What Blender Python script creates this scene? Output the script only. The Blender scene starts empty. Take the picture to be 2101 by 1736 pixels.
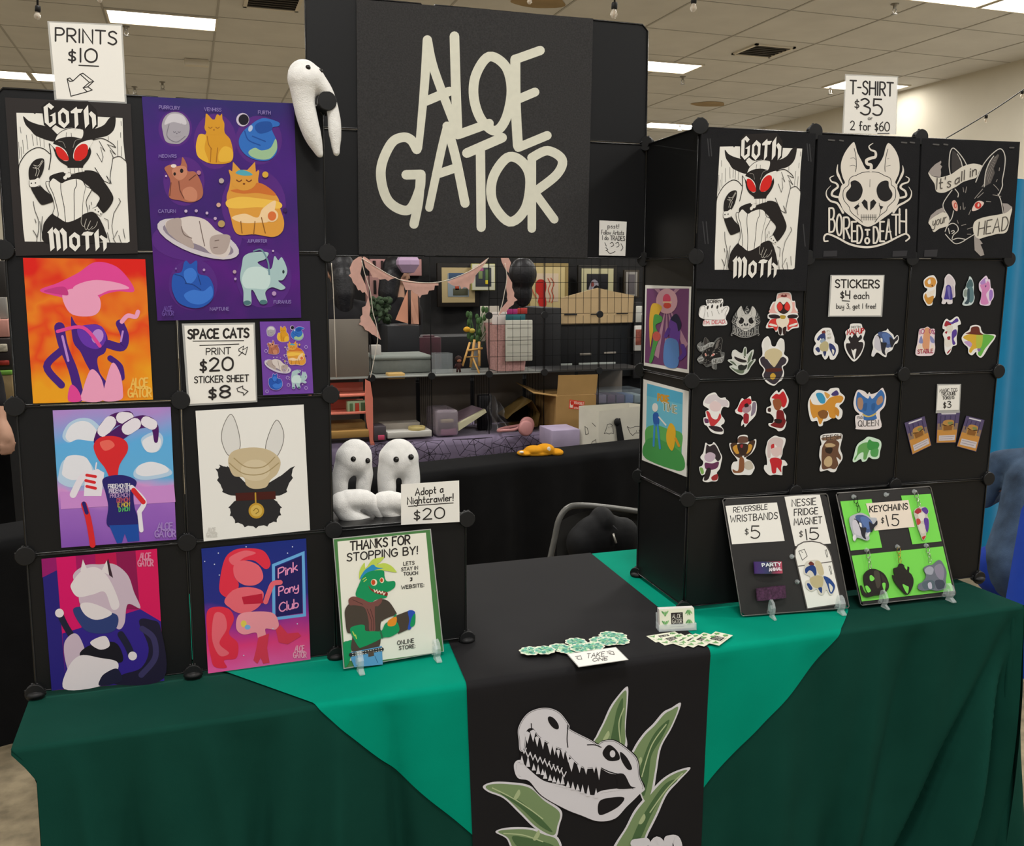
import bpy, math, random
import numpy as np
from mathutils import Vector, Matrix, Euler
from mathutils.geometry import tessellate_polygon
random.seed(7)
scn = bpy.context.scene
COL = scn.collection
# ------------------------------------------------------------------ camera
W, H = 2101, 1736
U = 0.31                                   # pitch of the cube grid in metres
FPX = 1964.09
CAM = Vector((1.10901, -6.90936, 2.81341)) * U
ROT = Euler((1.408492, -0.000639, -0.336102), 'XYZ')
PPX, PPY = 23.91, 28.46
cd = bpy.data.cameras.new('camera'); cam = bpy.data.objects.new('camera', cd); COL.objects.link(cam)
cd.sensor_fit = 'HORIZONTAL'; cd.sensor_width = 36; cd.lens = 36 * FPX / W
cd.shift_x = -PPX / W; cd.shift_y = PPY / W
cd.clip_start = 0.02; cd.clip_end = 100
cam.location = CAM; cam.rotation_euler = ROT
scn.camera = cam
# ------------------------------------------------------------------ world, exposure
wd = bpy.data.worlds.new('hall'); scn.world = wd; wd.use_nodes = True
bg = wd.node_tree.nodes['Background']; bg.inputs[0].default_value = (0.96, 0.98, 1.0, 1); bg.inputs[1].default_value = 0.34
vs = scn.view_settings
vs.view_transform = 'Standard'; vs.look = 'None'; vs.gamma = 1; vs.use_curve_mapping = False; vs.exposure = 0.2
CEIL = 3.88                                # ceiling height above the table top (z = 0 is the table top)
FLOOR = -0.74
LAMP_W = 62.0                              # watts of each ceiling troffer
def area_lamp(parent, w, h, power):
    l = bpy.data.lights.new('troffer_lamp', 'AREA'); l.shape = 'RECTANGLE'; l.size = w; l.size_y = h
    l.energy = power; l.color = (1.0, 0.99, 0.965)
    o = bpy.data.objects.new('troffer_lamp', l); COL.objects.link(o); o.parent = parent; o.location = (0, 0, -0.03)
    return o
# ------------------------------------------------------------------ projection helpers (a photo pixel to a point of a real plane)
_R = ROT.to_matrix()
def ray(x, y):
    return _R @ Vector(((x - W / 2 - PPX) / FPX, -(y - H / 2 - PPY) / FPX, -1.0))
class Plane:
    def __init__(s, o, n):
        s.o = Vector(o); s.n = Vector(n).normalized()
        if (CAM - s.o).dot(s.n) < 0: s.n = -s.n
    def hit(s, x, y, off=0.0):
        d = ray(x, y); o = s.o + s.n * off
        return CAM + d * ((o - CAM).dot(s.n) / d.dot(s.n))
def plane3(a, b, c):
    a, b, c = Vector(a), Vector(b), Vector(c)
    return Plane(a, (b - a).cross(c - a))
def ZP(z): return Plane((0, 0, z), (0, 0, 1))
def YP(y): return Plane((0, y, 0), (0, 1, 0))
def ZH(x, y, z=0.0): return ZP(z).hit(x, y)
def YH(x, y, Y): return YP(Y).hit(x, y)
# ------------------------------------------------------------------ materials
def lin(c):
    if isinstance(c, str):
        c = c.lstrip('#'); c = [int(c[i:i + 2], 16) / 255 for i in (0, 2, 4)]
    return tuple((v / 12.92 if v <= 0.04045 else ((v + 0.055) / 1.055) ** 2.4) for v in c) + (1.0,)
MATS = {}
def mat(hexc, rough=0.6, metal=0.0, spec=0.3, noise=0.0, nscale=40.0, bump=0.0, bscale=300.0, alpha=1.0, trans=0.0, emit=0.0, name=None, sheen=0.0):
    key = (hexc, rough, metal, spec, noise, nscale, bump, bscale, alpha, trans, emit, sheen)
    if key in MATS: return MATS[key]
    m = bpy.data.materials.new(name or 'surface'); m.use_nodes = True
    nt = m.node_tree; b = nt.nodes['Principled BSDF']
    c = lin(hexc)
    b.inputs['Base Color'].default_value = c; b.inputs['Roughness'].default_value = rough
    b.inputs['Metallic'].default_value = metal; b.inputs['Specular IOR Level'].default_value = spec
    b.inputs['Alpha'].default_value = alpha; b.inputs['Transmission Weight'].default_value = trans
    b.inputs['Sheen Weight'].default_value = sheen
    if emit:
        b.inputs['Emission Color'].default_value = c; b.inputs['Emission Strength'].default_value = emit
    if noise or bump:
        tc = nt.nodes.new('ShaderNodeTexCoord')
        if noise:
            n = nt.nodes.new('ShaderNodeTexNoise'); n.inputs['Scale'].default_value = nscale; n.inputs['Detail'].default_value = 4
            nt.links.new(tc.outputs['Object'], n.inputs['Vector'])
            r = nt.nodes.new('ShaderNodeValToRGB'); r.color_ramp.elements[0].position = 0.3; r.color_ramp.elements[1].position = 0.7
            r.color_ramp.elements[0].color = tuple(v * (1 - noise) for v in c[:3]) + (1,)
            r.color_ramp.elements[1].color = tuple(min(1, v * (1 + noise)) for v in c[:3]) + (1,)
            nt.links.new(n.outputs['Fac'], r.inputs['Fac']); nt.links.new(r.outputs['Color'], b.inputs['Base Color'])
        if bump:
            n2 = nt.nodes.new('ShaderNodeTexNoise'); n2.inputs['Scale'].default_value = bscale; n2.inputs['Detail'].default_value = 3
            nt.links.new(tc.outputs['Object'], n2.inputs['Vector'])
            bp = nt.nodes.new('ShaderNodeBump'); bp.inputs['Strength'].default_value = bump; bp.inputs['Distance'].default_value = 0.002
            nt.links.new(n2.outputs['Fac'], bp.inputs['Height']); nt.links.new(bp.outputs['Normal'], b.inputs['Normal'])
    MATS[key] = m
    return m
def ink(hexc): return mat(hexc, rough=0.5, spec=0.25)
def grad(stops, axis=2, noise=0.0, nscale=6.0, rough=0.35, seed=0.0):
    """printed colour blend along the object's own axis (0..1 over its bounding box), wobbled by a noise"""
    m = bpy.data.materials.new('printed_blend'); m.use_nodes = True; nt = m.node_tree; b = nt.nodes['Principled BSDF']
    b.inputs['Roughness'].default_value = rough; b.inputs['Specular IOR Level'].default_value = 0.3
    tc = nt.nodes.new('ShaderNodeTexCoord'); sp = nt.nodes.new('ShaderNodeSeparateXYZ')
    nt.links.new(tc.outputs['Generated'], sp.inputs[0])
    val = sp.outputs[axis]
    if noise:
        n = nt.nodes.new('ShaderNodeTexNoise'); n.inputs['Scale'].default_value = nscale; n.inputs['Detail'].default_value = 2
        mp = nt.nodes.new('ShaderNodeMapping'); mp.inputs['Location'].default_value = (seed, seed * 2, seed)
        nt.links.new(tc.outputs['Generated'], mp.inputs[0]); nt.links.new(mp.outputs[0], n.inputs['Vector'])
        ma = nt.nodes.new('ShaderNodeMath'); ma.operation = 'SUBTRACT'; ma.inputs[1].default_value = 0.5
        nt.links.new(n.outputs['Fac'], ma.inputs[0])
        mb = nt.nodes.new('ShaderNodeMath'); mb.operation = 'MULTIPLY_ADD'; mb.inputs[1].default_value = noise
        nt.links.new(ma.outputs[0], mb.inputs[0]); nt.links.new(val, mb.inputs[2]); val = mb.outputs[0]
    r = nt.nodes.new('ShaderNodeValToRGB'); els = r.color_ramp.elements
    while len(els) < len(stops): els.new(0.5)
    for e, (p, c) in zip(els, stops): e.position = p; e.color = lin(c)
    nt.links.new(val, r.inputs['Fac']); nt.links.new(r.outputs['Color'], b.inputs['Base Color'])
    return m
BLK = mat('#141415', rough=0.42, spec=0.3, bump=0.08, bscale=900, name='black_plastic_panel')
WIRE = mat('#151516', rough=0.25, spec=0.6, name='black_coated_wire')
CONN = mat('#161617', rough=0.5, spec=0.35, name='black_connector_plastic')
PAPER = mat('#f2efe8', rough=0.55, spec=0.3, name='white_paper')
INK = mat('#2a2523', rough=0.5, name='black_ink')
LAM = mat('#dcdcd8', rough=0.2, alpha=0.45, spec=0.5, name='clear_laminate')
CLEAR = mat('#e9f0f2', rough=0.08, alpha=0.3, spec=0.8, name='clear_acrylic')
WHITEST = mat('#f1efec', rough=0.4, name='sticker_white')
# ------------------------------------------------------------------ objects
def tag(o, label=None, cat=None, group=None, kind=None):
    for k, v in (('label', label), ('category', cat), ('group', group), ('kind', kind)):
        if v: o[k] = v
    return o
def thing(name, label, cat, loc=(0, 0, 0), group=None):
    o = bpy.data.objects.new(name, None); COL.objects.link(o); o.location = loc; o.empty_display_size = 0.05
    return tag(o, label, cat, group)
def origin_of(o):
    v = Vector((0, 0, 0))
    while o is not None: v = v + o.location; o = o.parent
    return v
def dup(root, loc, label=None, group=None):
    r = root.copy(); COL.objects.link(r); r.location = loc
    if label: r['label'] = label
    if group: r['group'] = group
    for ch in list(root.children):
        c = ch.copy(); COL.objects.link(c); c.parent = r
        for g in list(ch.children):
            d = g.copy(); COL.objects.link(d); d.parent = c
    return r
def pts2(s):
    if isinstance(s, str): s = [float(t) for t in s.split()]
    if s and not isinstance(s[0], (int, float)): return [tuple(q) for q in s]
    return [(s[i], s[i + 1]) for i in range(0, len(s) - 1, 2)]
def catmull(p, closed=False, n=6):
    out = []; N = len(p)
    if N < 3: return list(p)
    D = len(p[0])
    for i in range(N if closed else N - 1):
        if closed: a, b, c, d = p[i - 1], p[i], p[(i + 1) % N], p[(i + 2) % N]
        else: a, b, c, d = p[max(i - 1, 0)], p[i], p[i + 1], p[min(i + 2, N - 1)]
        for k in range(n):
            t = k / n; t2 = t * t; t3 = t2 * t
            out.append(tuple(0.5 * (2 * b[j] + (c[j] - a[j]) * t + (2 * a[j] - 5 * b[j] + 4 * c[j] - d[j]) * t2 + (3 * b[j] - a[j] - 3 * c[j] + d[j]) * t3) for j in range(D)))
    if not closed: out.append(tuple(p[-1]))
    return out
class MB:
    """collects faces for ONE mesh object"""
    def __init__(s): s.v = []; s.f = []; s.mi = []; s.sm = []; s.mats = []
    def _m(s, m):
        if m not in s.mats: s.mats.append(m)
        return s.mats.index(m)
    def add(s, vs, fs, m, smooth=False):
        b = len(s.v); s.v += [Vector(v) for v in vs]; k = s._m(m)
        for f in fs: s.f.append([b + i for i in f]); s.mi.append(k); s.sm.append(smooth)
        return s
    def box(s, lo, hi, m, M=None):
        vs = [Vector((x, y, z)) for x in (lo[0], hi[0]) for y in (lo[1], hi[1]) for z in (lo[2], hi[2])]
        if M is not None: vs = [M @ v for v in vs]
        return s.add(vs, [(0, 1, 3, 2), (4, 6, 7, 5), (0, 4, 5, 1), (2, 3, 7, 6), (0, 2, 6, 4), (1, 5, 7, 3)], m)
    def bbox(s, lo, hi, m, bev=0.004, M=None, n=2):
        """box with rounded vertical and horizontal edges"""
        lo, hi = Vector(lo), Vector(hi); c = (lo + hi) / 2; h = (hi - lo) / 2; bev = min(bev, h.x * .99, h.y * .99, h.z * .99)
        vs = []; fs = []; K = 4 * (n + 1)
        lat = [(-math.pi / 2 + (math.pi / 2) * i / n) for i in range(n + 1)] + [((math.pi / 2) * i / n) for i in range(n + 1)]
        for j, la in enumerate(lat):
            zz = (h.z - bev) * (-1 if j <= n else 1) + bev * math.sin(la)
            for q in range(4):
                sx = (1, -1, -1, 1)[q]; sy = (1, 1, -1, -1)[q]
                for i in range(n + 1):
                    a = q * math.pi / 2 + (math.pi / 2) * i / n
                    vs.append(Vector((c.x + sx * (h.x - bev) + bev * math.cos(la) * math.cos(a), c.y + sy * (h.y - bev) + bev * math.cos(la) * math.sin(a), c.z + zz)))
        R = len(lat)
        for j in range(R - 1):
            for i in range(K):
                fs.append((j * K + i, j * K + (i + 1) % K, (j + 1) * K + (i + 1) % K, (j + 1) * K + i))
        fs.append(tuple(reversed(range(K)))); fs.append(tuple((R - 1) * K + i for i in range(K)))
        if M is not None: vs = [M @ v for v in vs]
        return s.add(vs, fs, m, True)
    def tube(s, P, r, m, n=8, closed=False, caps=True):
        P = [Vector(p) for p in P]; N = len(P); rs = r if isinstance(r, (list, tuple)) else [r] * N
        vs = []; up = None
        for i in range(N):
            if closed: t = P[(i + 1) % N] - P[i - 1]
            else: t = P[min(i + 1, N - 1)] - P[max(i - 1, 0)]
            if t.length < 1e-9: t = Vector((0, 0, 1))
            t.normalize()
            if up is None:
                up = Vector((0, 0, 1)) if abs(t.z) < 0.9 else Vector((1, 0, 0))
            a = t.cross(up)
            if a.length < 1e-6: a = t.cross(Vector((0.3, 1, 0.2)))
            a.normalize(); b = a.cross(t).normalized(); up = b
            for k in range(n):
                g = 2 * math.pi * k / n
                vs.append(P[i] + (a * math.cos(g) + b * math.sin(g)) * rs[i])
        fs = []
        for i in range(N if closed else N - 1):
            j = (i + 1) % N
            for k in range(n): fs.append((i * n + k, i * n + (k + 1) % n, j * n + (k + 1) % n, j * n + k))
        if caps and not closed: fs.append(tuple(reversed(range(n)))); fs.append(tuple((N - 1) * n + k for k in range(n)))
        return s.add(vs, fs, m, True)
    def ell(s, c, r, m, M=None, nu=16, nv=10):
        c = Vector(c); vs = []; fs = []
        if not isinstance(r, (tuple, list, Vector)): r = (r, r, r)
        for j in range(nv + 1):
            la = -math.pi / 2 + math.pi * j / nv
            for i in range(nu):
                a = 2 * math.pi * i / nu
                v = Vector((r[0] * math.cos(la) * math.cos(a), r[1] * math.cos(la) * math.sin(a), r[2] * math.sin(la)))
                vs.append(c + (M @ v if M is not None else v))
        for j in range(nv):
            for i in range(nu): fs.append((j * nu + i, j * nu + (i + 1) % nu, (j + 1) * nu + (i + 1) % nu, (j + 1) * nu + i))
        return s.add(vs, fs, m, True)
    def cyl(s, a, b, r, m, n=20, r2=None, bev=0.0):
        a, b = Vector(a), Vector(b); d = (b - a); L = d.length; d = d.normalized(); r2 = r if r2 is None else r2
        if bev: return s.tube([a, a, a + d * bev, b - d * bev, b, b], [r * .001, r - bev, r, r2, r2 - bev, r2 * .001], m, n, caps=False) if False else s.lathe(a, d, [(0, 0), (r - bev, 0), (r, bev), (r2, L - bev), (r2 - bev, L), (0, L)], m, n)
        return s.lathe(a, d, [(0, 0), (r, 0), (r2, L), (0, L)], m, n, flat=True)
    def lathe(s, o, axis, prof, m, n=20, flat=False):
        o = Vector(o); ax = Vector(axis).normalized(); t = Vector((0, 0, 1)) if abs(ax.z) < .9 else Vector((1, 0, 0))
        a = ax.cross(t).normalized(); b = ax.cross(a)
        vs = []; fs = []
        for (r, h) in prof:
            for k in range(n):
                g = 2 * math.pi * k / n; vs.append(o + ax * h + (a * math.cos(g) + b * math.sin(g)) * max(r, 1e-5))
        for i in range(len(prof) - 1):
            for k in range(n): fs.append((i * n + k, i * n + (k + 1) % n, (i + 1) * n + (k + 1) % n, (i + 1) * n + k))
        return s.add(vs, fs, m, not flat)
    def prism(s, P, d, m):
        """polygon P (3-D points) pushed along vector d"""
        P = [Vector(p) for p in P]; d = Vector(d); n = len(P)
        tri = tess3(P)
        s.add(P + [p + d for p in P], [tuple(t) for t in tri] + [tuple(n + i for i in reversed(t)) for t in tri] + [(i, (i + 1) % n, n + (i + 1) % n, n + i) for i in range(n)], m)
        return s
    def grid(s, fn, nu, nv, m, smooth=True):
        vs = [fn(i / nu, j / nv) for j in range(nv + 1) for i in range(nu + 1)]
        fs = [(j * (nu + 1) + i, j * (nu + 1) + i + 1, (j + 1) * (nu + 1) + i + 1, (j + 1) * (nu + 1) + i) for j in range(nv) for i in range(nu)]
        return s.add(vs, fs, m, smooth)
    def build(s, name, parent=None, label=None, cat=None, group=None, kind=None, base=None):
        me = bpy.data.meshes.new(name)
        if parent is not None: o0 = origin_of(parent)
        elif base is not None: o0 = Vector(base)
        else:
            lo = Vector([min(v[i] for v in s.v) for i in range(3)]); hi = Vector([max(v[i] for v in s.v) for i in range(3)])
            o0 = Vector(((lo.x + hi.x) / 2, (lo.y + hi.y) / 2, lo.z))
        me.from_pydata([tuple(v - o0) for v in s.v], [], s.f)
        for m in s.mats: me.materials.append(m)
        me.polygons.foreach_set('material_index', s.mi); me.polygons.foreach_set('use_smooth', s.sm)
        me.update()
        ob = bpy.data.objects.new(name, me); COL.objects.link(ob)
        if parent is not None: ob.parent = parent
        else: ob.location = o0
        return tag(ob, label, cat, group, kind)
def tess3(P):
    n = Vector((0, 0, 0))
    for i in range(len(P)):
        a, b = P[i], P[(i + 1) % len(P)]
        n += Vector(((a.y - b.y) * (a.z + b.z), (a.z - b.z) * (a.x + b.x), (a.x - b.x) * (a.y + b.y)))
    n.normalize(); t = Vector((0, 0, 1)) if abs(n.z) < .9 else Vector((1, 0, 0)); u = n.cross(t).normalized(); w = n.cross(u)
    o = P[0]
    return tessellate_polygon([[Vector(((p - o).dot(u), (p - o).dot(w), 0)) for p in P]])
def homog(src, dst):
    A = []; B = []
    for (x, y), (X, Y) in zip(src, dst):
        A.append([x, y, 1, 0, 0, 0, -X * x, -X * y]); B.append(X); A.append([0, 0, 0, x, y, 1, -Y * x, -Y * y]); B.append(Y)
    h = np.linalg.solve(np.array(A, float), np.array(B, float))
    def f(x, y):
        w = h[6] * x + h[7] * y + 1
        return ((h[0] * x + h[1] * y + h[2]) / w, (h[3] * x + h[4] * y + h[5]) / w)
    return f
class Art(MB):
    """flat printed or written work lying on a real plane: sheet, then inks one over the other, in ONE mesh"""
    STEP = 0.00004
    def __init__(s, plane, off=0.0012, zoom=None, warp=None, post=None):
        super().__init__(); s.pl = plane; s.off = off; s.z = zoom; s.warp = warp; s.post = post
    def P(s, x, y, o=None):
        if s.z: x = s.z[0] + x / s.z[2]; y = s.z[1] + y / s.z[2]
        if s.warp: x, y = s.warp(x, y)
        v = s.pl.hit(x, y, s.off if o is None else o)
        return s.post(v) if s.post else v
    def sheet(s, p, m, t=0.0006, back=None):
        p = pts2(p); f = [s.P(x, y, s.off + t) for x, y in p]; b = [s.P(x, y, s.off) for x, y in p]
        d = s.pl.n * -t
        n = len(f); tri = tess3(f)
        s.add(f + [q + d for q in f], [tuple(t_) for t_ in tri] + [tuple(n + i for i in reversed(t_)) for t_ in tri] + [(i, (i + 1) % n, n + (i + 1) % n, n + i) for i in range(n)], m)
        s.off += t + s.STEP; return s
    def poly(s, p, m, sm=False):
        p = pts2(p)
        if sm: p = catmull(p, True)
        P = [s.P(x, y) for x, y in p]
        s.add(P, [tuple(t) for t in tess3(P)], m); s.off += s.STEP; return s
    def sp(s, p, m): return s.poly(p, m, True)
    def oval(s, cx, cy, rx, ry, m, rot=0, n=24):
        c, q = math.cos(math.radians(rot)), math.sin(math.radians(rot))
        return s.poly([(cx + rx * math.cos(2 * math.pi * k / n) * c - ry * math.sin(2 * math.pi * k / n) * q, cy + rx * math.cos(2 * math.pi * k / n) * q + ry * math.sin(2 * math.pi * k / n) * c) for k in range(n)], m)
    def line(s, p, w, m, sm=False, closed=False, taper=None):
        p = pts2(p)
        if sm: p = catmull(p, closed)
        q = [p[0]]
        for a in p[1:]:
            if abs(a[0] - q[-1][0]) + abs(a[1] - q[-1][1]) > 1e-6: q.append(a)
        p = q; N = len(p)
        if N < 2: return s
        vs = []; hw = w / 2
        for i in range(N):
            if closed: a, b, c = p[i - 1], p[i], p[(i + 1) % N]
            else: a, b, c = p[max(i - 1, 0)], p[i], p[min(i + 1, N - 1)]
            d1 = (b[0] - a[0], b[1] - a[1]); d2 = (c[0] - b[0], c[1] - b[1])
            l1 = math.hypot(*d1) or 1e-9; l2 = math.hypot(*d2) or 1e-9
            n1 = (-d1[1] / l1, d1[0] / l1); n2 = (-d2[1] / l2, d2[0] / l2)
            if l1 < 1e-8: n1 = n2
            if l2 < 1e-8: n2 = n1
            mx, my = n1[0] + n2[0], n1[1] + n2[1]; ml = math.hypot(mx, my)
            if ml < 0.35: mx, my, k = n1[0], n1[1], 1
            else: mx /= ml; my /= ml; k = min(1 / max(0.3, mx * n1[0] + my * n1[1]), 2)
            h = hw
            if taper: t = i / (N - 1); h = hw * (taper[0] * (1 - t) + taper[1] * t) if len(taper) == 2 else hw * (taper[0] * (1 - 2 * t) + taper[1] * 2 * t if t < .5 else taper[1] * (2 - 2 * t) + taper[2] * (2 * t - 1))
            vs.append((b[0] + mx * h * k, b[1] + my * h * k)); vs.append((b[0] - mx * h * k, b[1] - my * h * k))
        V = [s.P(x, y) for x, y in vs]
        fs = [(2 * i, 2 * i + 1, 2 * ((i + 1) % N) + 1, 2 * ((i + 1) % N)) for i in range(N if closed else N - 1)]
        s.add(V, fs, m)
        if not closed:
            for e, o in ((0, 1), (N - 1, N - 2)):
                h = hw
                if taper: h = hw * (taper[0] if e == 0 else taper[-1])
                a0 = math.atan2(p[e][1] - p[o][1], p[e][0] - p[o][0])
                cap = [(p[e][0] + h * math.cos(a0 + g), p[e][1] + h * math.sin(a0 + g)) for g in [math.pi * (k / 6 - .5) for k in range(7)]]
                if h > 1e-3: s.add([s.P(x, y) for x, y in cap], [tuple(range(7))], m)
        s.off += s.STEP * .3; return s
    def lines(s, t, w, m, sm=False):
        for q in t.split('|'): s.line(q, w, m, sm)
        return s
    def glyph(s, ch, x, y, w, h, m, lw, ux=0.0, dy=0.0):
        """one letter in the box with lower left corner x, y; dy = rise of the baseline per unit, ux = lean"""
        g = FONT.get(ch)
        if not g: return
        gw = max(g[0], 0.01)
        for st in g[1].split('|'):
            mode = st[0] if st[0] in '~@' else ''
            q = pts2(st[len(mode):]); kx = w / gw if g[0] > .1 else w
            q = [(x + a * kx + b * h * ux, y - b * h + a * kx * dy) for a, b in q]
            if mode == '.': continue
            s.line(q, lw, m, sm=bool(mode), closed=(mode == '@'))
    def txt(s, t, x0, y0, x1, y1, h, m, lw, ux=0.0, gap=0.2):
        """handwritten line from x0,y0 to x1,y1 (baseline) with capital height h"""
        adv = [(FONT[c][0] + gap if c in FONT else 0.45) for c in t]; tot = sum(adv) - gap
        k = (x1 - x0) / tot; dy = (y1 - y0) / (x1 - x0 or 1); x = 0
        for c, a in zip(t, adv):
            if c in FONT: s.glyph(c, x0 + x * k, y0 + x * k * dy, max(FONT[c][0] * k, 0.01) if FONT[c][0] > .1 else k, h, m, lw, ux, dy)
            x += a
        return s
_O = '@.36 1 .08 .82 0 .5 .08 .16 .36 0 .64 .16 .72 .5 .64 .82'
_P = '0 0 0 1|~0 1 .4 .98 .55 .74 .4 .5 0 .47'
_S = '~.52 .86 .3 1 .06 .86 .1 .62 .42 .45 .52 .2 .3 0 0 .12'
FONT = {'A': (.7, '0 0 .35 1 .7 0|.13 .36 .57 .36'), 'B': (.58, '0 0 0 1|~0 1 .4 .98 .5 .76 .35 .55 0 .53|~0 .53 .45 .5 .58 .27 .42 .03 0 0'),
 'C': (.64, '~.62 .85 .4 1 .12 .85 0 .5 .12 .14 .38 0 .64 .15'), 'D': (.62, '0 0 0 1|~0 1 .38 .95 .62 .5 .38 .06 0 0'),
 'E': (.52, '0 0 0 1|0 1 .5 1|0 .52 .42 .52|0 0 .52 0'), 'F': (.5, '0 0 0 1|0 1 .5 1|0 .52 .4 .52'),
 'G': (.68, '~.6 .86 .4 1 .1 .85 0 .5 .12 .12 .4 0 .64 .18 .66 .44|.4 .44 .68 .44'), 'H': (.62, '0 0 0 1|.62 0 .62 1|0 .5 .62 .5'),
 'I': (.06, '.03 0 .03 1'), 'J': (.46, '~.45 1 .45 .25 .3 .02 .08 .05 0 .2'), 'K': (.6, '0 0 0 1|.55 1 0 .42|.16 .56 .6 0'), 'L': (.5, '0 1 0 0 .5 0'),
 'M': (.76, '0 0 .08 1 .38 .3 .68 1 .76 0'), 'N': (.62, '0 0 0 1 .62 0 .62 1'), 'O': (.72, _O), 'P': (.55, _P), 'Q': (.74, _O + '|.42 .26 .74 -.06'),
 'R': (.56, _P + '|.2 .48 .56 0'), 'S': (.53, _S), 'T': (.62, '0 1 .62 1|.31 1 .31 0'), 'U': (.62, '~0 1 .02 .35 .12 .06 .31 0 .5 .06 .6 .35 .62 1'),
 'V': (.66, '0 1 .33 0 .66 1'), 'W': (.9, '0 1 .22 0 .45 .7 .68 0 .9 1'), 'X': (.6, '0 0 .6 1|0 1 .6 0'), 'Y': (.6, '0 1 .3 .5 .28 0|.6 1 .3 .5'), 'Z': (.58, '0 1 .56 1 0 0 .58 0'),
 '0': (.66, '@.33 1 .07 .82 0 .5 .07 .16 .33 0 .59 .16 .66 .5 .59 .82'), '1': (.1, '.05 0 .05 1'), '2': (.58, '~0 .8 .25 1 .52 .8 .4 .45 0 0|0 0 .58 0'),
 '3': (.54, '~.03 .9 .28 1 .5 .8 .2 .55|~.2 .55 .55 .4 .5 .1 .25 0 0 .12'), '4': (.52, '0 1 0 .45 .5 .45|.5 1 .48 0'), '5': (.55, '.5 1 .06 1 .03 .58|~.03 .58 .3 .64 .55 .4 .45 .08 .2 0 0 .1'),
 '6': (.53, '~.45 1 .15 .75 0 .35 .1 .05 .3 0 .52 .15 .5 .42 .28 .55 .05 .4'), '8': (.55, '@.27 1 .05 .85 .05 .66 .27 .54 .5 .66 .5 .85|@.27 .54 .03 .36 .03 .15 .27 0 .52 .15 .52 .36'),
 '9': (.5, '@.25 1 .02 .75 .2 .5 .47 .7|~.47 .8 .45 .4 .3 0'), '%': (.7, '0 0 .7 1|@.15 1 .02 .8 .15 .62 .28 .8|@.55 .38 .42 .2 .55 0 .68 .2'),
 '$': (.4, '~.36 .66 .2 .74 .03 .64 .08 .46 .3 .34 .36 .16 .2 .06 0 .14|.2 .9 .18 -.08'), '!': (.06, '.04 1 .03 .3|.03 .06 .03 .02'), '.': (.06, '.03 .05 .03 .0'), ',': (.08, '.06 .06 .0 -.14'),
 "'": (.06, '.04 1 .03 .8'), '-': (.3, '0 .5 .3 .5'), ':': (.06, '.03 .6 .03 .55|.03 .1 .03 .05'),
 'a': (.44, '~.42 .42 .25 .54 .04 .4 .02 .12 .18 0 .38 .12 .42 .3|.42 .54 .44 0'), 'b': (.46, '0 1 0 0|~0 .4 .2 .54 .42 .42 .44 .15 .25 0 .02 .1'), 'c': (.4, '~.38 .44 .22 .54 .03 .4 .03 .12 .2 0 .4 .08'),
 'd': (.46, '.44 1 .44 0|~.44 .42 .25 .54 .04 .4 .02 .12 .18 0 .42 .12'), 'e': (.42, '~.03 .28 .4 .32 .36 .48 .2 .54 .03 .4 .03 .12 .2 0 .42 .08'), 'f': (.36, '~.36 .9 .22 .98 .14 .8 .14 0|0 .52 .34 .52'),
 'g': (.44, '~.42 .42 .25 .54 .04 .4 .02 .15 .18 .04 .38 .14 .42 .3|~.43 .54 .44 -.2 .25 -.36 .02 -.26'), 'h': (.44, '0 1 0 0|~0 .35 .2 .54 .4 .42 .42 0'), 'i': (.06, '.03 .52 .03 0|.03 .74 .03 .7'),
 'j': (.2, '~.18 .52 .18 -.2 .0 -.3|.18 .74 .18 .7'), 'k': (.4, '0 1 0 0|.36 .52 0 .2|.12 .3 .4 0'), 'l': (.06, '.03 1 .03 0'), 'm': (.7, '0 .54 0 0|~0 .38 .16 .54 .32 .42 .33 0|~.33 .38 .5 .54 .66 .42 .68 0'),
 'n': (.42, '0 .54 0 0|~0 .36 .2 .54 .38 .42 .4 0'), 'o': (.46, '@.23 .54 .03 .42 .03 .12 .23 0 .43 .12 .43 .42'), 'p': (.46, '0 .54 0 -.38|~0 .4 .2 .54 .42 .42 .44 .15 .25 0 .02 .1'), 'r': (.32, '0 .54 0 0|~0 .34 .14 .5 .32 .5'),
 's': (.36, '~.34 .46 .18 .54 .04 .42 .3 .2 .28 .04 .1 0 0 .08'), 't': (.34, '~.14 .9 .14 .1 .3 .02|0 .54 .32 .54'), 'u': (.44, '~0 .54 .02 .12 .18 0 .36 .1 .42 .3|.42 .54 .44 0'), 'v': (.42, '0 .54 .2 0 .42 .54'),
 'w': (.62, '0 .54 .15 0 .31 .45 .46 0 .62 .54'), 'x': (.4, '0 0 .4 .54|0 .54 .4 0'), 'y': (.44, '~0 .54 .04 .18 .2 .1 .4 .25|~.43 .54 .44 -.2 .25 -.36 .02 -.26')}
# ================================================================== the hall
ceil_m = mat('#d6d5d3', rough=0.9, noise=0.05, nscale=2.0, bump=0.15, bscale=120, name='ceiling_tile')
seam_m = mat('#b0aeaa', rough=0.8, name='ceiling_grid')
cx0, cx1, cy0, cy1 = -9.0, 11.4, -9.0, 19.0
c = MB(); c.box((cx0, cy0, CEIL), (cx1, cy1, CEIL + 0.1), ceil_m)
x = -0.365 - 1.22 * 7
while x < cx1:
    if x > cx0: c.box((x - 0.012, cy0, CEIL - 0.006), (x + 0.012, cy1, CEIL), seam_m)
    x += 1.22
y = 10.1 - 0.61 * 30
while y < cy1:
    if y > cy0: c.box((cx0, y - 0.008, CEIL - 0.004), (cx1, y + 0.008, CEIL), seam_m)
    y += 1.22
c.build('ceiling', kind='structure')
f = MB(); f.box((cx0, cy0, FLOOR - 0.1), (cx1, cy1, FLOOR), mat('#8b7e66', rough=0.8, noise=0.32, nscale=16, bump=0.3, bscale=60, name='mottled_concrete_floor'))
f.build('floor', kind='structure')
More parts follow.
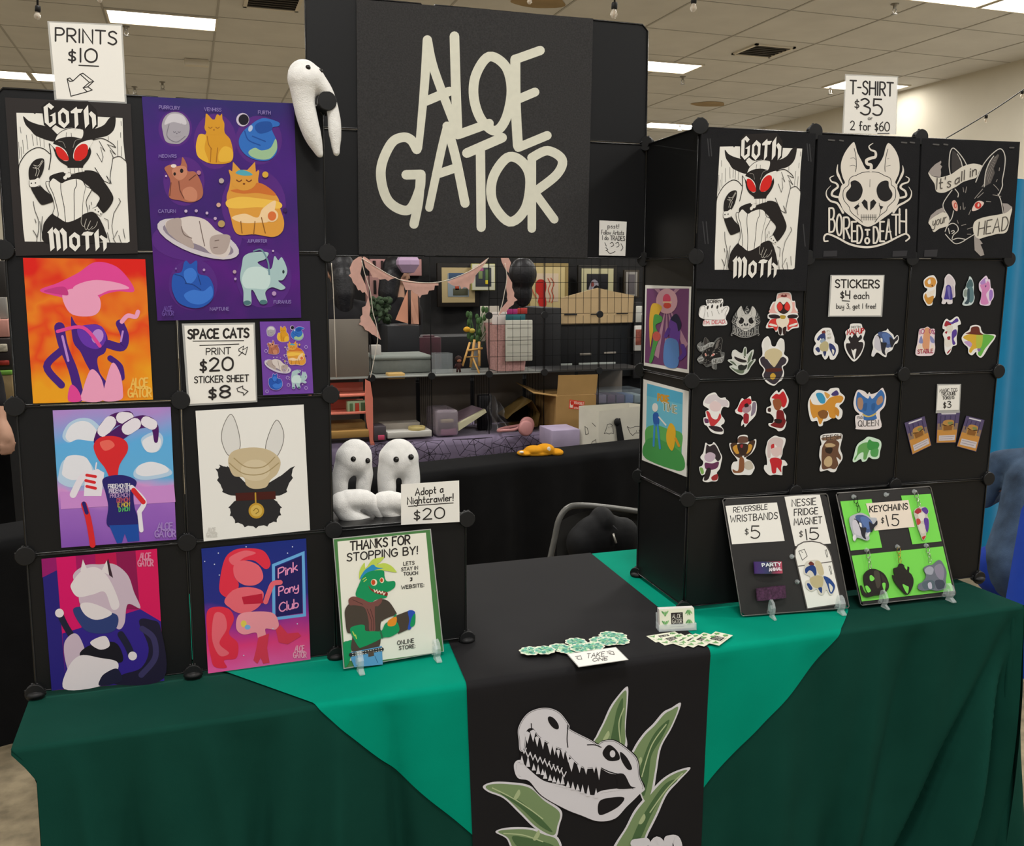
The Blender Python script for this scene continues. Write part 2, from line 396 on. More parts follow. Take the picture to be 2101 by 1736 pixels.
wm = mat('#d5cfc0', rough=0.85, noise=0.03, nscale=2, name='painted_wall')
w = MB(); w.box((cx1, cy0, FLOOR), (cx1 + 0.15, cy1, CEIL), wm); w.build('wall_right', kind='structure')
w = MB(); w.box((cx0, cy1, FLOOR), (cx1, cy1 + 0.15, CEIL), wm); w.build('wall_back', kind='structure')
w = MB(); w.box((cx0 - 0.15, cy0, FLOOR), (cx0, cy1, CEIL), wm); w.build('wall_left', kind='structure')
lamp_m = mat('#fff6e6', emit=5.5, rough=0.5, name='lit_diffuser')
trim_m = mat('#d9d2c4', rough=0.5, name='white_lamp_trim')
def troffer(cx, cy, label, group=None, power=LAMP_W):
    t = thing('ceiling_light', label, 'light', (cx, cy, CEIL), group)
    m = MB()
    for lo, hi in (((cx - .61, cy - .305, CEIL - .02), (cx + .61, cy - .28, CEIL)), ((cx - .61, cy + .28, CEIL - .02), (cx + .61, cy + .305, CEIL)),
                   ((cx - .61, cy - .28, CEIL - .02), (cx - .585, cy + .28, CEIL)), ((cx + .585, cy - .28, CEIL - .02), (cx + .61, cy + .28, CEIL))): m.box(lo, hi, trim_m)
    m.build('lamp_frame', t)
    m = MB(); m.box((cx - .585, cy - .28, CEIL - .012), (cx + .585, cy + .28, CEIL - .002), lamp_m); m.build('diffuser', t)
    area_lamp(t, 1.15, 0.54, power)
troffer(0.26, 10.42, 'lit ceiling panel above the left display rack, right of the PRINTS sign')
troffer(-2.28, 14.4, 'lit ceiling panel at far left edge, further back')
troffer(-1.03, 14.4, 'lit ceiling panel just left of the PRINTS sign, further back')
troffer(3.0, 14.4, 'lit ceiling panel peeking out left of the hanging white plush')
troffer(6.82, 10.7, 'lit ceiling panel right of the tall black centre panels, nearer one')
troffer(9.55, 15.4, 'lit ceiling panel right of the tall black centre panels, farther one')
troffer(10.58, 10.9, 'lit ceiling panel behind the T-SHIRT price sign', None, 14)
troffer(8.2, 6.55, 'lit ceiling panel in the top right corner, left half of the pair')
troffer(9.45, 6.55, 'lit ceiling panel in the top right corner, right half of the pair')
for k, (lx, ly) in enumerate([(-4, -5), (0.5, -5), (5, -5), (-4, -1.2), (0.5, -1.8), (5, -1.2), (-4, 3), (0.5, 2.6), (4.6, 3), (-4.5, 7.5), (3.2, 7.6), (8.8, -4), (9.0, 1.5)]):
    troffer(lx, ly, 'lit ceiling panel outside the photo, lighting the hall', 'ceiling panels above and behind the viewer')
# vents, sprinklers, stain, detector
vent_m = mat('#3b362f', rough=0.6, name='vent_louvre'); metal_m = mat('#8d8a84', rough=0.35, metal=0.7, name='sprinkler_metal')
def vent(cx, cy, s, label):
    t = thing('ceiling_vent', label, 'vent', (cx, cy, CEIL)); m = MB()
    for a, b in (((-s, -s), (s, -s + .04)), ((-s, s - .04), (s, s)), ((-s, -s), (-s + .04, s)), ((s - .04, -s), (s, s))):
        m.box((cx + a[0], cy + a[1], CEIL - .02), (cx + b[0], cy + b[1], CEIL), trim_m)
    m.build('vent_frame', t); m = MB()
    m.box((cx - s + .04, cy - s + .04, CEIL - .006), (cx + s - .04, cy + s - .04, CEIL - .002), mat('#191612', rough=.9))
    for k in range(6):
        q = cy - s + .08 + k * (2 * s - .16) / 5; m.box((cx - s + .04, q - .012, CEIL - .02), (cx + s - .04, q + .012, CEIL - .006), vent_m)
    m.build('louvre', t)
v = ZH(1566, 103, CEIL); vent(v.x, v.y, .3, 'dark square ceiling vent right of the black centre panels')
v = ZH(560, 2, CEIL); vent(v.x, v.y, .3, 'ceiling vent at top edge above the left rack')
def sprinkler(px, py, label):
    v = ZH(px, py, CEIL); t = thing('sprinkler', label, 'sprinkler', v, 'ceiling sprinklers')
    m = MB(); m.lathe(v, (0, 0, -1), [(0, 0), (.045, 0), (.045, .008), (.02, .012), (.016, .05), (.0, .05)], metal_m, 14); m.build('escutcheon', t)
    m = MB(); m.tube([v + Vector((-.02, 0, -.05)), v + Vector((-.022, 0, -.085)), v + Vector((0, 0, -.105)), v + Vector((.022, 0, -.085)), v + Vector((.02, 0, -.05))], .005, metal_m, 6)
    m.lathe(v + Vector((0, 0, -.105)), (0, 0, -1), [(0, 0), (.035, .0), (.038, .006), (0, .006)], metal_m, 12); m.build('deflector', t)
sprinkler(1836, 8, 'ceiling sprinkler head near the top right lamps')
sprinkler(1401, 157, 'ceiling sprinkler head below the nearer lamp right of the centre panels')
sprinkler(1704, 178, 'ceiling sprinkler head just left of the T-SHIRT sign')
sprinkler(1395, 256, 'ceiling sprinkler head under the farther lamp right of the centre panels')
sprinkler(258, 54, 'ceiling sprinkler head at the upper right corner of the PRINTS sign')
sprinkler(333, 168, 'ceiling sprinkler head above the gap between the left two posters')
sprinkler(276, 178, 'ceiling sprinkler head right beside the PRINTS sign near the rack top')
v = ZH(403, 122, CEIL); m = MB(); m.bbox((v.x - .16, v.y - .06, CEIL - .09), (v.x + .16, v.y + .06, CEIL), trim_m, .015)
m.build('ceiling_box', label='small white box fixed on the ceiling below the left lamp', cat='box')
for (px, py, r, nm) in ((1455, 213, .3, 'beside the farther lamp'), (1108, 3, .3, 'at the top edge above the banner')):
    v = ZH(px, py, CEIL); m = MB(); m.add([v + Vector((r * math.cos(a) * (1 + .15 * math.sin(3 * a)), r * .8 * math.sin(a), -.0045)) for a in [k * math.pi / 12 for k in range(24)]], [tuple(range(24))], mat('#a08a68', rough=.9, noise=.15, nscale=3))
    m.build('ceiling_stain', label='brown water stain on the ceiling tile ' + nm, cat='stain')
# ================================================================== table and its cloths
TX0, TX1, TYF, TYB = -0.012, 2.455, -0.236, 0.585
def sst(a, b, x): t = max(0, min(1, (x - a) / (b - a))); return t * t * (3 - 2 * t)
def fold(x, t):
    """outward swing of the hanging cloth on the table front at depth t"""
    wgt = 1 - 0.985 * sst(0.80, 0.92, x) * (1 - sst(1.44, 1.56, x))
    a = 0.014 * math.sin(11 * x + 0.7 + 2.2 * t) + 0.014 * math.sin(23 * x + 1.5 - 2.5 * t) + 0.010 * math.sin(41 * x + 4 * t)
    a += 0.03 * math.exp(-((x - 0.23 - .10 * t) / 0.05) ** 2) + 0.022 * math.exp(-((x - 0.52 + .18 * t) / 0.05) ** 2) - 0.02 * math.exp(-((x - 2.26 + .13 * t) / 0.06) ** 2)
    for c0, sl, am, wd in ((.10, -.06, .05, .022), (.21, .10, -.04, .025), (.34, -.14, .045, .028), (.47, .12, -.04, .026), (.60, .05, .045, .024), (.71, -.06, -.035, .022), (1.62, .05, .010, .03), (1.80, -.08, -.012, .04), (1.99, .12, .03, .03), (2.10, .2, -.03, .03), (2.43, .47, -.085, .030), (2.435, .33, .075, .04), (2.44, .19, -.075, .032)):
        a += am * math.exp(-((x - c0 + sl * t) / wd) ** 2)
    return (t ** 0.62) * a * wgt * 1.25 + 0.004 * t
RC = 0.012
def front(x, d, off=0.0):
    """point of the cloth over the front edge: d = length along the cloth from the table top's front edge start (negative = on the top)"""
    arc = RC * math.pi / 2
    if d < 0: return Vector((x, TYF + RC - d, off))
    if d < arc:
        a = d / RC; r = RC + off
        return Vector((x, TYF + RC - r * math.sin(a), -RC + r * math.cos(a)))
    t = d - arc
    if x < .25: x += .040 * min(1, t / .05) * (1 - sst(0, .25, x))
    return Vector((x, TYF - off - fold(x, t), -RC - t))
green_m = mat('#123f35', rough=0.9, spec=0.06, noise=0.06, nscale=9, bump=0.12, bscale=900, name='dark_green_polyester')
g = MB()
DF = 0.74 - RC - 0.004
xs = [TX0 + (TX1 - TX0) * i / 300 for i in range(301)]
ds = [-0.8, -0.5, -0.25, -0.1, -0.04] + [0, .004, .008, .012, .016, .0188] + [.0188 + DF * (k / 26) for k in range(1, 27)]
g.add([front(x, min(d, 9), -0.0005) for d in ds for x in xs], [(j * 301 + i, (j + 1) * 301 + i, (j + 1) * 301 + i + 1, j * 301 + i + 1) for j in range(len(ds) - 1) for i in range(300)], green_m, True)
def side(sx):
    """the cloth down a short end, with the gathered corner pleat at the front"""
    X = TX1 if sx > 0 else TX0
    def fn(u, v):
        t = v * (0.74 - 0.004); y = TYF + (TYB - TYF) * u
        pk = 0.11 if sx > 0 else 0.02
        out = t * (pk * math.exp(-(u / .12) ** 2) * (1 if u > 0 else 0) * min(1, u / .05) + 0.02 * math.sin(u * 22) + .01)
        e = min(1, u / .04)
        fr = fold(X, t) * (1 - e)
        return Vector((X + sx * out + (.040 * min(1, t / .05) * (1 - sst(0, .25, X)) if sx < 0 else 0), y - fr - (0.05 * t * math.exp(-((u - .05) / .05) ** 2) if sx > 0 else 0), -RC * (1 - v) * 0 - t - (0.0 if v else 0.001)))
    return fn
for sx in (1, -1): g.grid(side(sx), 60, 20, green_m)
if True:
    # the gathered fold of spare cloth hanging from the right front corner
    def pleat(u, v):
        t = v * 0.735; a = u * 2 * math.pi
        r = 0.004 + 0.04 * t
        return Vector((TX1 - 0.03 + 0.06 * t + r * math.cos(a) * 1.3, TYF + 0.01 + 0.02 * t + r * math.sin(a) * .8, -0.006 - t))
    g.grid(pleat, 20, 16, green_m)
g.build('tablecloth', label='dark green tablecloth covering the whole long vendor table', cat='tablecloth')
def cloth_strip(vs, xl, xr, m, off, nx=40):
    """cloth lying on the table and over its front: vs = cloth length values (table y on top, below TYF it hangs)"""
    b = MB(); P = []
    for v in vs:
        for i in range(nx + 1):
            x = xl(v) + (xr(v) - xl(v)) * i / nx
            P.append(front(x, TYF + RC - v, off))
    b.add(P, [(j * (nx + 1) + i, (j + 1) * (nx + 1) + i, (j + 1) * (nx + 1) + i + 1, j * (nx + 1) + i + 1) for j in range(len(vs) - 1) for i in range(nx)], m, True)
    return b
def interp(tab):
    def f(v):
        for (a, xa), (b, xb) in zip(tab, tab[1:]):
            if a >= v >= b: return xa + (xb - xa) * (a - v) / (a - b)
        return tab[-1][1]
    return f
emer_m = mat('#008f75', rough=0.85, spec=0.06, noise=0.05, nscale=7, bump=0.1, bscale=900, name='emerald_polyester')
vs_ = [0.60, .5, .4, .3, .2, .1, 0, -.06, -.12, -.18, -.21] + [TYF + RC - k * .0047 for k in range(0, 5)] + [-0.26 - k * 0.01 for k in range(66)]
em = cloth_strip(vs_, interp([(.6, .0), (.3, .17), (-.002, .388), (-.236, .558), (-.585, .886), (-.91, 1.17)]), interp([(.6, 2.42), (.2, 2.17), (-.129, 1.962), (-.222, 1.868), (-.585, 1.474), (-.91, 1.18)]), emer_m, 0.0034, 140)
em.build('table_topper', label='bright emerald cloth laid diagonally over the dark green tablecloth', cat='cloth')
black_m = mat('#19181a', rough=0.75, spec=0.2, noise=0.05, nscale=9, bump=0.08, bscale=900, name='black_satin_cloth')
vs2 = [0.605, .5, .4, .3, .2, .1, 0, -.06, -.12, -.18, -.21] + [TYF + RC - k * .0047 for k in range(0, 5)] + [-0.26 - k * 0.02 for k in range(33)]
runner_t = thing('table_runner', 'black runner with white crocodile skull and aloe leaves print, hanging down the table front', 'runner', (1.2, 0.2, 0.004))
rn = cloth_strip(vs2, interp([(.605, .965), (-.241, .877), (-.9, .895)]), interp([(.605, 1.532), (-.235, 1.481), (-.9, 1.470)]), black_m, 0.0050, 60)
rn.build('cloth', runner_t)
# ================================================================== cube grid racks
def LN(cx, d, z):
    zz = 0.0404 if z == 0 else z
    return Vector((cx * 1.01633 + 0.0112 * zz, d + 0.01397 * zz, zz)) * U
_cy, _sy = math.cos(-0.0501369), math.sin(-0.0501369)
def RN(cx, d, z):
    zz = 0.0404 if z == 0 else z
    kx = cx * 1.01633 - 0.00751 * zz; ky = d * 1.01633 - 0.02486 * zz
    return Vector((5.007083 + _cy * kx - _sy * ky, 0.071105 + _sy * kx + _cy * ky, zz)) * U
def _tn(cx, z):
    a, b = LN(2, 1, z), RN(0, 1, z)
    return a + (b - a) * (cx / 3.0)
PT = plane3(_tn(0, 3), _tn(3, 3), _tn(1.5, 5))
def TN(cx, d, z):
    v = _tn(cx, z); return v - PT.n * (v - PT.o).dot(PT.n)
PL = plane3(LN(0, 0, 1), LN(2, 0, 1), LN(0, 0, 3)); PR = plane3(RN(0, 0, 1), RN(3, 0, 1), RN(0, 0, 4))
PS = plane3(RN(0, 0, 1), RN(0, 1, 1), RN(0, 0, 4))
def panel(parent, a, b, c, d, ins=0.001):
    """sheet panel between four nodes (a,b bottom, c,d top) with cut corners and its wire loop"""
    ctr = (a + b + c + d) / 4; u = ((b - a) + (d - c)).normalized(); v = ((c - a) + (d - b)); v = (v - u * v.dot(u)).normalized(); n = u.cross(v)
    if (CAM - ctr).dot(n) < 0: n = -n
    def q(i):
        def sh(p): return p + u * (i if (p - ctr).dot(u) < 0 else -i) + v * (i if (p - ctr).dot(v) < 0 else -i)
        A, B, C_, D = sh(a), sh(b), sh(c), sh(d); k = 0.016
        def cut(p, s1, s2): return [p + s1 * k, p + s2 * k]
        return [A + v * k, A + u * k, B - u * k, B + v * k, D - v * k, D - u * k, C_ + u * k, C_ - v * k]
    P = q(ins); m = MB(); m.prism([p + n * 0.001 for p in P], n * -0.002, BLK); pn = m.build('panel', parent)
    m = MB(); m.tube([p + n * 0.0026 for p in q(ins + 0.0012)], 0.0019, WIRE, 6, closed=True); m.build('wire_frame', pn)
def connector(parent, p, n, r=0.0195, foot=False, reach=0.0):
    n = n.normalized(); m = MB(); e_ = reach
    m.lathe(p - n * 0.012, n, [(0, 0), (r * .8, 0), (r * .8, .012), (r, .014 + e_), (r, .021 + e_), (r - .0012, .0225 + e_), (0, .0228 + e_)], CONN, 24, flat=True)
    t = Vector((0, 0, 1)).cross(n).normalized()
    for dv in (t, -t, Vector((0, 0, 1)), Vector((0, 0, -1))):
        if foot and dv.z < 0: continue
        s = n.cross(dv).normalized() * 0.0045
        for w_ in (s, -s): m.tube([p + w_ + n * .001, p + dv * (r + .001) + w_ + n * .001], 0.003, CONN, 6)
    if foot:
        m.lathe(Vector((p.x, p.y, 0.0045)), (0, 0, 1), [(0, 0), (r, 0), (r * 1.05, .006), (r * .8, .011), (r * .35, .013), (r * .35, max(p.z - .004, .014)), (0, max(p.z - .004, .014))], CONN, 18)
    m.build('connector', parent)
nl = PL.n; nr = PR.n; ns = PS.n; ntw = PT.n
rackL = thing('display_rack', 'left black panel rack holding the colourful prints and cat poster', 'display rack', LN(1, 0, 0) * 1)
for r_ in range(4):
    for c_ in range(3 if r_ == 0 else 2): panel(rackL, LN(c_, 0, r_), LN(c_ + 1, 0, r_), LN(c_, 0, r_ + 1), LN(c_ + 1, 0, r_ + 1))
panel(rackL, LN(2, 0, 1), LN(3, 0, 1), LN(2, 1, 1), LN(3, 1, 1))
panel(rackL, LN(3, 0, 0), LN(3, 1, 0), LN(3, 0, 1), LN(3, 1, 1))
for r_ in range(3): panel(rackL, LN(0, 0, r_), LN(0, 1, r_), LN(0, 0, r_ + 1), LN(0, 1, r_ + 1))
for r_ in range(4): panel(rackL, LN(2, 0, r_), LN(2, 1, r_), LN(2, 0, r_ + 1), LN(2, 1, r_ + 1))
for c_ in range(4):
    for r_ in range(5):
        if (c_ == 3 and r_ > 1) or (c_, r_) in ((0, 4), (1, 4), (1, 3)): continue
        connector(rackL, LN(c_, 0, r_), nl, foot=(r_ == 0), reach=.05 if (c_, r_) == (2, 4) else 0)
for c_ in (0, 2, 3): connector(rackL, LN(c_, 1, 0), nl, foot=True)
rackT = thing('display_rack', 'tall black panels bridging the two racks at the back, carrying the name banner', 'display rack', TN(1.5, 0, 3))
for r_ in (3, 4):
    for c_ in range(3): panel(rackT, TN(c_, 0, r_), TN(c_ + 1, 0, r_), TN(c_, 0, r_ + 1), TN(c_ + 1, 0, r_ + 1))
rackR = thing('display_rack', 'right black panel rack with shirts on top and stickers below', 'display rack', RN(1.5, 0, 0))
for r_ in range(4):
    for c_ in range(3): panel(rackR, RN(c_, 0, r_), RN(c_ + 1, 0, r_), RN(c_, 0, r_ + 1), RN(c_ + 1, 0, r_ + 1))
    panel(rackR, RN(0, 0, r_), RN(0, 1, r_), RN(0, 0, r_ + 1), RN(0, 1, r_ + 1))
    if r_ == 0: [panel(rackR, RN(c_, 1, 0), RN(c_ + 1, 1, 0), RN(c_, 1, 1), RN(c_ + 1, 1, 1)) for c_ in range(3)]
    panel(rackR, RN(3, 0, r_), RN(3, 1, r_), RN(3, 0, r_ + 1), RN(3, 1, r_ + 1))
for c_ in range(4):
    for r_ in range(4 if c_ == 3 else 5): connector(rackR, RN(c_, 0, r_), (nr + ns * .0) if c_ else (nr * .8 + ns * .3), foot=(r_ == 0))
for r_ in range(5): connector(rackR, RN(0, 1, r_), ns * .6 + nr * .5, foot=(r_ == 0))
connector(rackR, RN(3, 1, 0), nr, foot=True)
# ================================================================== prints and signs on the left rack
def PP(p): return pts2(p)
K = ink('#221d1b'); KW = ink('#efece4'); RED = ink('#d9251f')
def goth_moth(A):
    """the black, white and red moth lady, in the coordinates of the print on the left rack (zoomed 7.78x from 20,200)"""
    A.poly('105 245 380 250 400 268 420 250 1800 330 1812 700 1840 980 1862 1060 1880 1600 1915 2300 1880 2320 240 2300 215 2100 150 1200', KW)
    A.poly('520 230 545 440 640 500 780 480 860 500 1000 480 1060 520 1180 520 1330 520 1405 460 1405 290 1380 190 1250 60 600 60 500 150', K)
    A.sp('215 300 300 370 420 420 540 450 640 475 740 570 775 610 720 700 620 690 480 640 400 600 330 520 250 430', K)
    A.sp('1140 690 1160 580 1180 480 1340 500 1500 440 1590 330 1680 300 1690 400 1660 520 1560 610 1400 650 1280 690', K)
    A.poly('680 480 730 440 840 510 770 590', KW)
    A.sp('718 690 760 600 860 530 1010 490 1165 515 1145 655 1000 628 850 645 770 690', KW)
    A.line('718 690 760 600 860 525 1010 487 1165 510', 10, K, True); A.lines('905 560 900 630|980 570 985 625', 8, K)
    A.lines('140 710 160 980|180 790 185 960|205 680 225 900|265 600 290 830|355 590 380 770|430 620 440 760|480 640 490 780|545 660 550 800', 7, K)
    A.lines('1720 690 1725 950|1780 780 1785 940|1775 380 1780 450|1770 560 1772 640|1570 620 1575 680|165 470 180 570', 7, K)
    A.line('140 1400 140 1160 165 1040 270 890 420 805 540 820 640 900', 14, K, True)
    A.line('630 740 655 900 650 1000 625 1150', 16, K, True); A.line('640 740 690 790 715 860', 10, K, True)
    A.sp('712 700 850 640 1010 630 1145 655 1330 670 1282 770 1300 870 1262 980 1180 1085 1150 1130 940 1135 915 1095 800 1020 735 930 712 850 695 780', K)
    A.sp('650 740 760 765 860 820 915 890 938 1000 850 1000 730 830', KW); A.sp('1025 980 1020 880 1065 780 1160 710 1330 680 1260 820 1150 1000', KW)
    A.sp('730 800 800 795 880 860 935 950 935 1003 850 1000 768 930', RED); A.sp('1040 1000 1025 900 1070 800 1160 742 1235 760 1250 840 1220 940 1140 1002', RED)
    A.lines('780 700 850 715 890 800|1140 660 1050 690 1010 800', 9, ink('#8d8882'), True)
    A.line('1330 680 1480 655 1640 740 1690 800', 12, K, True)
    A.lines('1690 800 1560 750 1690 910 1600 840 1650 950 1610 1200 1600 1300 1620 1380 1545 1250 1600 1375 1500 1330 1410 1200 1360 1120', 11, K)
    A.lines('1430 700 1520 860 1450 790 1490 950 1470 1030 1390 890', 9, K); A.line('1650 970 1750 940 1850 1010', 11, K, True)
    A.sp('650 1250 850 1190 980 1230 1200 1165 1380 1190 1480 1310 1600 1480 1655 1610 1600 1740 1490 1845 1380 1750 1435 1600 1310 1480 1240 1400 1060 1310 820 1360 700 1290 640 1330', K)
    A.poly('920 1125 1180 1125 1195 1180 1000 1215 925 1185', KW); A.lines('960 1130 975 1210|1030 1130 1040 1205|1100 1128 1105 1195|1150 1126 1160 1188', 7, K)
    A.oval(900, 1180, 40, 35, KW); A.oval(930, 1245, 45, 35, KW); A.oval(885, 1280, 30, 30, KW)
    A.sp('340 1430 480 1410 560 1480 690 1590 690 1660 620 1690 530 1715 480 1690 400 1570', K)
    A.sp('300 1180 330 1080 400 1000 500 970 550 1000 545 1130 500 1250 430 1320 320 1320', K)
    A.lines('380 1080 460 1090 520 1000|370 1120 430 1150 410 1250|400 1110 470 1160 440 1260|530 1020 460 1130', 8, ink('#cfcac0'), True)
    A.sp('308 1330 400 1310 460 1285 492 1400 400 1430 320 1420', KW); A.line('308 1330 320 1420 400 1432 492 1400', 8, K, True)
    for q in ((345, 1370), (410, 1365)): A.oval(q[0], q[1], 12, 12, K)
    A.sp('690 1850 780 1930 890 1995 1000 1980 1240 1850 1300 1830 1410 1900 1470 2000 1520 2120 1545 2260 1300 2330 900 2340 545 2300 530 2080 570 1970', K)
    cs = '640 1340 700 1288 820 1362 900 1330 1050 1295 1160 1330 1215 1420 1300 1460 1290 1510 1220 1660 1245 1850 1150 1905 1000 1978 890 1992 780 1925 690 1862 712 1760 680 1600 600 1450 578 1350'
    A.sp(cs, KW); A.line(cs, 10, K, True, True)
    A.lines('815 1365 820 1500 870 1760 890 1985|1060 1305 1068 1400 1030 1500 1030 1750 1030 1965|650 1300 630 1400 700 1560 770 1830 765 1915', 11, K, True); A.line('1212 1430 1170 1650 1160 1890', 7, K, True)
    A.sp('1150 1890 1240 1840 1330 1830 1410 1900 1400 2000 1320 2100 1220 2090 1150 2010', K)
    A.lines('1150 1900 1140 2000 1185 2060 1225 1940|1225 1940 1195 2050 1225 2110 1290 1970|1290 1970 1245 2070 1265 2115 1320 2060|1400 1985 1370 2060 1310 2105', 8, ink('#b9b4aa'), True)
    A.poly('1325 1770 1400 1735 1485 1840 1455 1890 1320 1820', KW); A.line('1325 1770 1400 1735 1485 1840', 8, K)
    for q in ((1365, 1795), (1415, 1825), (1455, 1860)): A.oval(q[0], q[1], 11, 11, K)
    A.lines('375 1660 400 1800 455 1950 460 2100 440 2230|480 1980 490 2080 495 2290|370 2120 430 2220 430 2300|520 1900 510 2100 540 2290|400 1940 420 2000', 10, K, True)
    A.lines('1740 1610 1770 1660 1660 1850 1630 2050 1660 2250 1720 2130|1510 1930 1570 1960 1580 2100|1560 2160 1600 2320|1740 2200 1780 2320|1650 2250 1690 2320|1810 2100 1840 2250|1300 1670 1310 1710|1275 1720 1270 1780', 9, K)
    for p in ('540 155 605 130 625 395 645 475 560 400', '540 155 630 86 708 150 660 197 612 150', '635 290 728 238 738 410 645 478 598 432 685 380 682 300'): A.poly(p, KW)
    A.poly('770 240 850 163 942 225 952 402 870 492 778 420', KW); A.poly('815 265 850 232 895 277 902 385 876 420 826 372', K)
    A.poly('970 225 1065 148 1078 185 1168 185 1135 245 1085 245 1097 430 1040 503 1030 252 978 252', KW)
    A.poly('1178 210 1250 118 1268 420 1203 497', KW); A.poly('1262 262 1300 218 1372 280 1382 430 1323 503 1310 330', KW)
    for p in ('598 2157 685 2065 717 2402 650 2458 622 2172', '688 2130 730 2082 795 2148 817 2402 755 2457 732 2190', '793 2130 840 2082 907 2152 920 2398 858 2454 838 2200'): A.poly(p, KW)
    A.poly('948 2227 1035 2150 1117 2207 1127 2368 1045 2460 953 2382', KW); A.poly('995 2247 1030 2222 1072 2257 1077 2347 1050 2382 1005 2337', K)
    A.poly('1143 2200 1180 2152 1242 2137 1342 2157 1310 2203 1262 2207 1272 2397 1218 2454 1205 2207', KW)
    A.poly('1348 2177 1417 2097 1434 2387 1373 2454', KW); A.poly('1428 2227 1460 2197 1552 2257 1547 2397 1498 2460 1488 2290', KW)
A = Art(PL, 0.0055); A.sheet('10 200 268 213 283 520 32 525', mat('#2a2422', rough=.35, spec=.4)); A.z = (20, 200, 7.782); goth_moth(A)
A.build('art_print', label='black, white and red moth lady poster at the top left of the left rack', cat='print', group='prints on the left rack')
# --- space cats poster
def cat_face(A, x, y, r, ear, m, dark):
    A.poly([(x - r, y - r * .2), (x - r * .9, y - r * 1.5), (x - r * .25, y - r * .8)], m); A.poly([(x + r, y - r * .2), (x + r * .9, y - r * 1.5), (x + r * .25, y - r * .8)], m)
    A.oval(x, y, r * 1.05, r * .85, m)
    A.lines(f'{x - r * .6} {y} {x - r * .4} {y + r * .12} {x - r * .2} {y}|{x + r * .6} {y} {x + r * .4} {y + r * .12} {x + r * .2} {y}', r * .1, dark, True); A.oval(x, y + r * .3, r * .1, r * .08, dark)
def space_cats(A, halo=None, names=True):
    H_ = (lambda p: A.line(p, 16, halo, True, True)) if halo else (lambda p: None)
    def body(p, m): H_(p); A.sp(p, m)
    g1, g2 = ink('#a9a4ad'), ink('#cfcbd2')
    body('165 260 160 200 190 140 250 112 320 130 370 200 365 290 310 350 260 360 190 340', g1); A.sp('180 210 210 140 270 125 330 150 345 210 250 190', g2)
    cat_face(A, 275, 265, 45, 1, g1, ink('#5d5864')); A.lines('215 210 200 300 270 345 340 300', 6, ink('#7f7a86'), True)
    o1, o2, o3 = ink('#d99a26'), ink('#e9b53c'), ink('#a96a1c')
    body('430 420 425 350 450 290 500 280 500 180 505 125 560 175 590 130 640 190 645 270 690 330 712 440 690 500 600 515 500 500', o1); A.sp('425 420 428 340 450 285 500 300 490 400 520 500 450 470', o2)
    cat_face(A, 562, 230, 70, 1, o1, o3); A.sp('600 430 640 380 700 400 705 480 640 500 600 490', o2); A.lines('540 390 535 500|590 390 580 500|510 300 520 360 545 400', 6, o3, True)
    b1, b2, gr = ink('#2f6fc4'), ink('#1c4fa0'), ink('#9fc39a')
    A.oval(785, 172, 50, 52, ink('#cfc4d8')); A.oval(792, 172, 40, 42, ink('#171221'))
    body('755 330 790 260 850 210 900 175 960 160 1060 190 1065 220 1010 240 1045 330 1050 420 1000 480 920 490 830 460 770 400', b1)
    A.sp('830 420 880 390 930 410 1000 390 1040 320 1050 400 1000 470 920 480 850 455', gr); A.sp('880 220 920 190 1000 190 1010 250 930 280 890 260', b2); A.lines('800 260 830 330 920 370|860 300 960 340', 9, b2, True); A.oval(845, 240, 16, 26, ink('#b9c9e6'), 20)
    r1, r2, r3 = ink('#b06b52'), ink('#c88569'), ink('#6e3b2e')
    body('215 770 225 650 200 590 180 545 230 520 300 530 318 462 352 520 360 570 420 580 470 680 470 770 390 812 290 795', r1)
    A.sp('240 560 290 530 345 540 350 600 300 640 250 610', r2); A.oval(312, 568, 13, 17, ink('#1d1412')); A.oval(258, 592, 10, 13, ink('#1d1412')); A.oval(250, 530, 22, 14, ink('#ead9d0'))
    A.sp('320 720 380 690 430 730 420 800 340 790', r2); A.lines('290 650 300 720 330 780|370 640 420 600|230 660 220 760', 7, r3, True)
    j1, j2, j3, j4 = ink('#dd9c3e'), ink('#f0c04f'), ink('#d0722f'), ink('#f0cfa0')
    body('660 780 680 700 690 620 678 560 740 590 860 590 912 565 908 660 990 700 1060 780 1075 860 1105 960 1090 1040 1020 1080 880 1060 740 1055 690 920', j1)
    A.sp('690 720 800 700 900 660 990 700 1040 760 900 740 780 745', j3); A.sp('660 800 760 770 900 780 1070 810 1070 860 900 850 760 860 670 850', j2); A.sp('700 930 800 900 900 930 940 860 1040 800 1000 950 900 970 780 970', j4)
    cat_face(A, 795, 640, 95, 1, j1, ink('#7a3f18')); A.sp('730 585 770 560 830 575 860 600 790 605', ink('#53a9bd')); A.oval(1010, 915, 38, 40, j3); A.oval(1010, 915, 50, 50, j4); A.oval(1012, 918, 33, 36, ink('#d9703a'))
    A.lines('770 960 780 1050|880 960 870 1060|930 930 960 1050', 7, ink('#8d5a22'), True)
    s1, s2, s3 = ink('#b3a39d'), ink('#d8cdc8'), ink('#786661')
    H_('130 980 190 930 300 940 600 1060 740 1150 745 1220 640 1258 420 1220 200 1100'); A.oval(440, 1095, 335, 118, ink('#cfc8cf'), 20); A.oval(440, 1100, 290, 80, ink('#8d8292'), 20)
    A.sp('190 960 300 935 390 920 500 950 590 1040 660 1080 690 1180 640 1240 540 1210 480 1160 380 1120 250 1080 200 1030', s2); A.sp('200 960 300 935 320 1020 390 1100 400 1170 280 1110 200 1030', s1); A.sp('540 1080 620 1060 690 1080 650 1200 560 1210 530 1150', s1)
    A.lines('310 1000 330 1060 390 1090|450 960 470 1060 490 1150|570 1110 600 1105|560 1165 590 1160', 7, s3, True)
    n1, n2 = ink('#2457b5'), ink('#3c78d6')
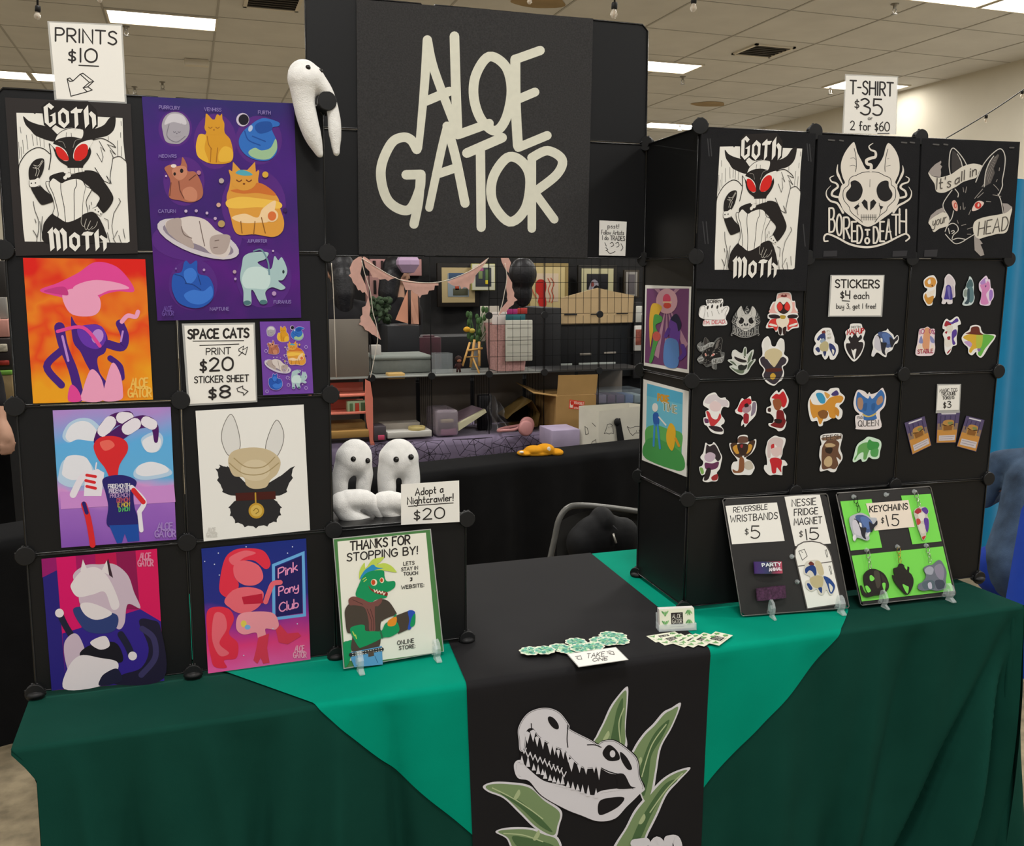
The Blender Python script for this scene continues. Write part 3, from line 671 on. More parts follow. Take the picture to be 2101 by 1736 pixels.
    body('235 1440 250 1370 310 1350 330 1280 350 1265 380 1290 430 1265 440 1360 520 1390 560 1470 550 1560 480 1620 390 1630 290 1590 245 1510', n1)
    A.sp('330 1530 400 1490 480 1500 540 1460 550 1540 470 1600 380 1590', n2); A.sp('330 1350 390 1320 430 1370 400 1430 350 1440', n2); A.lines('340 1440 400 1450 460 1490|260 1370 320 1390 350 1440|440 1380 460 1450', 7, ink('#173b84'), True)
    u1, u2 = ink('#a9c6c8'), ink('#c9dfdd')
    body('780 1290 795 1230 860 1200 980 1200 960 1250 900 1280 1000 1330 1030 1230 1060 1260 1090 1240 1130 1340 1100 1410 1060 1420 1115 1470 1080 1490 1010 1470 960 1510 975 1590 920 1590 870 1500 850 1500 850 1600 795 1600 790 1500 765 1400', u1)
    A.sp('780 1400 830 1320 950 1320 1000 1400 970 1480 880 1480 800 1470', u2); A.line('870 1190 930 1180 980 1270 990 1370', 12, ink('#6d8f9d'), True); A.oval(1100, 1350, 9, 14, ink('#2a3a40'))
    for q in ((820, 1590, 30), (945, 1585, 30)): A.oval(q[0], q[1], q[2], 18, ink('#4d777c'))
    for (x, y, r, c) in ((445, 582, 17, '#b57a8e'), (620, 645, 20, '#b9a9a4'), (598, 832, 17, '#d3a896'), (345, 880, 12, '#c9b6d2'), (425, 878, 12, '#b9a2c4'), (508, 895, 11, '#c3aacb'), (572, 937, 12, '#c3a9c4'), (620, 978, 27, '#b79a62'), (960, 597, 24, '#d9a93e'), (1112, 872, 18, '#3b1f5a'),
                         (485, 1335, 10, '#b59cc6'), (722, 1350, 14, '#b49aa8'), (728, 1405, 10, '#b49ac6'), (1028, 1518, 17, '#b796c2'), (1020, 1188, 8, '#c3aacb'), (192, 608, 8, '#c3aacb'), (268, 1325, 8, '#7a5aa8')): A.oval(x, y, r, r, ink(c))
    if names:
        T = ink('#8d7db8')
        A.txt('PURRCURY', 138, 88, 298, 94, 26, T, 4); A.txt('VENHISS', 488, 103, 618, 108, 26, T, 4); A.txt('FURTH', 905, 128, 1000, 132, 26, T, 4); A.txt('MEOWRS', 135, 465, 272, 466, 24, T, 4)
        A.txt('CATURN', 132, 892, 265, 892, 24, T, 4); A.txt('JUPURRTER', 820, 1122, 972, 1122, 22, T, 4); A.txt('NAPTUNE', 532, 1650, 678, 1648, 24, T, 4); A.txt('FURANUS', 1026, 1596, 1158, 1594, 24, T, 4)
        signature(A, 162, 1620, 250, 1690, ink('#6a4fa0'), 5)
def signature(A, x0, y0, x1, y1, m, lw):
    w = x1 - x0; h = (y1 - y0)
    A.txt('ALOE', x0 + w * .12, y0 + h * .46, x1 - w * .15, y0 + h * .42, h * .48, m, lw, gap=.08); A.txt('GATOR', x0, y1, x1, y1 - h * .03, h * .48, m, lw, gap=.08)
pur = grad([(0, '#43206f'), (.22, '#5a1d80'), (.5, '#3f2370'), (.75, '#4a2180'), (1, '#32286e')], 2, .5, 4, .3)
A = Art(PL, 0.0055); A.sheet('291 198 603 212 618 652 323 658', pur); A.z = (290, 200, 3.774)
glow = ink('#572782')
for (x, y, rx, ry) in ((262, 240, 130, 140), (570, 340, 165, 215), (910, 330, 180, 190), (330, 650, 160, 190), (870, 830, 250, 280), (430, 1100, 350, 170), (400, 1450, 190, 200), (950, 1400, 215, 230)): A.oval(x, y, rx, ry, glow)
space_cats(A); A.build('art_print', label='large purple poster of eight planet coloured cats with their names', cat='print', group='prints on the left rack')
# --- orange print: a plain vase of pink petals (stand-in)
org = grad([(0, '#f2a51e'), (.3, '#f07a18'), (.5, '#ea4a1a'), (.68, '#f08420'), (1, '#e22318')], 2, 1.1, 3.2, .3, 1.3)
A = Art(PL, 0.0055); A.sheet('47 529 298 532 314 820 68 828', org)
pk, pk2, pk3, pu, pu2, pu3 = ink('#e6489a'), ink('#f2a3c6'), ink('#c93a86'), ink('#472081'), ink('#6a35b0'), ink('#c08bd6')
A.sp('82 597 120 580 160 560 195 538 235 545 262 570 275 598 240 598 205 610 200 640 165 640 140 615', pk)
A.sp('150 590 190 575 240 580 265 592 225 596 200 606 170 610', pk2); A.sp('130 600 160 592 200 606 206 632 190 648 150 646 132 624', pk2); A.sp('90 597 130 588 140 605 120 604', pk3)
A.sp('146 650 160 668 200 666 220 690 216 722 200 735 205 765 222 790 205 796 190 770 176 745 165 722 150 700', pu); A.sp('160 672 205 668 218 695 200 716 170 705', pu2); A.oval(200, 690, 12, 15, pu3, 20)
A.line('122 672 130 710 150 760 163 815', 22, pu, True, taper=(1, .8, .9)); A.line('128 690 140 740', 5, pu3, True); A.line('222 706 250 712 256 690 246 664', 17, pu, True); A.line('248 700 252 680', 4, pu3, True)
A.line('125 720 96 752 126 790', 15, pu, True); A.line('226 735 246 752 250 775', 12, pu, True)
A.sp('170 800 185 760 200 765 212 790 210 822 168 822', pk2); A.sp('212 822 214 795 230 745 246 765 252 800 248 820', pk2); A.sp('140 822 145 790 160 800 166 822', pk); A.line('250 660 262 648 278 650 283 640', 9, pk2, True); A.line('118 680 170 672 205 710', 7, pk, True)
signature(A, 263, 778, 310, 815, ink('#f3c25c'), 3.2)
A.build('art_print', label='red and orange print with a pink and purple figure, second from top on the left', cat='print', group='prints on the left rack')
# --- beach sky print (stand-in)
sky = grad([(0, '#8a55b8'), (.3, '#a36cc8'), (.42, '#d79ad8'), (.5, '#67b4e6'), (.75, '#62b2ea'), (1, '#b58fd6')], 2, .25, 2.5, .3, 2.2)
A = Art(PL, 0.0055); A.sheet('108 842 350 835 362 1107 126 1124', sky)
cl, cl2 = ink('#e9eaf2'), ink('#b9d4ee')
for s_ in ('128 895 140 870 165 858 190 862 210 885 200 905 160 902 140 908', '120 975 130 945 160 940 185 950 195 985 150 1000 122 990', '280 960 310 950 345 960 350 975 300 985 275 978', '290 900 320 885 335 900 325 925 300 925'): A.sp(s_, cl2); A.sp([(x * .8 + 32, y * .85 + 135) if x < 215 else (x * .85 + 46, y * .85 + 140) for x, y in PP(s_)], cl)
A.poly('123 1010 357 995 360 1030 125 1045', ink('#cf8fd6'))
vi, wh, rd, nv = ink('#4f1763'), ink('#ece6f0'), ink('#dc2a30'), ink('#2a2370')
A.line('205 905 215 880 235 862 262 856', 26, vi, True); A.line('212 884 226 866', 25, wh); A.line('250 857 263 858', 24, wh)
A.line('225 905 248 888 280 868 305 866 318 878 320 905', 26, vi, True, taper=(1.1, 1, .3)); A.line('262 880 277 870', 25, wh); A.line('300 865 312 871', 22, wh)
A.sp('192 915 205 898 235 895 258 905 262 925 245 955 240 985 228 985 215 960 200 940', rd); A.sp('205 908 225 903 235 915 215 925', ink('#ee6a5e'))
A.poly('175 970 200 962 214 970 208 1018 172 1018', wh); A.line('150 1015 165 985 178 972', 14, wh, True); A.lines('178 975 196 978|176 986 194 990|178 998 196 1002', 6, rd); A.line('196 962 198 950', 3, wh)
A.sp('210 985 228 976 258 976 280 988 274 1010 276 1040 285 1078 250 1085 220 1078 222 1040 216 1010', nv); A.poly('224 1078 284 1076 286 1110 262 1112 256 1095 250 1114 240 1115', ink('#1d4ea8'))
A.line('270 1000 288 1018 296 1032 286 1050', 10, wh, True); A.line('274 1006 294 1030', 10, rd, True); A.line('286 1050 290 1088', 9, wh, True); A.line('172 1035 180 1060 186 1090 190 1118', 12, rd, True); A.line('172 1033 178 1052', 8, nv)
for k, cc in enumerate(('#e8e4ee', '#d2c4de', '#b08fc0', '#c85a68', '#e0c04a', '#5ac06a')):
    n_ = ('PRIDEMONTH', 'PRIDEMONTH', 'PRIDEMON', 'DEMON', 'E MON', 'D MON')[k]; A.txt(n_, (222, 224, 226, 240, 242, 244)[k], 1002 + k * 9.6, 266, 1000 + k * 9.6, 8, ink(cc), 1.5, gap=.12)
signature(A, 318, 1074, 360, 1102, ink('#a583c8'), 2.6)
A.build('art_print', label='blue and lilac cloud print with a striped cup and navy shirt, left column', cat='print', group='prints on the left rack')
# --- white print (stand-in)
A = Art(PL, 0.0055); A.sheet('401 843 623 830 636 1088 418 1111', mat('#f0eee9', rough=.35))
bk, crm, gd = ink('#2b2a2c'), ink('#cdbb98'), ink('#c49a35')
def shaggy(pts, k, amp):
    P = catmull(PP(pts), True, 8); out = []
    cx = sum(p[0] for p in P) / len(P); cy = sum(p[1] for p in P) / len(P)
    for i, (x, y) in enumerate(P):
        s_ = 1 + (amp if i % k == 0 else 0); out.append((cx + (x - cx) * s_, cy + (y - cy) * s_))
    return out
for s_ in ('470 935 455 905 458 875 474 850 488 880 492 920', '545 925 552 890 568 862 582 888 578 918 562 942'): A.sp(s_, ink('#e2e0dc')); A.line(s_, 1.4, ink('#77726c'), True, True)
A.poly(shaggy('447 965 470 960 520 1000 570 980 600 960 585 1010 560 1020 575 1040 565 1068 525 1080 485 1070 472 1040 490 1020 460 1010', 4, .07), bk)
A.sp('468 945 480 925 520 918 555 925 575 945 570 970 555 985 545 1000 520 1003 505 995 500 980 478 975', crm); A.oval(524, 965, 30, 22, ink('#d8c8a8'))
A.lines('470 950 500 972 540 972 572 950|480 940 505 958 540 958 564 938', 2, ink('#a8946a'), True)
A.poly('483 1012 565 1008 566 1024 484 1028', ink('#4a1c16')); A.line('524 1012 525 1040', 3, gd); A.oval(526, 1048, 16, 16, gd); A.oval(526, 1048, 12, 12, ink('#d9b75a')); A.line('520 1048 526 1043 531 1049 525 1054', 1.5, ink('#8a6a20'), True)
signature(A, 424, 1084, 445, 1102, ink('#d2cfc9'), 2)
A.build('art_print', label='white print with cream shape, black ruff and round gold medal', cat='print', group='prints on the left rack')
# --- striped magenta print (stand-in)
A = Art(PL, 0.0055); A.sheet('85 1147 322 1126 337 1397 106 1417', ink('#b4116a'))
for q, c_ in (('85 1147 115 1144 136 1414 106 1417', '#28207a'), ('85 1147 115 1144 117 1170 87 1185', '#98166a'), ('115 1144 155 1141 168 1300 128 1300', '#d81268'), ('155 1141 195 1137 205 1300 168 1300', '#a51260'), ('195 1137 238 1134 248 1300 205 1300', '#c2134f'), ('238 1134 278 1130 288 1250 248 1250', '#8f1450'), ('278 1130 322 1126 330 1275 288 1270', '#d8185c'), ('128 1300 288 1250 330 1275 337 1397 136 1414', '#33228a')): A.poly(q, ink(c_))
A.sp('285 1275 310 1272 330 1290 336 1392 240 1405 250 1385 290 1370 305 1330', ink('#1f1b33')); A.line('292 1290 315 1310 318 1350 290 1385', 12, ink('#3a3560'), True)
lv, lv2 = ink('#cdb8c8'), ink('#e6dde0')
A.sp('150 1180 175 1160 205 1158 235 1158 262 1180 275 1215 288 1248 262 1240 255 1280 240 1290 215 1250 190 1240 165 1240 160 1210', lv)
A.sp('148 1195 170 1170 200 1165 225 1190 245 1240 230 1250 215 1215 190 1220 160 1225 146 1208', lv2); A.poly('165 1172 170 1148 184 1180', lv2); A.poly('212 1172 222 1146 232 1186', ink('#3a2430')); A.poly('208 1172 219 1150 224 1180', lv2)
A.sp('150 1250 170 1245 200 1252 240 1262 238 1290 215 1300 180 1296 160 1275', ink('#2f3f78')); A.sp('165 1240 190 1238 230 1258 200 1272 175 1262', lv2); A.line('122 1258 135 1285 152 1312', 13, ink('#1f1f38'), True); A.oval(122, 1258, 9, 9, lv2); A.line('248 1302 262 1325 270 1345', 14, ink('#1f1f38'), True); A.oval(272, 1346, 9, 9, lv2)
A.sp('132 1320 150 1300 165 1310 175 1350 150 1390 135 1360', lv); A.sp('165 1338 190 1322 235 1318 252 1345 245 1360 200 1350 170 1352', ink('#18151f')); A.sp('132 1414 140 1370 165 1345 205 1350 240 1358 238 1380 205 1408', lv2); A.sp('205 1395 215 1382 240 1372 250 1395 230 1404 204 1407', ink('#1f1f38')); A.sp('185 1318 215 1305 225 1325 205 1333', lv2)
signature(A, 283, 1136, 314, 1162, ink('#e08aa8'), 2.4)
A.build('art_print', label='magenta and navy striped print with pale lilac figure, bottom left of the rack', cat='print', group='prints on the left rack')
# --- neon club print (stand-in)
nite = grad([(0, '#ee5fa8'), (.2, '#ea3f82'), (.4, '#8a2f9a'), (.55, '#2a2f8a'), (1, '#1c2f86')], 2, .2, 3, .3, 5)
A = Art(PL, 0.0055); A.sheet('413 1126 628 1105 637 1353 427 1382', nite)
r1, r2, r3, bt = ink('#e8324a'), ink('#f06a78'), ink('#c41f3c'), ink('#dd3a52')
A.line('561 1160 622 1135 625 1262 562 1270', 6, ink('#6fb4ec'), closed=True); A.poly('566 1164 619 1141 621 1258 566 1266', ink('#241f62'))
NP = ink('#f39ac8')
A.txt('Pink', 571, 1186, 610, 1170, 19, NP, 2.6, gap=.12); A.txt('Pony', 572, 1222, 612, 1210, 17, NP, 2.6, gap=.12); A.txt('Club', 573, 1256, 612, 1246, 18, NP, 2.6, gap=.12)
A.sp('460 1150 478 1130 505 1125 540 1130 555 1155 545 1168 520 1150 490 1155 480 1180 490 1200 478 1228 455 1220 450 1200', r1); A.sp('470 1145 500 1130 525 1135 500 1145 480 1160', r2)
A.sp('480 1160 500 1150 530 1160 540 1185 525 1200 500 1200 482 1185', r2)
A.sp('425 1255 445 1245 470 1250 480 1270 470 1300 488 1320 485 1350 460 1355 465 1370 440 1368 432 1345 425 1300', r1); A.sp('440 1260 460 1262 465 1290 450 1320 470 1340 450 1345 435 1310', r2)
A.sp('465 1225 485 1208 515 1205 540 1215 535 1240 515 1255 490 1258 470 1245', r2); A.poly('496 1225 538 1218 540 1238 500 1240', r3); A.line('545 1235 552 1215 560 1198 575 1195', 10, r2, True); A.line('480 1215 465 1235 490 1250 510 1248', 9, r2, True)
A.sp('485 1290 490 1262 520 1255 560 1258 572 1280 565 1292 545 1290 545 1305 530 1310 525 1298 500 1302', ink('#f59aa6')); A.oval(500, 1280, 6, 7, ink('#e9d05a')); A.oval(508, 1287, 6, 5, ink('#7ab4e6'))
A.poly('530 1308 552 1300 548 1330 553 1360 540 1362 535 1350 528 1362 520 1355 525 1335', bt); A.poly('566 1292 575 1282 590 1300 612 1298 618 1305 590 1322 572 1318', bt)
for (x, y) in ((448, 1135), (590, 1135), (505, 1122), (440, 1158), (600, 1122), (420, 1152), (560, 1290), (500, 1345), (610, 1280), (450, 1180)): A.oval(x, y, 1.3, 1.3, ink('#cfd4f0'))
signature(A, 602, 1326, 628, 1350, ink('#f3a3c0'), 2)
A.build('art_print', label='navy to pink print with red curls and a neon Pink Pony Club board', cat='print', group='prints on the left rack')
# --- SPACE CATS price sign
def sign(plane, off, outer, inner=None, paper=PAPER):
    A = Art(plane, off)
    if inner: A.sheet(outer, LAM, .0004); A.sheet(inner, paper, .0003)
    else: A.sheet(outer, paper)
    return A
def arrow(A, pts, lw, m): A.line(pts, lw, m, closed=True)
A = sign(PL, .0065, '373 664 523 662 528 825 385 833', '378 668 520 666 525 822 389 829')
A.txt('SPACE CATS', 386, 695, 510, 692, 18, INK, 4.2); A.lines('396 700 500 699|410 709 490 706', 1.8, INK)
A.txt('PRINT', 423, 728, 473, 726, 13, INK, 2); arrow(A, '490 716 500 710 498 718 508 712 504 728 490 720', 1.6, INK); A.line('490 730 498 722', 1.6, INK)
A.txt('$20', 411, 762, 478, 759, 26, INK, 4); A.txt('STICKER SHEET', 399, 786, 510, 782, 13, INK, 2.2); A.txt('$8', 429, 818, 472, 815, 24, INK, 4)
arrow(A, '486 797 498 792 498 797 509 803 500 811 499 806 488 803', 1.6, INK)
A.build('price_sign', label='laminated sign reading SPACE CATS print $20, sticker sheet $8', cat='sign')
A = Art(PL, .0065); A.sheet('533 660 636 659 643 807 540 811', ink('#7446a8')); A.z = (290, 200, 3.774)
A.warp = homog(((291, 198), (603, 212), (618, 652), (323, 658)), ((535, 661), (633, 660), (640, 806), (541, 809)))
space_cats(A, halo=ink('#b9a6d8'), names=False); A.z = None; A.warp = None
for (x, y) in ((590, 716), (586, 730), (588, 744), (584, 760), (628, 712), (592, 790), (628, 796), (548, 803), (546, 720), (590, 775)): A.line([(x + 3 * math.cos(k), y + 3 * math.sin(k)) for k in range(6)], .9, ink('#b9a6d8'), True, True)
A.build('sticker_sheet', label='small purple sticker sheet of eight cats beside the SPACE CATS sign', cat='sticker sheet')
# --- PRINTS sign standing above the rack
A = sign(PL, .004, '97 43 251 50 260 213 112 207', '101 46 248 53 256 209 116 203')
A.txt('PRINTS', 114, 84, 239, 92, 27, INK, 3.6); A.txt('$10', 141, 126, 199, 128, 27, INK, 3.6); A.line('162 134 202 136', 2.4, INK)
A.lines('137.7 162.0 143.2 166.9 149.9 166.0 164.5 152.3 183.4 169.1 170.6 180.3 179.1 188.2 145.6 197.4 137.7 162.0|164.5 152.3 170.0 150.2 191.9 166.9 183.4 169.1|191.9 166.9 180.3 177.9 188.9 184.6 179.1 188.2|180.3 177.9 170.6 180.3|137.7 162.0 143.2 159.9 149.9 166.0', 1.9, INK)
A.build('price_sign', label='laminated sign reading PRINTS $10 with an arrow, above the left rack', cat='sign')
# ================================================================== banner and note on the centre panels
ban_m = mat('#3b3a3a', rough=.9, spec=.1, noise=.18, nscale=260, bump=.3, bscale=700, name='charcoal_woven_cloth')
cream = mat('#dedccb', rough=.75, spec=.15, noise=.03, nscale=60, name='cream_print')
def logo(A, w, m, k=1.0):
    """the hand lettered ALOE GATOR, in banner zoom coordinates"""
    L = lambda p, q, sm=False, cl=False, tp=None: A.line(p, q * k, m, sm, cl, tp)
    L('832 215 815 480 785 800', 50, True, tp=(1, .95, .75)); L('832 215 870 380 990 700', 50, True, tp=(1, .95, .95)); L('825 545 950 492', 50); L('978 195 985 450 995 725', 52, True); L('1000 725 1165 665', 50)
    L('1165 305 1095 400 1082 520 1120 640 1195 705 1255 640 1285 490 1255 360', 52, True, True); L('1306 320 1308 560 1320 785', 54, True); L('1306 320 1440 272', 50); L('1320 535 1412 496', 48); L('1322 795 1478 730', 48)
    L('775 805 745 755 700 740 640 770 588 880 585 980 620 1080 690 1130 745 1120 790 1020 797 940', 52, True); L('797 940 718 942', 52); L('795 950 785 1080 760 1208', 50, True)
    L('938 680 905 820 842 1120', 48, True, tp=(.9, .95, .9)); L('938 680 985 850 1035 1095', 50, True); L('880 940 985 905', 48); L('1045 825 1235 742', 52); L('1118 815 1122 1225', 50)
    L('1262 850 1185 960 1185 1090 1275 1195 1362 1120 1385 960 1340 870', 52, True, True); L('1395 850 1395 1232', 46); L('1395 850 1480 812 1558 860 1530 940 1410 1035', 50, True); L('1412 1040 1516 1182', 46)
A = Art(PT, 0.006); A.sheet('731 -2 1217 38 1205 529 736 522', ban_m, .0014); A.z = (560, 0, 2.6262); logo(A, 1, cream)
A.build('banner', label='charcoal cloth banner with the shop name hand lettered in cream', cat='banner')
A = Art(PT, 0.004); A.sheet('1230 452 1286 455 1283 525 1229 524', PAPER)
A.txt('psst!', 1247, 468, 1270, 469, 9, INK, 1.2); A.txt('Follow Artists', 1234, 481, 1280, 482, 9, INK, 1.1); A.txt('I do TRADES', 1236, 492, 1282, 494, 9, INK, 1.2)
A.lines('1241 498 1244 505|1252 500 1256 497 1259 503 1254 506|1263 500 1268 497 1270 504 1265 507|1243 508 1247 512 1243 514|1246 515 1252 520 1262 516|1274 500 1278 508 1274 514', 1.1, INK, True)
A.build('note', label='small white handwritten note taped right of the banner', cat='note')
# ================================================================== right rack: shirts
SHIRT = mat('#232325', rough=.9, spec=.1, noise=.06, nscale=30, bump=.35, bscale=500, name='black_cotton')
def shirt_sheet(A, p): A.sheet(p, SHIRT, .006); return A
CLIP = mat('#3c3b39', rough=.4, name='grey_clip')
A = shirt_sheet(Art(PR, 0.005), '1440 262 1674 274 1654 597 1428 592')
for q in ('1452 285 1455 320', '1457 285 1460 320', '1442 455 1447 500', '1449 455 1453 500', '1656 295 1659 330', '1661 296 1664 331', '1648 460 1652 505'): A.line(q, 2, mat('#3a3a3c', rough=.5))
A.z = (20, 200, 7.782); A.warp = homog(((33.5, 231.5), (251.3, 242.4), (266, 497.5), (50.2, 495.5)), ((1477, 301), (1646, 305), (1630, 552), (1466, 553.5)))
goth_moth(A); A.build('folded_t_shirt', label='black shirt with the red eyed moth lady print, leftmost on the right rack', cat='t-shirt', group='shirts on the right rack')
SK = ink('#e6dfd4'); SD = ink('#1f1d1e')
def bored(A, w=SK, k=SD, lw=1.0, text=True, c=None):
    c = c or w
    A.sp('488 85 520 120 550 230 610 350 655 440 690 470 740 460 800 465 860 390 920 280 955 150 998 95 1080 180 1135 300 1152 430 1140 530 1100 620 1090 660 1120 700 1118 750 1152 850 1130 940 1100 1000 1050 1070 900 1180 800 1250 700 1287 600 1250 480 1160 360 1060 310 960 278 880 300 790 322 700 372 660 340 580 313 450 330 330 390 200', w)
    A.lines('530 555 470 575 432 620 425 690 370 740 347 790 355 900 430 1000 445 1050 480 1100 560 1165 620 1220|530 555 620 515 730 503 850 515 940 560 1010 590 1032 640 1035 690 1080 730 1095 800 1080 900 985 1000 960 1060 870 1130 800 1220', 9 * lw, k, True)
    A.lines('505 170 530 300 535 430 520 500|985 180 955 300 942 430 945 500', 9 * lw, k, True); A.lines('450 310 500 305 520 330|440 420 490 410 530 425|1000 310 975 320|1020 410 960 425', 5 * lw, k, True)
    A.sp('455 650 520 625 590 670 625 760 600 860 540 920 450 925 395 870 393 800 455 720', k); A.sp('990 640 930 630 860 670 823 750 840 850 890 910 960 925 1030 880 1047 810 1000 720', k)
    A.poly('650 895 692 930 700 1055 650 1010 608 940', k); A.poly('782 895 735 930 730 1055 780 1010 822 940', k); A.poly('500 1010 550 968 585 990 530 1045', k); A.poly('855 980 920 1000 890 1042', k)
    A.line('570 950 545 1050 560 1120', 7 * lw, k, True); A.line('860 950 880 1050 865 1120', 7 * lw, k, True)
    A.line('600 1150 820 1150', 7 * lw, k)
    for i in range(9): A.line([605 + i * 26, 1112, 605 + i * 26, 1192], 7 * lw, k)
    A.lines('730 610 728 720', 5 * lw, k)
    T = lambda p, q, tp: A.line(p, q, c, True, taper=tp)
    T('772 97 715 140 740 190 805 220 805 290 740 310 680 340 690 390 745 410 740 490', 42, (.2, 1, 1)); T('215 560 160 590 180 640 250 670 270 720 200 780 190 840 275 865', 30, (.3, 1, 1)); T('172 700 112 770 112 850 170 920 260 950 320 1040 345 1085', 34, (.1, .8, 1)); T('270 400 262 500 300 600 345 690', 34, (.2, 1.1, .3))
    T('1240 570 1285 600 1270 650 1190 680 1165 730 1230 780 1240 850 1160 875', 30, (.3, 1, 1)); T('1278 715 1320 790 1300 880 1220 940 1130 990 1065 1080', 34, (.1, .8, 1)); T('1195 415 1200 500 1160 600 1105 700', 34, (.2, 1.1, .3))
    A.line('130 1490 80 1490 78 1425 130 1390 260 1440 430 1530 600 1572 760 1572 950 1520 1130 1430 1240 1388 1292 1440 1240 1490', 26, c, True, taper=(.8, 1.2, .8))
    if text:
        for ch, x, y, w_, h in (('B', 148, 1362, 80, 340), ('O', 255, 1410, 72, 300), ('R', 355, 1455, 85, 300), ('E', 470, 1495, 62, 280), ('D', 548, 1520, 72, 250), ('T', 665, 1405, 56, 75), ('O', 660, 1525, 58, 80), ('D', 780, 1520, 70, 230), ('E', 872, 1495, 60, 280), ('A', 955, 1462, 80, 290), ('T', 1045, 1405, 110, 290), ('H', 1150, 1375, 95, 340)):
            A.glyph(ch, x, y, w_, h, c, 26, 0, {'B': -.1, 'R': -.25, 'H': .3}.get(ch, 0) * .3)
A = shirt_sheet(Art(PR, 0.005), '1679 277 1888 284 1879 530 1668 530'); A.z = (1680, 280, 6.943); bored(A); A.z = None
for q in ('1690 515 1718 514 1717 526 1689 527', '1832 515 1862 514 1860 526 1831 527'): A.poly(q, mat('#343336', rough=.4))
for q in ('1700 287 1712 288', '1723 288 1730 289', '1850 292 1860 293', '1868 292 1876 293'): A.line(q, 3, mat('#5a5856', rough=.4))
A.build('folded_t_shirt', label='black shirt with the eared cat skull and BORED TO DEATH lettering', cat='t-shirt', group='shirts on the right rack')
RB, RG = ink('#dcd6c9'), ink('#a39b96')
def fox(A, rb=RB, rg=RG, ln=ink('#cfcac2'), tx=ink('#56504a'), head=None, lw=1.0, text=True):
    if head: A.sp('470 560 450 400 460 230 500 160 600 240 690 390 780 520 900 420 1000 280 1120 180 1180 185 1215 280 1210 430 1180 600 1150 760 1170 900 1190 1040 1000 1200 800 1340 700 1400 540 1470 400 1350 430 1220 450 1170 380 1000 370 920 420 830', head)
    A.poly('162 500 200 440 260 380 340 332 342 360 325 385 355 410 335 450 340 500 332 555 240 548', rg)
    A.lines('470 540 450 400 462 230 500 160 560 200 640 300 692 395|560 240 610 330 632 420', 13 * lw, ln, True)
    A.sp('490 230 520 200 570 260 620 400 560 470 490 490', ink('#3c3837'))
    A.sp('165 495 230 548 330 560 470 520 560 460 640 410 780 372 905 405 860 480 825 560 760 585 640 625 560 680 500 712 380 770 275 752 250 650 190 560', rb)
    A.poly('1000 350 1120 240 1135 260 1060 440 1075 500 1020 640 930 690 950 500', ink('#5c5754'))
    for i in range(9): A.line([1000 + i * 12, 640 - i * 45, 960 + i * 14, 520 - i * 28], 7 * lw, ink('#8c8580'))
    A.lines('815 625 900 420 1000 280 1120 178 1180 185 1217 280 1210 430 1180 600 1180 680 1135 790|930 690 950 500 1000 360 1060 270', 13 * lw, ln, True)
    A.lines('490 735 420 830 368 925 380 1000 440 1100 452 1180|1120 790 1160 880 1190 1050|530 720 575 780 570 830|510 1020 490 1110 455 1170', 12 * lw, ln, True)
    A.lines('640 700 650 760|690 690 675 770|605 960 605 1000|640 910 645 1000|670 970 660 1000|560 1150 575 1190|800 850 850 790 910 720|840 840 920 770|930 650 900 690|1060 660 1100 700 1130 740|1110 590 1095 620|960 890 1020 895|1050 800 1160 820|720 1070 745 1010|620 1220 680 1205|700 1270 770 1245|700 1340 750 1340|1140 430 1135 470', 9 * lw, ink('#9c958f'), True)
    A.sp('762 1015 800 920 860 882 925 905 900 960 830 1010', ink('#e6cfc6')); A.oval(846, 945, 46, 46, ink('#c8352c'), -20); A.oval(852, 940, 13, 26, ink('#e6cfc6'), 10)
    A.sp('488 900 530 875 565 940 562 1022 510 990', ink('#e3b6a8')); A.oval(536, 945, 22, 40, ink('#cf5a4a')); A.oval(540, 945, 10, 25, ink('#e3b6a8'))
    A.lines('395 1300 430 1225 500 1190 560 1225 572 1290 510 1350 490 1400|400 1340 470 1420 540 1470 620 1450 700 1400 790 1345|490 1420 570 1395 670 1410|440 1260 455 1330|480 1300 510 1290 520 1310 490 1330', 12 * lw, ln, True)
    A.poly('165 1165 200 1080 280 1010 365 972 390 1030 300 1060 215 1120', rg); A.sp('168 1170 260 1090 370 1038 430 1080 445 1180 420 1230 320 1262 240 1310 200 1235', rb)
    A.poly('1180 915 1250 920 1315 968 1305 1030 1200 1060 1195 970', rg); A.poly('790 1360 860 1400 912 1470 880 1480 915 1560 932 1625 880 1640 800 1560', rg)
    A.sp('778 1230 820 1150 950 1102 1130 1070 1240 1040 1312 985 1290 1100 1240 1305 1100 1338 940 1380 860 1402 795 1350', rb)
    if text:
        A.txt("It's", 275, 725, 475, 690, 150, tx, 14 * lw, .05); A.txt('all', 530, 660, 660, 590, 130, tx, 14 * lw, .05); A.txt('in', 735, 555, 825, 525, 150, tx, 14 * lw, .05); A.txt('your', 220, 1235, 405, 1175, 140, tx, 11 * lw, .15); A.txt('HEAD', 845, 1360, 1250, 1278, 185, tx, 15 * lw, .1)
A = shirt_sheet(Art(PR, 0.005), '1892 284 2093 291 2076 529 1882 530'); A.z = (1880, 280, 6.679); fox(A); A.z = None
for q in ('1897 513 1924 512 1922 527 1896 527',): A.poly(q, mat('#343336', rough=.4))
for q in ('1915 296 1926 297', '1937 296 1944 297', '2072 303 2080 303'): A.line(q, 3, mat('#5a5856', rough=.4))
A.build('folded_t_shirt', label="black shirt with the black fox head and ribbon reading It's all in your HEAD", cat='t-shirt', group='shirts on the right rack')
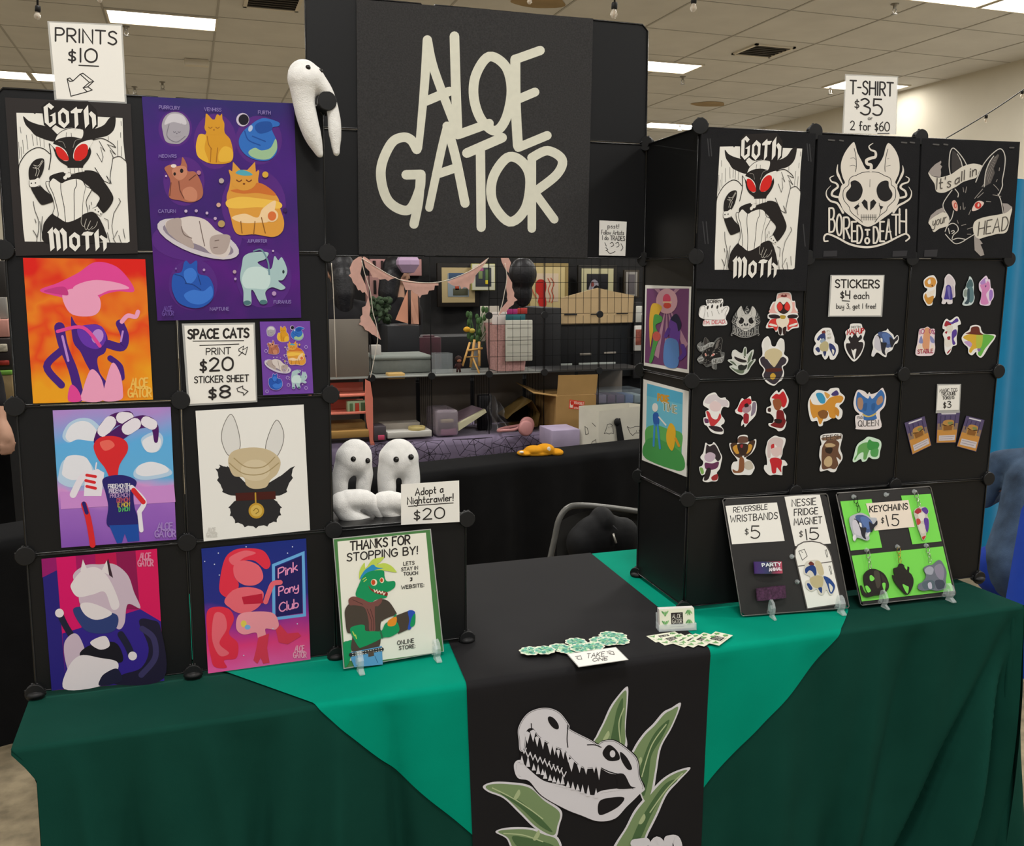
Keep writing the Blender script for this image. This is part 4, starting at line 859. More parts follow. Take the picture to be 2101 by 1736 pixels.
# ---- signs on the right rack
A = sign(PR, .004, '1734 152 1843 157 1839 276 1728 273', '1736 155 1841 159 1837 276 1731 273')
A.txt('T-SHIRT', 1744, 192, 1832, 197, 27, INK, 3.3, .02); A.txt('$', 1754, 222, 1763, 222, 20, INK, 2.2); A.txt('35', 1766, 235, 1810, 237, 33, INK, 3.4); A.txt('or', 1781, 246, 1790, 246, 8, INK, 1.3); A.txt('2 for $60', 1745, 266, 1825, 269, 18, INK, 2.1); A.line('1801 274 1824 274', 2, ink('#6a6a6a'))
A.build('price_sign', label='laminated sign reading T-SHIRT $35 or 2 for $60, above the right rack', cat='sign')
A = sign(PR, .005, '1704 564 1815 564 1810 650 1699 650', '1707 566 1813 566 1807 647.5 1702 648')
A.txt('STICKERS', 1714, 590, 1804, 591, 16, INK, 2.8); A.txt('$4', 1725, 612, 1744, 613, 16, INK, 2.4); A.line('1728 617 1743 618', 1.8, INK); A.txt('each', 1752, 613, 1783, 613, 14, INK, 1.8); A.txt('buy 3, get 1 free!', 1716, 633, 1797, 633, 10, INK, 1.3)
A.build('price_sign', label='laminated sign reading STICKERS $4 each, buy 3 get 1 free', cat='sign')
A = sign(PR, .005, '1923 788 1972 788 1969 847 1920 848', '1925 791 1969.5 790 1967 841 1922 842')
A.txt('MAGIC TCG', 1928, 805, 1964, 803, 6.5, INK, 1.1); A.txt('TREASURE', 1931, 812, 1961, 810, 6, INK, 1); A.txt('TOKENS', 1934, 820, 1958, 818, 6, INK, 1); A.txt('$3', 1936, 837, 1951, 836, 13, INK, 1.7)
A.build('price_sign', label='small laminated sign reading treasure tokens $3 above three cards', cat='sign')
def token(p, label):
    q = PP(p); A = Art(PR, .0038); A.warp = homog(((0, 0), (100, 0), (100, 160), (0, 160)), q)
    A.sheet('0 0 100 0 100 160 0 160', ink('#5a4f73')); A.poly('2 55 98 55 98 100 2 100', ink('#8d7560')); A.poly('2 88 98 88 98 158 2 158', ink('#c98f45'))
    for k in (15, 35, 60, 82): A.line([k, 20, k, 70], 5, ink('#433a5c'))
    A.line('20 9 80 9', 7, ink('#d8d4dc')); A.sp('26 60 30 44 50 38 75 42 78 62 76 92 30 94', ink('#b98a4a')); A.line('28 62 52 70 76 60', 5, ink('#4a3218')); A.sp('50 50 70 48 72 58 56 62', ink('#7f8a52')); A.poly('30 68 74 68 72 90 32 92', ink('#8a5c2c')); A.poly('12 118 92 116 92 146 12 148', ink('#cfc6c8')); A.lines('18 126 86 124|18 138 80 136', 3, ink('#9b93a0'))
    A.build('token_card', label=label, cat='card', group='treasure chest cards')
token('1924 845 1970 844 1961 908 1921 909', 'purple and gold treasure chest card, upright middle one of three')
token('1856 868 1897 854 1911 914 1872 933', 'purple and gold treasure chest card tilted left, left of the three')
token('1983 853 2020 862 2003 927 1963 916', 'purple and gold treasure chest card tilted right, right of the three')
# ---- prints on the side of the right rack
A = Art(PS, .0035); A.sheet('1324 585 1418 588 1413 766 1321 750', mat('#efece6', rough=.35))
IN = '1327 592 1414 592 1410 758 1323 744'; A.poly(IN, ink('#74406f'))
for k in range(18):
    a = k * math.pi / 9 + .1; A.poly([(1368, 620)] + [(1368 + 62 * math.cos(a + d), max(593, min(742, 620 + 120 * math.sin(a + d)))) if True else 0 for d in (0, .17)] if 1368 + 62 * math.cos(a) > 1326 and 1368 + 62 * math.cos(a + .17) > 1326 and 1368 + 62 * math.cos(a) < 1412 and 1368 + 62 * math.cos(a + .17) < 1412 else [(1368, 620), (1369, 620), (1368, 621)], ink('#b98aa0'))
A.oval(1368, 618, 22, 26, ink('#d8a6b0')); A.oval(1368, 614, 8, 11, ink('#e04a6a')); A.oval(1369, 627, 8, 6, ink('#d84a3a')); A.line('1361 620 1377 620', 3, ink('#efc9a0'))
A.sp('1336 628 1345 622 1358 630 1352 645 1345 660 1338 690 1334 712 1332 660', ink('#e3b53a')); A.sp('1344 645 1358 650 1357 660 1345 668 1352 690 1345 715 1338 742 1332 740 1340 700 1340 660', ink('#4f9f4a')); A.oval(1347, 690, 8, 10, ink('#cf5a52'))
A.sp('1375 655 1385 648 1394 662 1395 690 1390 712 1378 700 1372 680', ink('#6a3f9c')); A.sp('1376 655 1388 644 1398 665 1392 680 1388 664', ink('#1d1d3c')); A.sp('1364 702 1378 694 1392 706 1390 752 1363 748', ink('#5a86c4')); A.line('1400 710 1404 725 1396 735', 9, ink('#5a3590'), True); A.line('1366 690 1372 676', 8, ink('#5a3590'))
A.build('art_print', label='purple sunburst print with green and purple puppets, upper one on the rack side', cat='print', group='prints on the side of the right rack')
A = Art(PS, .0035); A.sheet('1320 778 1413 803 1409 979 1317 944', mat('#efece6', rough=.35))
skg = grad([(0, '#3f8f4a'), (.25, '#54b060'), (.42, '#9fd08a'), (.5, '#b9e0dc'), (1, '#4fb0d2')], 2, 0, 1, .35)
A.poly('1328 787 1401 806 1398 966 1324 940', ink('#6fbfd6')); A.poly('1328 787 1401 806 1400.5 830 1327 812', ink('#58b2d4')); A.sp('1325 880 1345 872 1370 880 1399 890 1398 925 1398 966 1360 953 1324 940 1324 910', ink('#5fae5c')); A.sp('1325 905 1350 900 1398 930 1398 966 1324 940', ink('#4a9c50'))
A.txt('POKE', 1350, 822, 1372, 827, 14, ink('#d89a2a'), 3); A.txt('TIME', 1360, 841, 1388, 848, 15, ink('#f0eee8'), 3.4); A.txt('TIME', 1360, 841, 1388, 848, 15, ink('#5a7a3a'), 1.4)
A.sp('1340 850 1350 848 1352 870 1342 872', ink('#2c5fb0')); A.lines('1343 872 1341 915|1349 872 1354 920', 4, ink('#3f8fd0')); A.oval(1344, 836, 6, 9, ink('#ece8e2')); A.line('1352 856 1366 872', 3, ink('#ece8e2')); A.sp('1368 885 1376 868 1386 882 1384 912 1378 925 1368 908', ink('#e9b52e')); A.line('1386 900 1393 915', 5, ink('#e09a2a'))
A.build('art_print', label='blue sky and green hill print, lower one on the rack side', cat='print', group='prints on the side of the right rack')
# ---- die-cut stickers
G_ST = 'die-cut stickers on the right rack'
def sticker(zoom, outline, label, draw, edge='#f1efec', smooth=True, group=G_ST, plane=None, off=.0036):
    A = Art(plane or PR, off, zoom); p = PP(outline)
    A.sheet(catmull(p, True, 5) if smooth else p, mat(edge, rough=.4), .0004); draw(A)
    A.build('sticker', label=label, cat='sticker', group=group)
def pats(*items):
    """patches of colour: ('hex', points) smooth shapes"""
    def d(A):
        for c_, p_ in items: A.sp(p_, ink(c_))
    return d
Z1 = (1420, 590, 8.267); Z2 = (1420, 790, 8.267); Z3 = (1650, 550, 8.265); Z4 = (1860, 550, 8.265); Z5 = (1640, 780, 5.2525)
def d(A):
    g = ink('#8f8b86'); A.line('120 440 150 330 210 320 220 400 200 520 240 540 540 545 560 450 600 360 590 330 540 360 500 420', 8, g, True); A.lines('260 420 270 500|330 400 350 480|430 380 460 450|500 380 510 420', 8, g, True)
    for (x, y) in ((265, 340), (340, 320), (430, 330), (490, 300)): A.oval(x, y, 16, 34, ink('#3a3634'), 15)
    A.txt('SORRY,', 258, 262, 515, 258, 46, ink('#4a4644'), 13); A.txt("I'M DEAD.", 200, 622, 575, 605, 56, ink('#d97f86'), 13)
sticker(Z1, '250 205 400 200 510 190 528 240 522 320 600 312 632 350 610 430 580 480 575 545 590 570 580 635 400 645 250 655 185 645 190 575 215 545 130 500 115 430 140 330 200 300 250 310 240 250', "white sticker of white forms reading SORRY I'M DEAD, top left of stickers", d)
def d(A): A.warp = None; A.z = None; A.warp = homog(((98, 85), (1330, 85), (1300, 1590), (70, 1590)), ((1502, 628), (1560, 628), (1558, 693), (1500, 693))); bored(A, ink('#c9c7c2'), SD, .8, True, ink('#a9a8a5'))
sticker(Z1, '835 310 880 380 930 310 970 370 1020 312 1080 380 1130 450 1155 540 1140 650 1120 700 1140 780 1090 810 1000 840 900 855 780 830 720 790 660 810 665 760 690 720 680 620 680 530 720 450 780 370', 'grey cat skull sticker reading BORED TO DEATH', d, '#3c3c3c')
sticker(Z1, '1470 95 1660 85 1700 220 1745 230 1760 330 1790 380 1790 440 1805 500 1780 540 1810 640 1800 680 1700 700 1630 745 1600 735 1570 800 1480 805 1450 740 1420 755 1380 690 1260 690 1270 620 1320 545 1285 520 1285 460 1330 420 1320 350 1370 250 1420 230 1440 130', 'pink edged sticker of a small moth with big red eyes and red cape', pats(('#eab3aa', '1470 110 1650 100 1690 240 1740 250 1740 340 1770 400 1770 430 1330 430 1340 350 1390 260 1430 240'), ('#7a2f2c', '1500 150 1530 120 1560 135 1590 115 1610 150 1560 165'), ('#efe9e0', '1400 300 1440 200 1550 165 1660 200 1700 300 1680 420 1550 460 1420 410'), ('#33211f', '1435 310 1490 240 1550 290 1610 240 1665 320 1640 400 1560 450 1470 410'), ('#dd3b34', '1440 320 1480 250 1530 300 1530 360 1480 400'), ('#dd3b34', '1570 310 1610 245 1660 310 1640 390 1580 370'), ('#2c2223', '1300 470 1400 455 1480 480 1480 520 1340 520'), ('#2c2223', '1620 480 1700 455 1790 470 1770 515 1640 520'), ('#d8403a', '1330 550 1460 530 1470 590 1440 720 1400 720 1370 670 1290 670'), ('#d8403a', '1620 540 1760 540 1790 650 1700 670 1640 720 1620 700'), ('#f0e6dc', '1330 610 1440 640 1430 665 1310 640'), ('#f0e6dc', '1650 640 1770 600 1775 630 1660 665'), ('#efe3cf', '1430 540 1530 520 1640 540 1620 640 1530 690 1450 640'), ('#b99a3a', '1490 480 1540 470 1590 485 1570 530 1510 530'), ('#33211f', '1465 670 1520 690 1515 790 1480 790'), ('#33211f', '1540 690 1600 670 1580 790 1545 790')))
def d(A): A.z = None; A.warp = homog(((160, 150), (1315, 150), (1315, 1640), (160, 1640)), ((1430, 692), (1487, 692), (1485, 758), (1430, 758))); fox(A, ink('#a9aaa8'), ink('#767674'), ink('#777672'), ink('#55524e'), ink('#1c1a1b'), 1.2, True)
sticker(Z1, '210 855 260 890 310 930 360 930 430 855 490 860 500 950 495 1080 550 1100 550 1180 530 1250 430 1280 420 1380 385 1390 345 1330 240 1350 190 1290 130 1290 95 1210 150 1140 190 1110 120 1080 80 1000 120 940 185 930', 'small black fox head sticker with grey ribbons', d, '#5c5d5c')
sticker(Z1, '690 1070 740 1055 790 1090 850 1110 880 1020 915 1010 930 1060 930 1130 1000 1070 1045 1055 1040 1120 1010 1230 1070 1210 1070 1250 1000 1340 950 1430 880 1475 800 1475 720 1430 640 1360 640 1330 690 1310 610 1250 620 1220 680 1210 670 1140', 'pale sticker of a crocodile skull in aloe leaves, bottom middle of its six', pats(('#5e6a58', '640 1245 700 1260 760 1330 700 1300'), ('#66735f', '880 1060 910 1030 910 1160 880 1160'), ('#66735f', '1020 1080 950 1200 930 1290 990 1230'), ('#5e6a58', '1050 1225 960 1290 940 1400 1000 1310'), ('#6a7764', '660 1350 760 1390 880 1380 870 1450 800 1455 720 1410'), ('#2a2d2a', '790 1320 930 1310 900 1390 800 1400'), ('#dcdcd6', '690 1100 730 1070 790 1110 860 1150 930 1190 940 1270 880 1240 780 1200 690 1190'), ('#2a2626', '720 1170 800 1200 920 1240 900 1270 800 1260 730 1210'), ('#dcdcd6', '690 1200 780 1250 880 1285 940 1280 890 1320 800 1290 700 1240'), ('#2f3330', '870 1170 900 1180 890 1200')), '#cfd4cd')
sticker(Z1, '1200 900 1240 850 1290 830 1330 900 1350 980 1385 1000 1420 990 1450 920 1500 860 1560 900 1570 1050 1560 1130 1620 1180 1630 1240 1590 1310 1540 1350 1560 1450 1530 1560 1460 1610 1390 1665 1290 1630 1230 1570 1190 1480 1220 1390 1150 1300 1135 1220 1190 1150 1190 1050 1180 980', 'cream and black sticker with gold medal, hanging over the row gap', pats(('#e8e6e0', '1215 920 1280 850 1320 960 1280 1060 1230 1100'), ('#e8e6e0', '1450 960 1540 890 1560 1000 1540 1090'), ('#3a333c', '1160 1200 1240 1180 1380 1330 1520 1180 1600 1220 1580 1290 1520 1340 1540 1450 1470 1580 1390 1640 1290 1590 1210 1500 1240 1390 1170 1290'), ('#d3c49c', '1230 1120 1280 1060 1390 1030 1500 1070 1530 1140 1480 1230 1430 1310 1390 1350 1340 1300 1300 1230 1240 1200'), ('#5a2a22', '1270 1380 1500 1370 1500 1420 1275 1430'), ('#cfa63f', '1325 1490 1375 1450 1420 1500 1380 1565 1335 1550')))
sticker(Z2, '390 128 440 190 490 220 560 210 580 240 630 290 620 380 540 370 500 420 490 500 550 590 540 650 490 690 530 750 525 830 420 830 320 790 255 700 205 660 195 560 235 540 230 450 285 410 190 340 210 240 280 160', 'sticker with white plume, red and plum patches, top left of the red stickers', pats(('#d9cfd4', '210 290 280 190 400 160 480 240 590 260 610 350 500 360 400 260 300 320'), ('#e6cfd0', '300 330 380 270 490 330 470 430 380 450 310 410'), ('#c93a3e', '240 450 290 460 340 560 420 580 470 480 490 560 390 680 320 700 270 560'), ('#6a3a5e', '210 570 270 580 280 640 220 640'), ('#33262c', '280 700 420 700 510 740 510 790 380 780')))
sticker(Z2, '840 230 900 250 990 190 1010 270 1080 280 1100 380 1080 500 1040 560 1000 600 960 640 895 715 880 660 835 695 840 620 870 560 830 510 750 480 730 430 770 380', 'small sticker with red tuft and lilac wing, top middle of the red stickers', pats(('#c72a36', '770 430 850 270 980 230 1000 320 870 380 850 460'), ('#8d7f92', '1030 300 1085 310 1070 460 1000 530 1010 420'), ('#b08f9a', '860 390 980 330 1000 420 920 480 860 450'), ('#2a1c1f', '890 330 940 310 960 360 900 380'), ('#a02a36', '880 490 960 500 950 640 890 650 870 600')))
sticker(Z2, '1430 95 1470 130 1540 68 1600 160 1640 260 1610 370 1540 420 1590 520 1590 600 1600 640 1560 750 1470 785 1420 745 1310 700 1300 650 1370 640 1385 560 1330 490 1265 470 1265 390 1320 360 1345 330 1325 220', 'tall sticker with red hood and brown face patch, top right of the red stickers', pats(('#c92a30', '1350 220 1420 150 1480 160 1550 110 1610 260 1560 380 1490 330 1400 240'), ('#9a5a38', '1370 260 1480 240 1520 340 1470 430 1400 400'), ('#7d1f22', '1440 440 1540 440 1570 560 1590 620 1540 720 1470 730 1330 680 1420 600'), ('#2c1a18', '1400 580 1520 590 1500 650 1410 640'), ('#3a211f', '1285 400 1330 390 1335 450 1290 450')))
sticker(Z2, '230 980 280 1010 340 1000 370 970 430 1040 470 1130 510 1220 490 1330 470 1420 420 1490 445 1560 420 1630 330 1635 260 1650 185 1630 190 1580 240 1500 160 1530 120 1400 170 1370 190 1300 140 1230 190 1150 210 1060', 'sticker with dark ears, plum body and a green bottle patch, bottom left', pats(('#352b30', '230 1120 250 1010 300 1040 380 1010 450 1120 490 1230 430 1290 330 1170 240 1180'), ('#c9b3c4', '215 1190 300 1140 390 1180 380 1260 300 1310 220 1270'), ('#6a3558', '220 1320 340 1330 450 1300 430 1400 330 1440 230 1420'), ('#2c2226', '250 1420 320 1430 280 1590 200 1610'), ('#a02f33', '330 1560 430 1510 430 1600 350 1620'), ('#7fae5a', '130 1410 180 1410 200 1490 160 1510')))
sticker(Z2, '780 880 860 845 940 860 940 950 1000 960 1085 920 1075 1050 1010 1160 910 1240 1000 1290 1060 1390 1040 1460 990 1525 880 1525 740 1525 680 1470 665 1390 700 1310 770 1290 740 1230 660 1120 635 990 720 1000 775 980', 'brown and gold hooded snake sticker in a tall hat, bottom middle', pats(('#6a4a3e', '800 880 930 880 940 970 780 980'), ('#4a3428', '650 1010 770 1000 850 1230 720 1190'), ('#4a3428', '960 980 1070 950 1000 1150 880 1220'), ('#d29a3e', '690 1060 770 1020 800 1150 740 1160'), ('#d29a3e', '960 1010 1020 1030 990 1120 920 1160'), ('#3a2a24', '770 1010 870 990 950 1020 930 1140 860 1200 790 1130'), ('#a03038', '820 1020 860 1010 855 1060 825 1060'), ('#8d5a3a', '810 1230 880 1260 870 1460 720 1490 690 1430 780 1450'), ('#c9bfae', '900 1310 990 1290 1040 1400 960 1440 890 1400')))
sticker(Z2, '1400 862 1480 880 1580 905 1575 1000 1540 1090 1530 1180 1500 1260 1570 1280 1615 1340 1600 1370 1540 1380 1530 1500 1520 1530 1400 1520 1310 1530 1225 1440 1230 1360 1270 1350 1265 1240 1245 1130 1270 1000 1300 930', 'sticker with long pale hair and red suit patches, bottom right of the red stickers', pats(('#d8c6c4', '1290 970 1400 890 1540 930 1530 1060 1510 1200 1420 1020 1340 1040 1330 1220 1280 1210'), ('#c9383c', '1340 1020 1390 1000 1390 1080 1345 1090'), ('#e3c9c6', '1350 1080 1500 1060 1490 1180 1420 1220 1350 1170'), ('#c92c34', '1320 1260 1420 1230 1520 1280 1510 1400 1510 1480 1440 1400 1420 1490 1360 1490 1340 1370')))
def d(A):
    pats(('#7d3a34', '300 1075 350 1060 360 1110 310 1120'), ('#333f72', '215 1210 270 1130 350 1110 360 1230 310 1240 280 1190 250 1230'), ('#9fb0c4', '270 1230 330 1190 350 1250 290 1270'), ('#c2b68c', '270 1300 350 1240 410 1280 400 1400 330 1420 270 1380'), ('#39426f', '190 1370 240 1340 270 1400 240 1430'), ('#3a416c', '320 1420 375 1420 350 1500'), ('#363f74', '425 1280 500 1310 540 1400 500 1490 460 1430 430 1370'), ('#e6e2d6', '470 1380 510 1400 490 1470'))(A)
    A.txt("IT'S", 385, 1090, 430, 1085, 30, ink('#b3ad97'), 5); A.txt('MY', 400, 1145, 450, 1140, 34, ink('#b3ad97'), 5); A.txt('BEST', 395, 1200, 460, 1195, 30, ink('#b3ad97'), 5)
sticker(Z3, '300 1030 380 1012 450 1025 480 1090 510 1180 520 1260 570 1310 580 1420 540 1510 500 1550 440 1545 420 1480 390 1530 350 1550 310 1500 290 1460 200 1480 160 1420 165 1340 200 1280 175 1220 200 1130', 'white sticker of a blue and sand sea monster, left of the three under the sign', d)
def d(A):
    pats(('#2c2628', '750 1200 780 1150 810 1180 860 1100 910 1180 960 1130 980 1190 920 1250 990 1260 1000 1330 950 1450 850 1550 760 1460 710 1350 715 1280 780 1270'), ('#f1efec', '800 1380 830 1400 850 1380 885 1375 870 1450 850 1545'))(A)
    A.txt('MOTH', 800, 1020, 950, 1015, 34, ink('#6a6462'), 8); A.txt('MAN-UP', 728, 1130, 1010, 1100, 80, ink('#bb2a30'), 17)
sticker(Z3, '790 950 900 940 970 950 990 1010 1035 1060 1020 1130 1000 1200 1025 1260 1010 1360 950 1490 850 1585 770 1520 700 1400 675 1280 700 1210 710 1150 700 1080 770 1020', 'white sticker of a dark winged moth man reading MOTH MAN-UP', d)
ORC = (('#4c5f8e', '1250 1110 1350 1080 1450 1120 1510 1210 1490 1330 1400 1350 1330 1290'), ('#5d78b0', '1320 1120 1420 1110 1480 1200 1440 1290 1370 1250'), ('#2c2c34', '1230 1140 1290 1170 1330 1260 1400 1270 1370 1400 1380 1480 1320 1430 1290 1300'), ('#2c2c34', '1450 1170 1520 1210 1580 1150 1590 1210 1540 1260 1490 1350 1460 1290'), ('#cfccd6', '1200 1180 1250 1150 1290 1250 1300 1400 1240 1390 1190 1330'), ('#e8e6ea', '1165 1410 1210 1380 1200 1470 1160 1490'), ('#f1efec', '1295 1190 1325 1200 1325 1260 1300 1240'), ('#e0dee2', '1390 1400 1450 1340 1440 1400 1400 1430'))
sticker(Z3, '1230 1120 1340 1070 1390 1060 1415 1028 1445 1070 1510 1130 1530 1180 1580 1135 1605 1190 1580 1270 1530 1300 1490 1390 1410 1440 1390 1510 1330 1490 1260 1440 1220 1440 1180 1500 1142 1490 1150 1420 1170 1350 1160 1260 1190 1170', 'blue and black orca sticker, right of the three under the sign', pats(*ORC))
# upper right group
sticker(Z4, '400 130 470 130 520 230 500 310 490 480 445 530 435 620 360 640 320 590 285 520 290 440 340 390 350 350 305 320 290 220 340 160', 'orange and white puppy-like sticker, first of the top four', pats(('#d89a48', '310 220 390 160 470 170 500 240 470 310 400 330 320 300'), ('#f0eae2', '360 220 400 190 410 260 370 270'), ('#7a4a20', '420 290 450 285 440 320'), ('#f0e6d8', '340 420 420 390 480 360 470 430 400 490 340 480'), ('#d09540', '300 500 330 430 360 500 460 470 430 590 360 610')))
sticker(Z4, '715 100 790 160 830 250 820 330 825 480 780 510 775 600 700 610 685 570 650 610 595 600 610 530 595 470 640 280 650 170', 'pale sticker with a violet dress patch, second of the top four', pats(('#d8cdd2', '670 170 720 130 780 180 810 260 770 300 690 290'), ('#4a3f94', '670 310 750 310 780 520 700 530 630 510'), ('#cdbfca', '625 480 650 330 670 330 640 500'), ('#cdbfca', '760 320 800 310 810 470 785 480'), ('#7a72b8', '690 330 735 330 740 510 720 515')), '#e6dfe2')
sticker(Z4, '1070 140 1110 180 1140 280 1140 420 1155 500 1130 590 1080 630 990 640 945 610 980 530 955 460 970 370 1000 340 1020 260 1050 200', 'grey green sticker with pointed top, third of the top four', pats(('#4f6a70', '1010 310 1060 200 1110 210 1130 300 1070 350'), ('#5f8086', '1040 340 1120 330 1140 520 1090 590 1030 520'), ('#3c4f58', '1030 370 1070 370 1060 590 980 600 1030 520'), ('#8d9a92', '980 380 1020 370 1020 480 970 470')), '#cfdcdc')
sticker(Z4, '1350 130 1390 190 1415 200 1430 330 1470 360 1480 490 1440 560 1410 630 1330 640 1240 610 1260 520 1270 420 1235 370 1230 260 1280 190', 'pink and lilac sticker, fourth of the top four', pats(('#d88ac0', '1250 290 1330 230 1400 240 1410 350 1350 450 1390 600 1260 600 1280 400'), ('#b58acf', '1250 250 1300 190 1350 170 1340 250 1280 280'), ('#efe6f0', '1335 180 1360 200 1350 260 1340 230'), ('#a27acb', '1420 370 1460 390 1460 490 1415 560 1400 440'), ('#5a4a78', '1335 300 1350 290 1350 320 1335 325')), '#ead6ea')
def d(A):
    pats(('#dfa179', '310 1030 370 1010 410 1060 400 1150 390 1290 380 1370 320 1390 270 1330 280 1180'), ('#8a8fc0', '210 1250 250 1150 280 1260 240 1280'), ('#8a8fc0', '400 1150 460 1200 470 1270 410 1250'), ('#efe0d0', '180 1330 240 1290 300 1390 400 1370 430 1290 470 1340 440 1400 320 1430 210 1420'))(A)
    A.txt('10', 225, 1125, 300, 1105, 75, ink('#b04a78'), 13); A.txt('0%', 385, 1105, 475, 1125, 75, ink('#b04a78'), 11); A.txt('STABLE', 190, 1450, 445, 1435, 62, ink('#a83a52'), 14)
sticker(Z4, '220 1040 300 1020 360 995 410 1030 475 1035 480 1120 475 1240 485 1360 450 1470 330 1490 170 1480 155 1400 180 1290 200 1150', 'peach and lilac sticker reading 100% STABLE', d, '#f0dfe4')
sticker(Z4, '680 860 740 890 850 820 900 870 920 950 870 975 870 1040 850 1180 850 1300 780 1330 750 1420 690 1475 650 1410 640 1280 640 1200 615 1120 650 1050 610 1020 630 920', 'white, red and violet jester sticker', pats(('#a82f3c', '640 980 670 900 720 920 760 960 700 990'), ('#5a3f9c', '690 890 760 920 850 850 880 900 820 930 760 950'), ('#e3ddd2', '690 980 780 980 770 1080 720 1110 680 1060'), ('#5b409a', '770 1090 840 1040 850 1130 800 1200 830 1280 780 1290'), ('#e8e2d8', '650 1200 740 1200 760 1300 690 1340 650 1290'), ('#a82f3c', '690 1170 740 1160 735 1215 700 1215'), ('#a82f3c', '690 1430 750 1370 740 1400 700 1450'), ('#a82f3c', '650 1090 690 1070 680 1115')))
sticker(Z4, '1090 985 1180 965 1250 990 1270 1060 1330 1120 1500 1130 1495 1200 1400 1330 1310 1480 1250 1520 1190 1470 1180 1420 1110 1480 1050 1440 1040 1350 970 1280 935 1190 980 1110 1060 1050', 'yellow to green sticker of a creature in a brown hat', pats(('#dcb23e', '960 1180 1030 1130 1200 1120 1260 1200 1240 1330 1140 1380 1090 1440 1060 1400 1110 1290 1050 1240'), ('#6cb84c', '1230 1140 1480 1150 1420 1260 1330 1370 1260 1490 1210 1450 1250 1330'), ('#b9c24a', '1190 1130 1290 1130 1270 1330 1190 1350'), ('#c3a0cf', '980 1250 1060 1240 1110 1290 1080 1340 1010 1290'), ('#6f3428', '1000 1110 1080 1080 1100 1010 1180 990 1230 1010 1250 1090 1300 1130 1180 1130'), ('#8a6fb0', '1200 1370 1260 1370 1230 1420')))
# lower middle group
sticker(Z5, '160 130 200 105 300 120 340 90 420 85 440 130 490 180 470 240 430 280 465 330 455 400 420 425 380 400 300 440 260 450 250 490 210 495 190 440 130 440 100 340 95 240 130 160', 'orange sticker with blue wing patch and small purple cap', pats(('#d8963a', '115 200 150 260 260 260 330 190 430 165 475 190 450 240 390 260 390 400 330 400 300 330 240 460 215 470 190 400 150 410 120 330'), ('#3f9cc8', '180 150 240 140 280 200 270 250 220 240'), ('#e0a550', '270 130 330 160 300 200'), ('#8a5a30', '200 350 260 320 310 350 290 410 230 410'), ('#4a3f7a', '345 150 400 110 425 155 370 170'), ('#d08d34', '390 290 430 330 420 390 380 350')))
def d(A):
    pats(('#3f72b4', '630 130 690 170 740 200 760 170 790 200 860 120 890 110 920 170 900 270 850 320 820 360 830 420 700 430 690 360 640 330 610 250'), ('#b08a72', '630 200 670 190 690 250 670 320 630 290'), ('#b08a72', '850 190 890 170 900 230 850 270 830 240'), ('#34619c', '690 260 730 250 720 330 690 320'), ('#34619c', '780 260 820 250 810 320 780 320'), ('#cfb96a', '680 360 750 385 830 350 810 380 750 400 700 390'))(A)
    A.txt('YAS', 625, 420, 680, 415, 30, ink('#4a4644'), 5); A.txt('QUEEN', 635, 500, 855, 490, 62, ink('#4a4644'), 7)
sticker(Z5, '625 110 700 120 735 150 755 130 775 150 840 130 890 85 910 100 935 180 920 280 870 340 870 400 870 520 630 530 610 500 605 390 650 370 600 320 585 230', 'blue big eared sticker reading QUEEN', d, '#efe6e6')
def d(A):
    pats(('#6f4f3c', '250 720 300 650 380 640 430 680 420 760 450 830 440 860 400 830 420 910 380 960 330 950 250 960 240 860 240 800'), ('#cdb288', '270 860 310 820 350 840 350 910 310 935 270 910'), ('#c9ad84', '280 690 340 680 390 700 360 720 290 720'), ('#33261f', '280 740 330 725 360 740 340 790 290 780'), ('#8a6a52', '250 620 440 600 420 640 270 650'))(A)
    A.txt('FEESH', 255, 650, 450, 632, 50, ink('#57483f'), 8)
sticker(Z5, '230 600 330 575 460 580 450 680 440 740 465 810 460 860 420 920 390 985 340 990 300 970 230 985 220 950 235 890 215 820 225 720 240 690', 'brown bear-like sticker reading FEESH, lower left of its four', d)
sticker(Z5, '640 680 700 640 740 610 800 620 870 650 885 700 870 770 855 840 790 850 750 830 720 870 680 880 660 850 600 885 575 870 590 810 610 730', 'mint edged green sticker of a four legged creature, lower right of its four', pats(('#6bab5f', '620 800 640 710 720 670 770 700 740 790 720 850 690 850 690 780 640 800 600 865 595 840'), ('#449a4c', '740 660 760 640 790 660 850 670 860 710 820 760 750 750 730 710'), ('#57a55a', '770 760 850 740 840 820 780 820')), '#d6f0da')
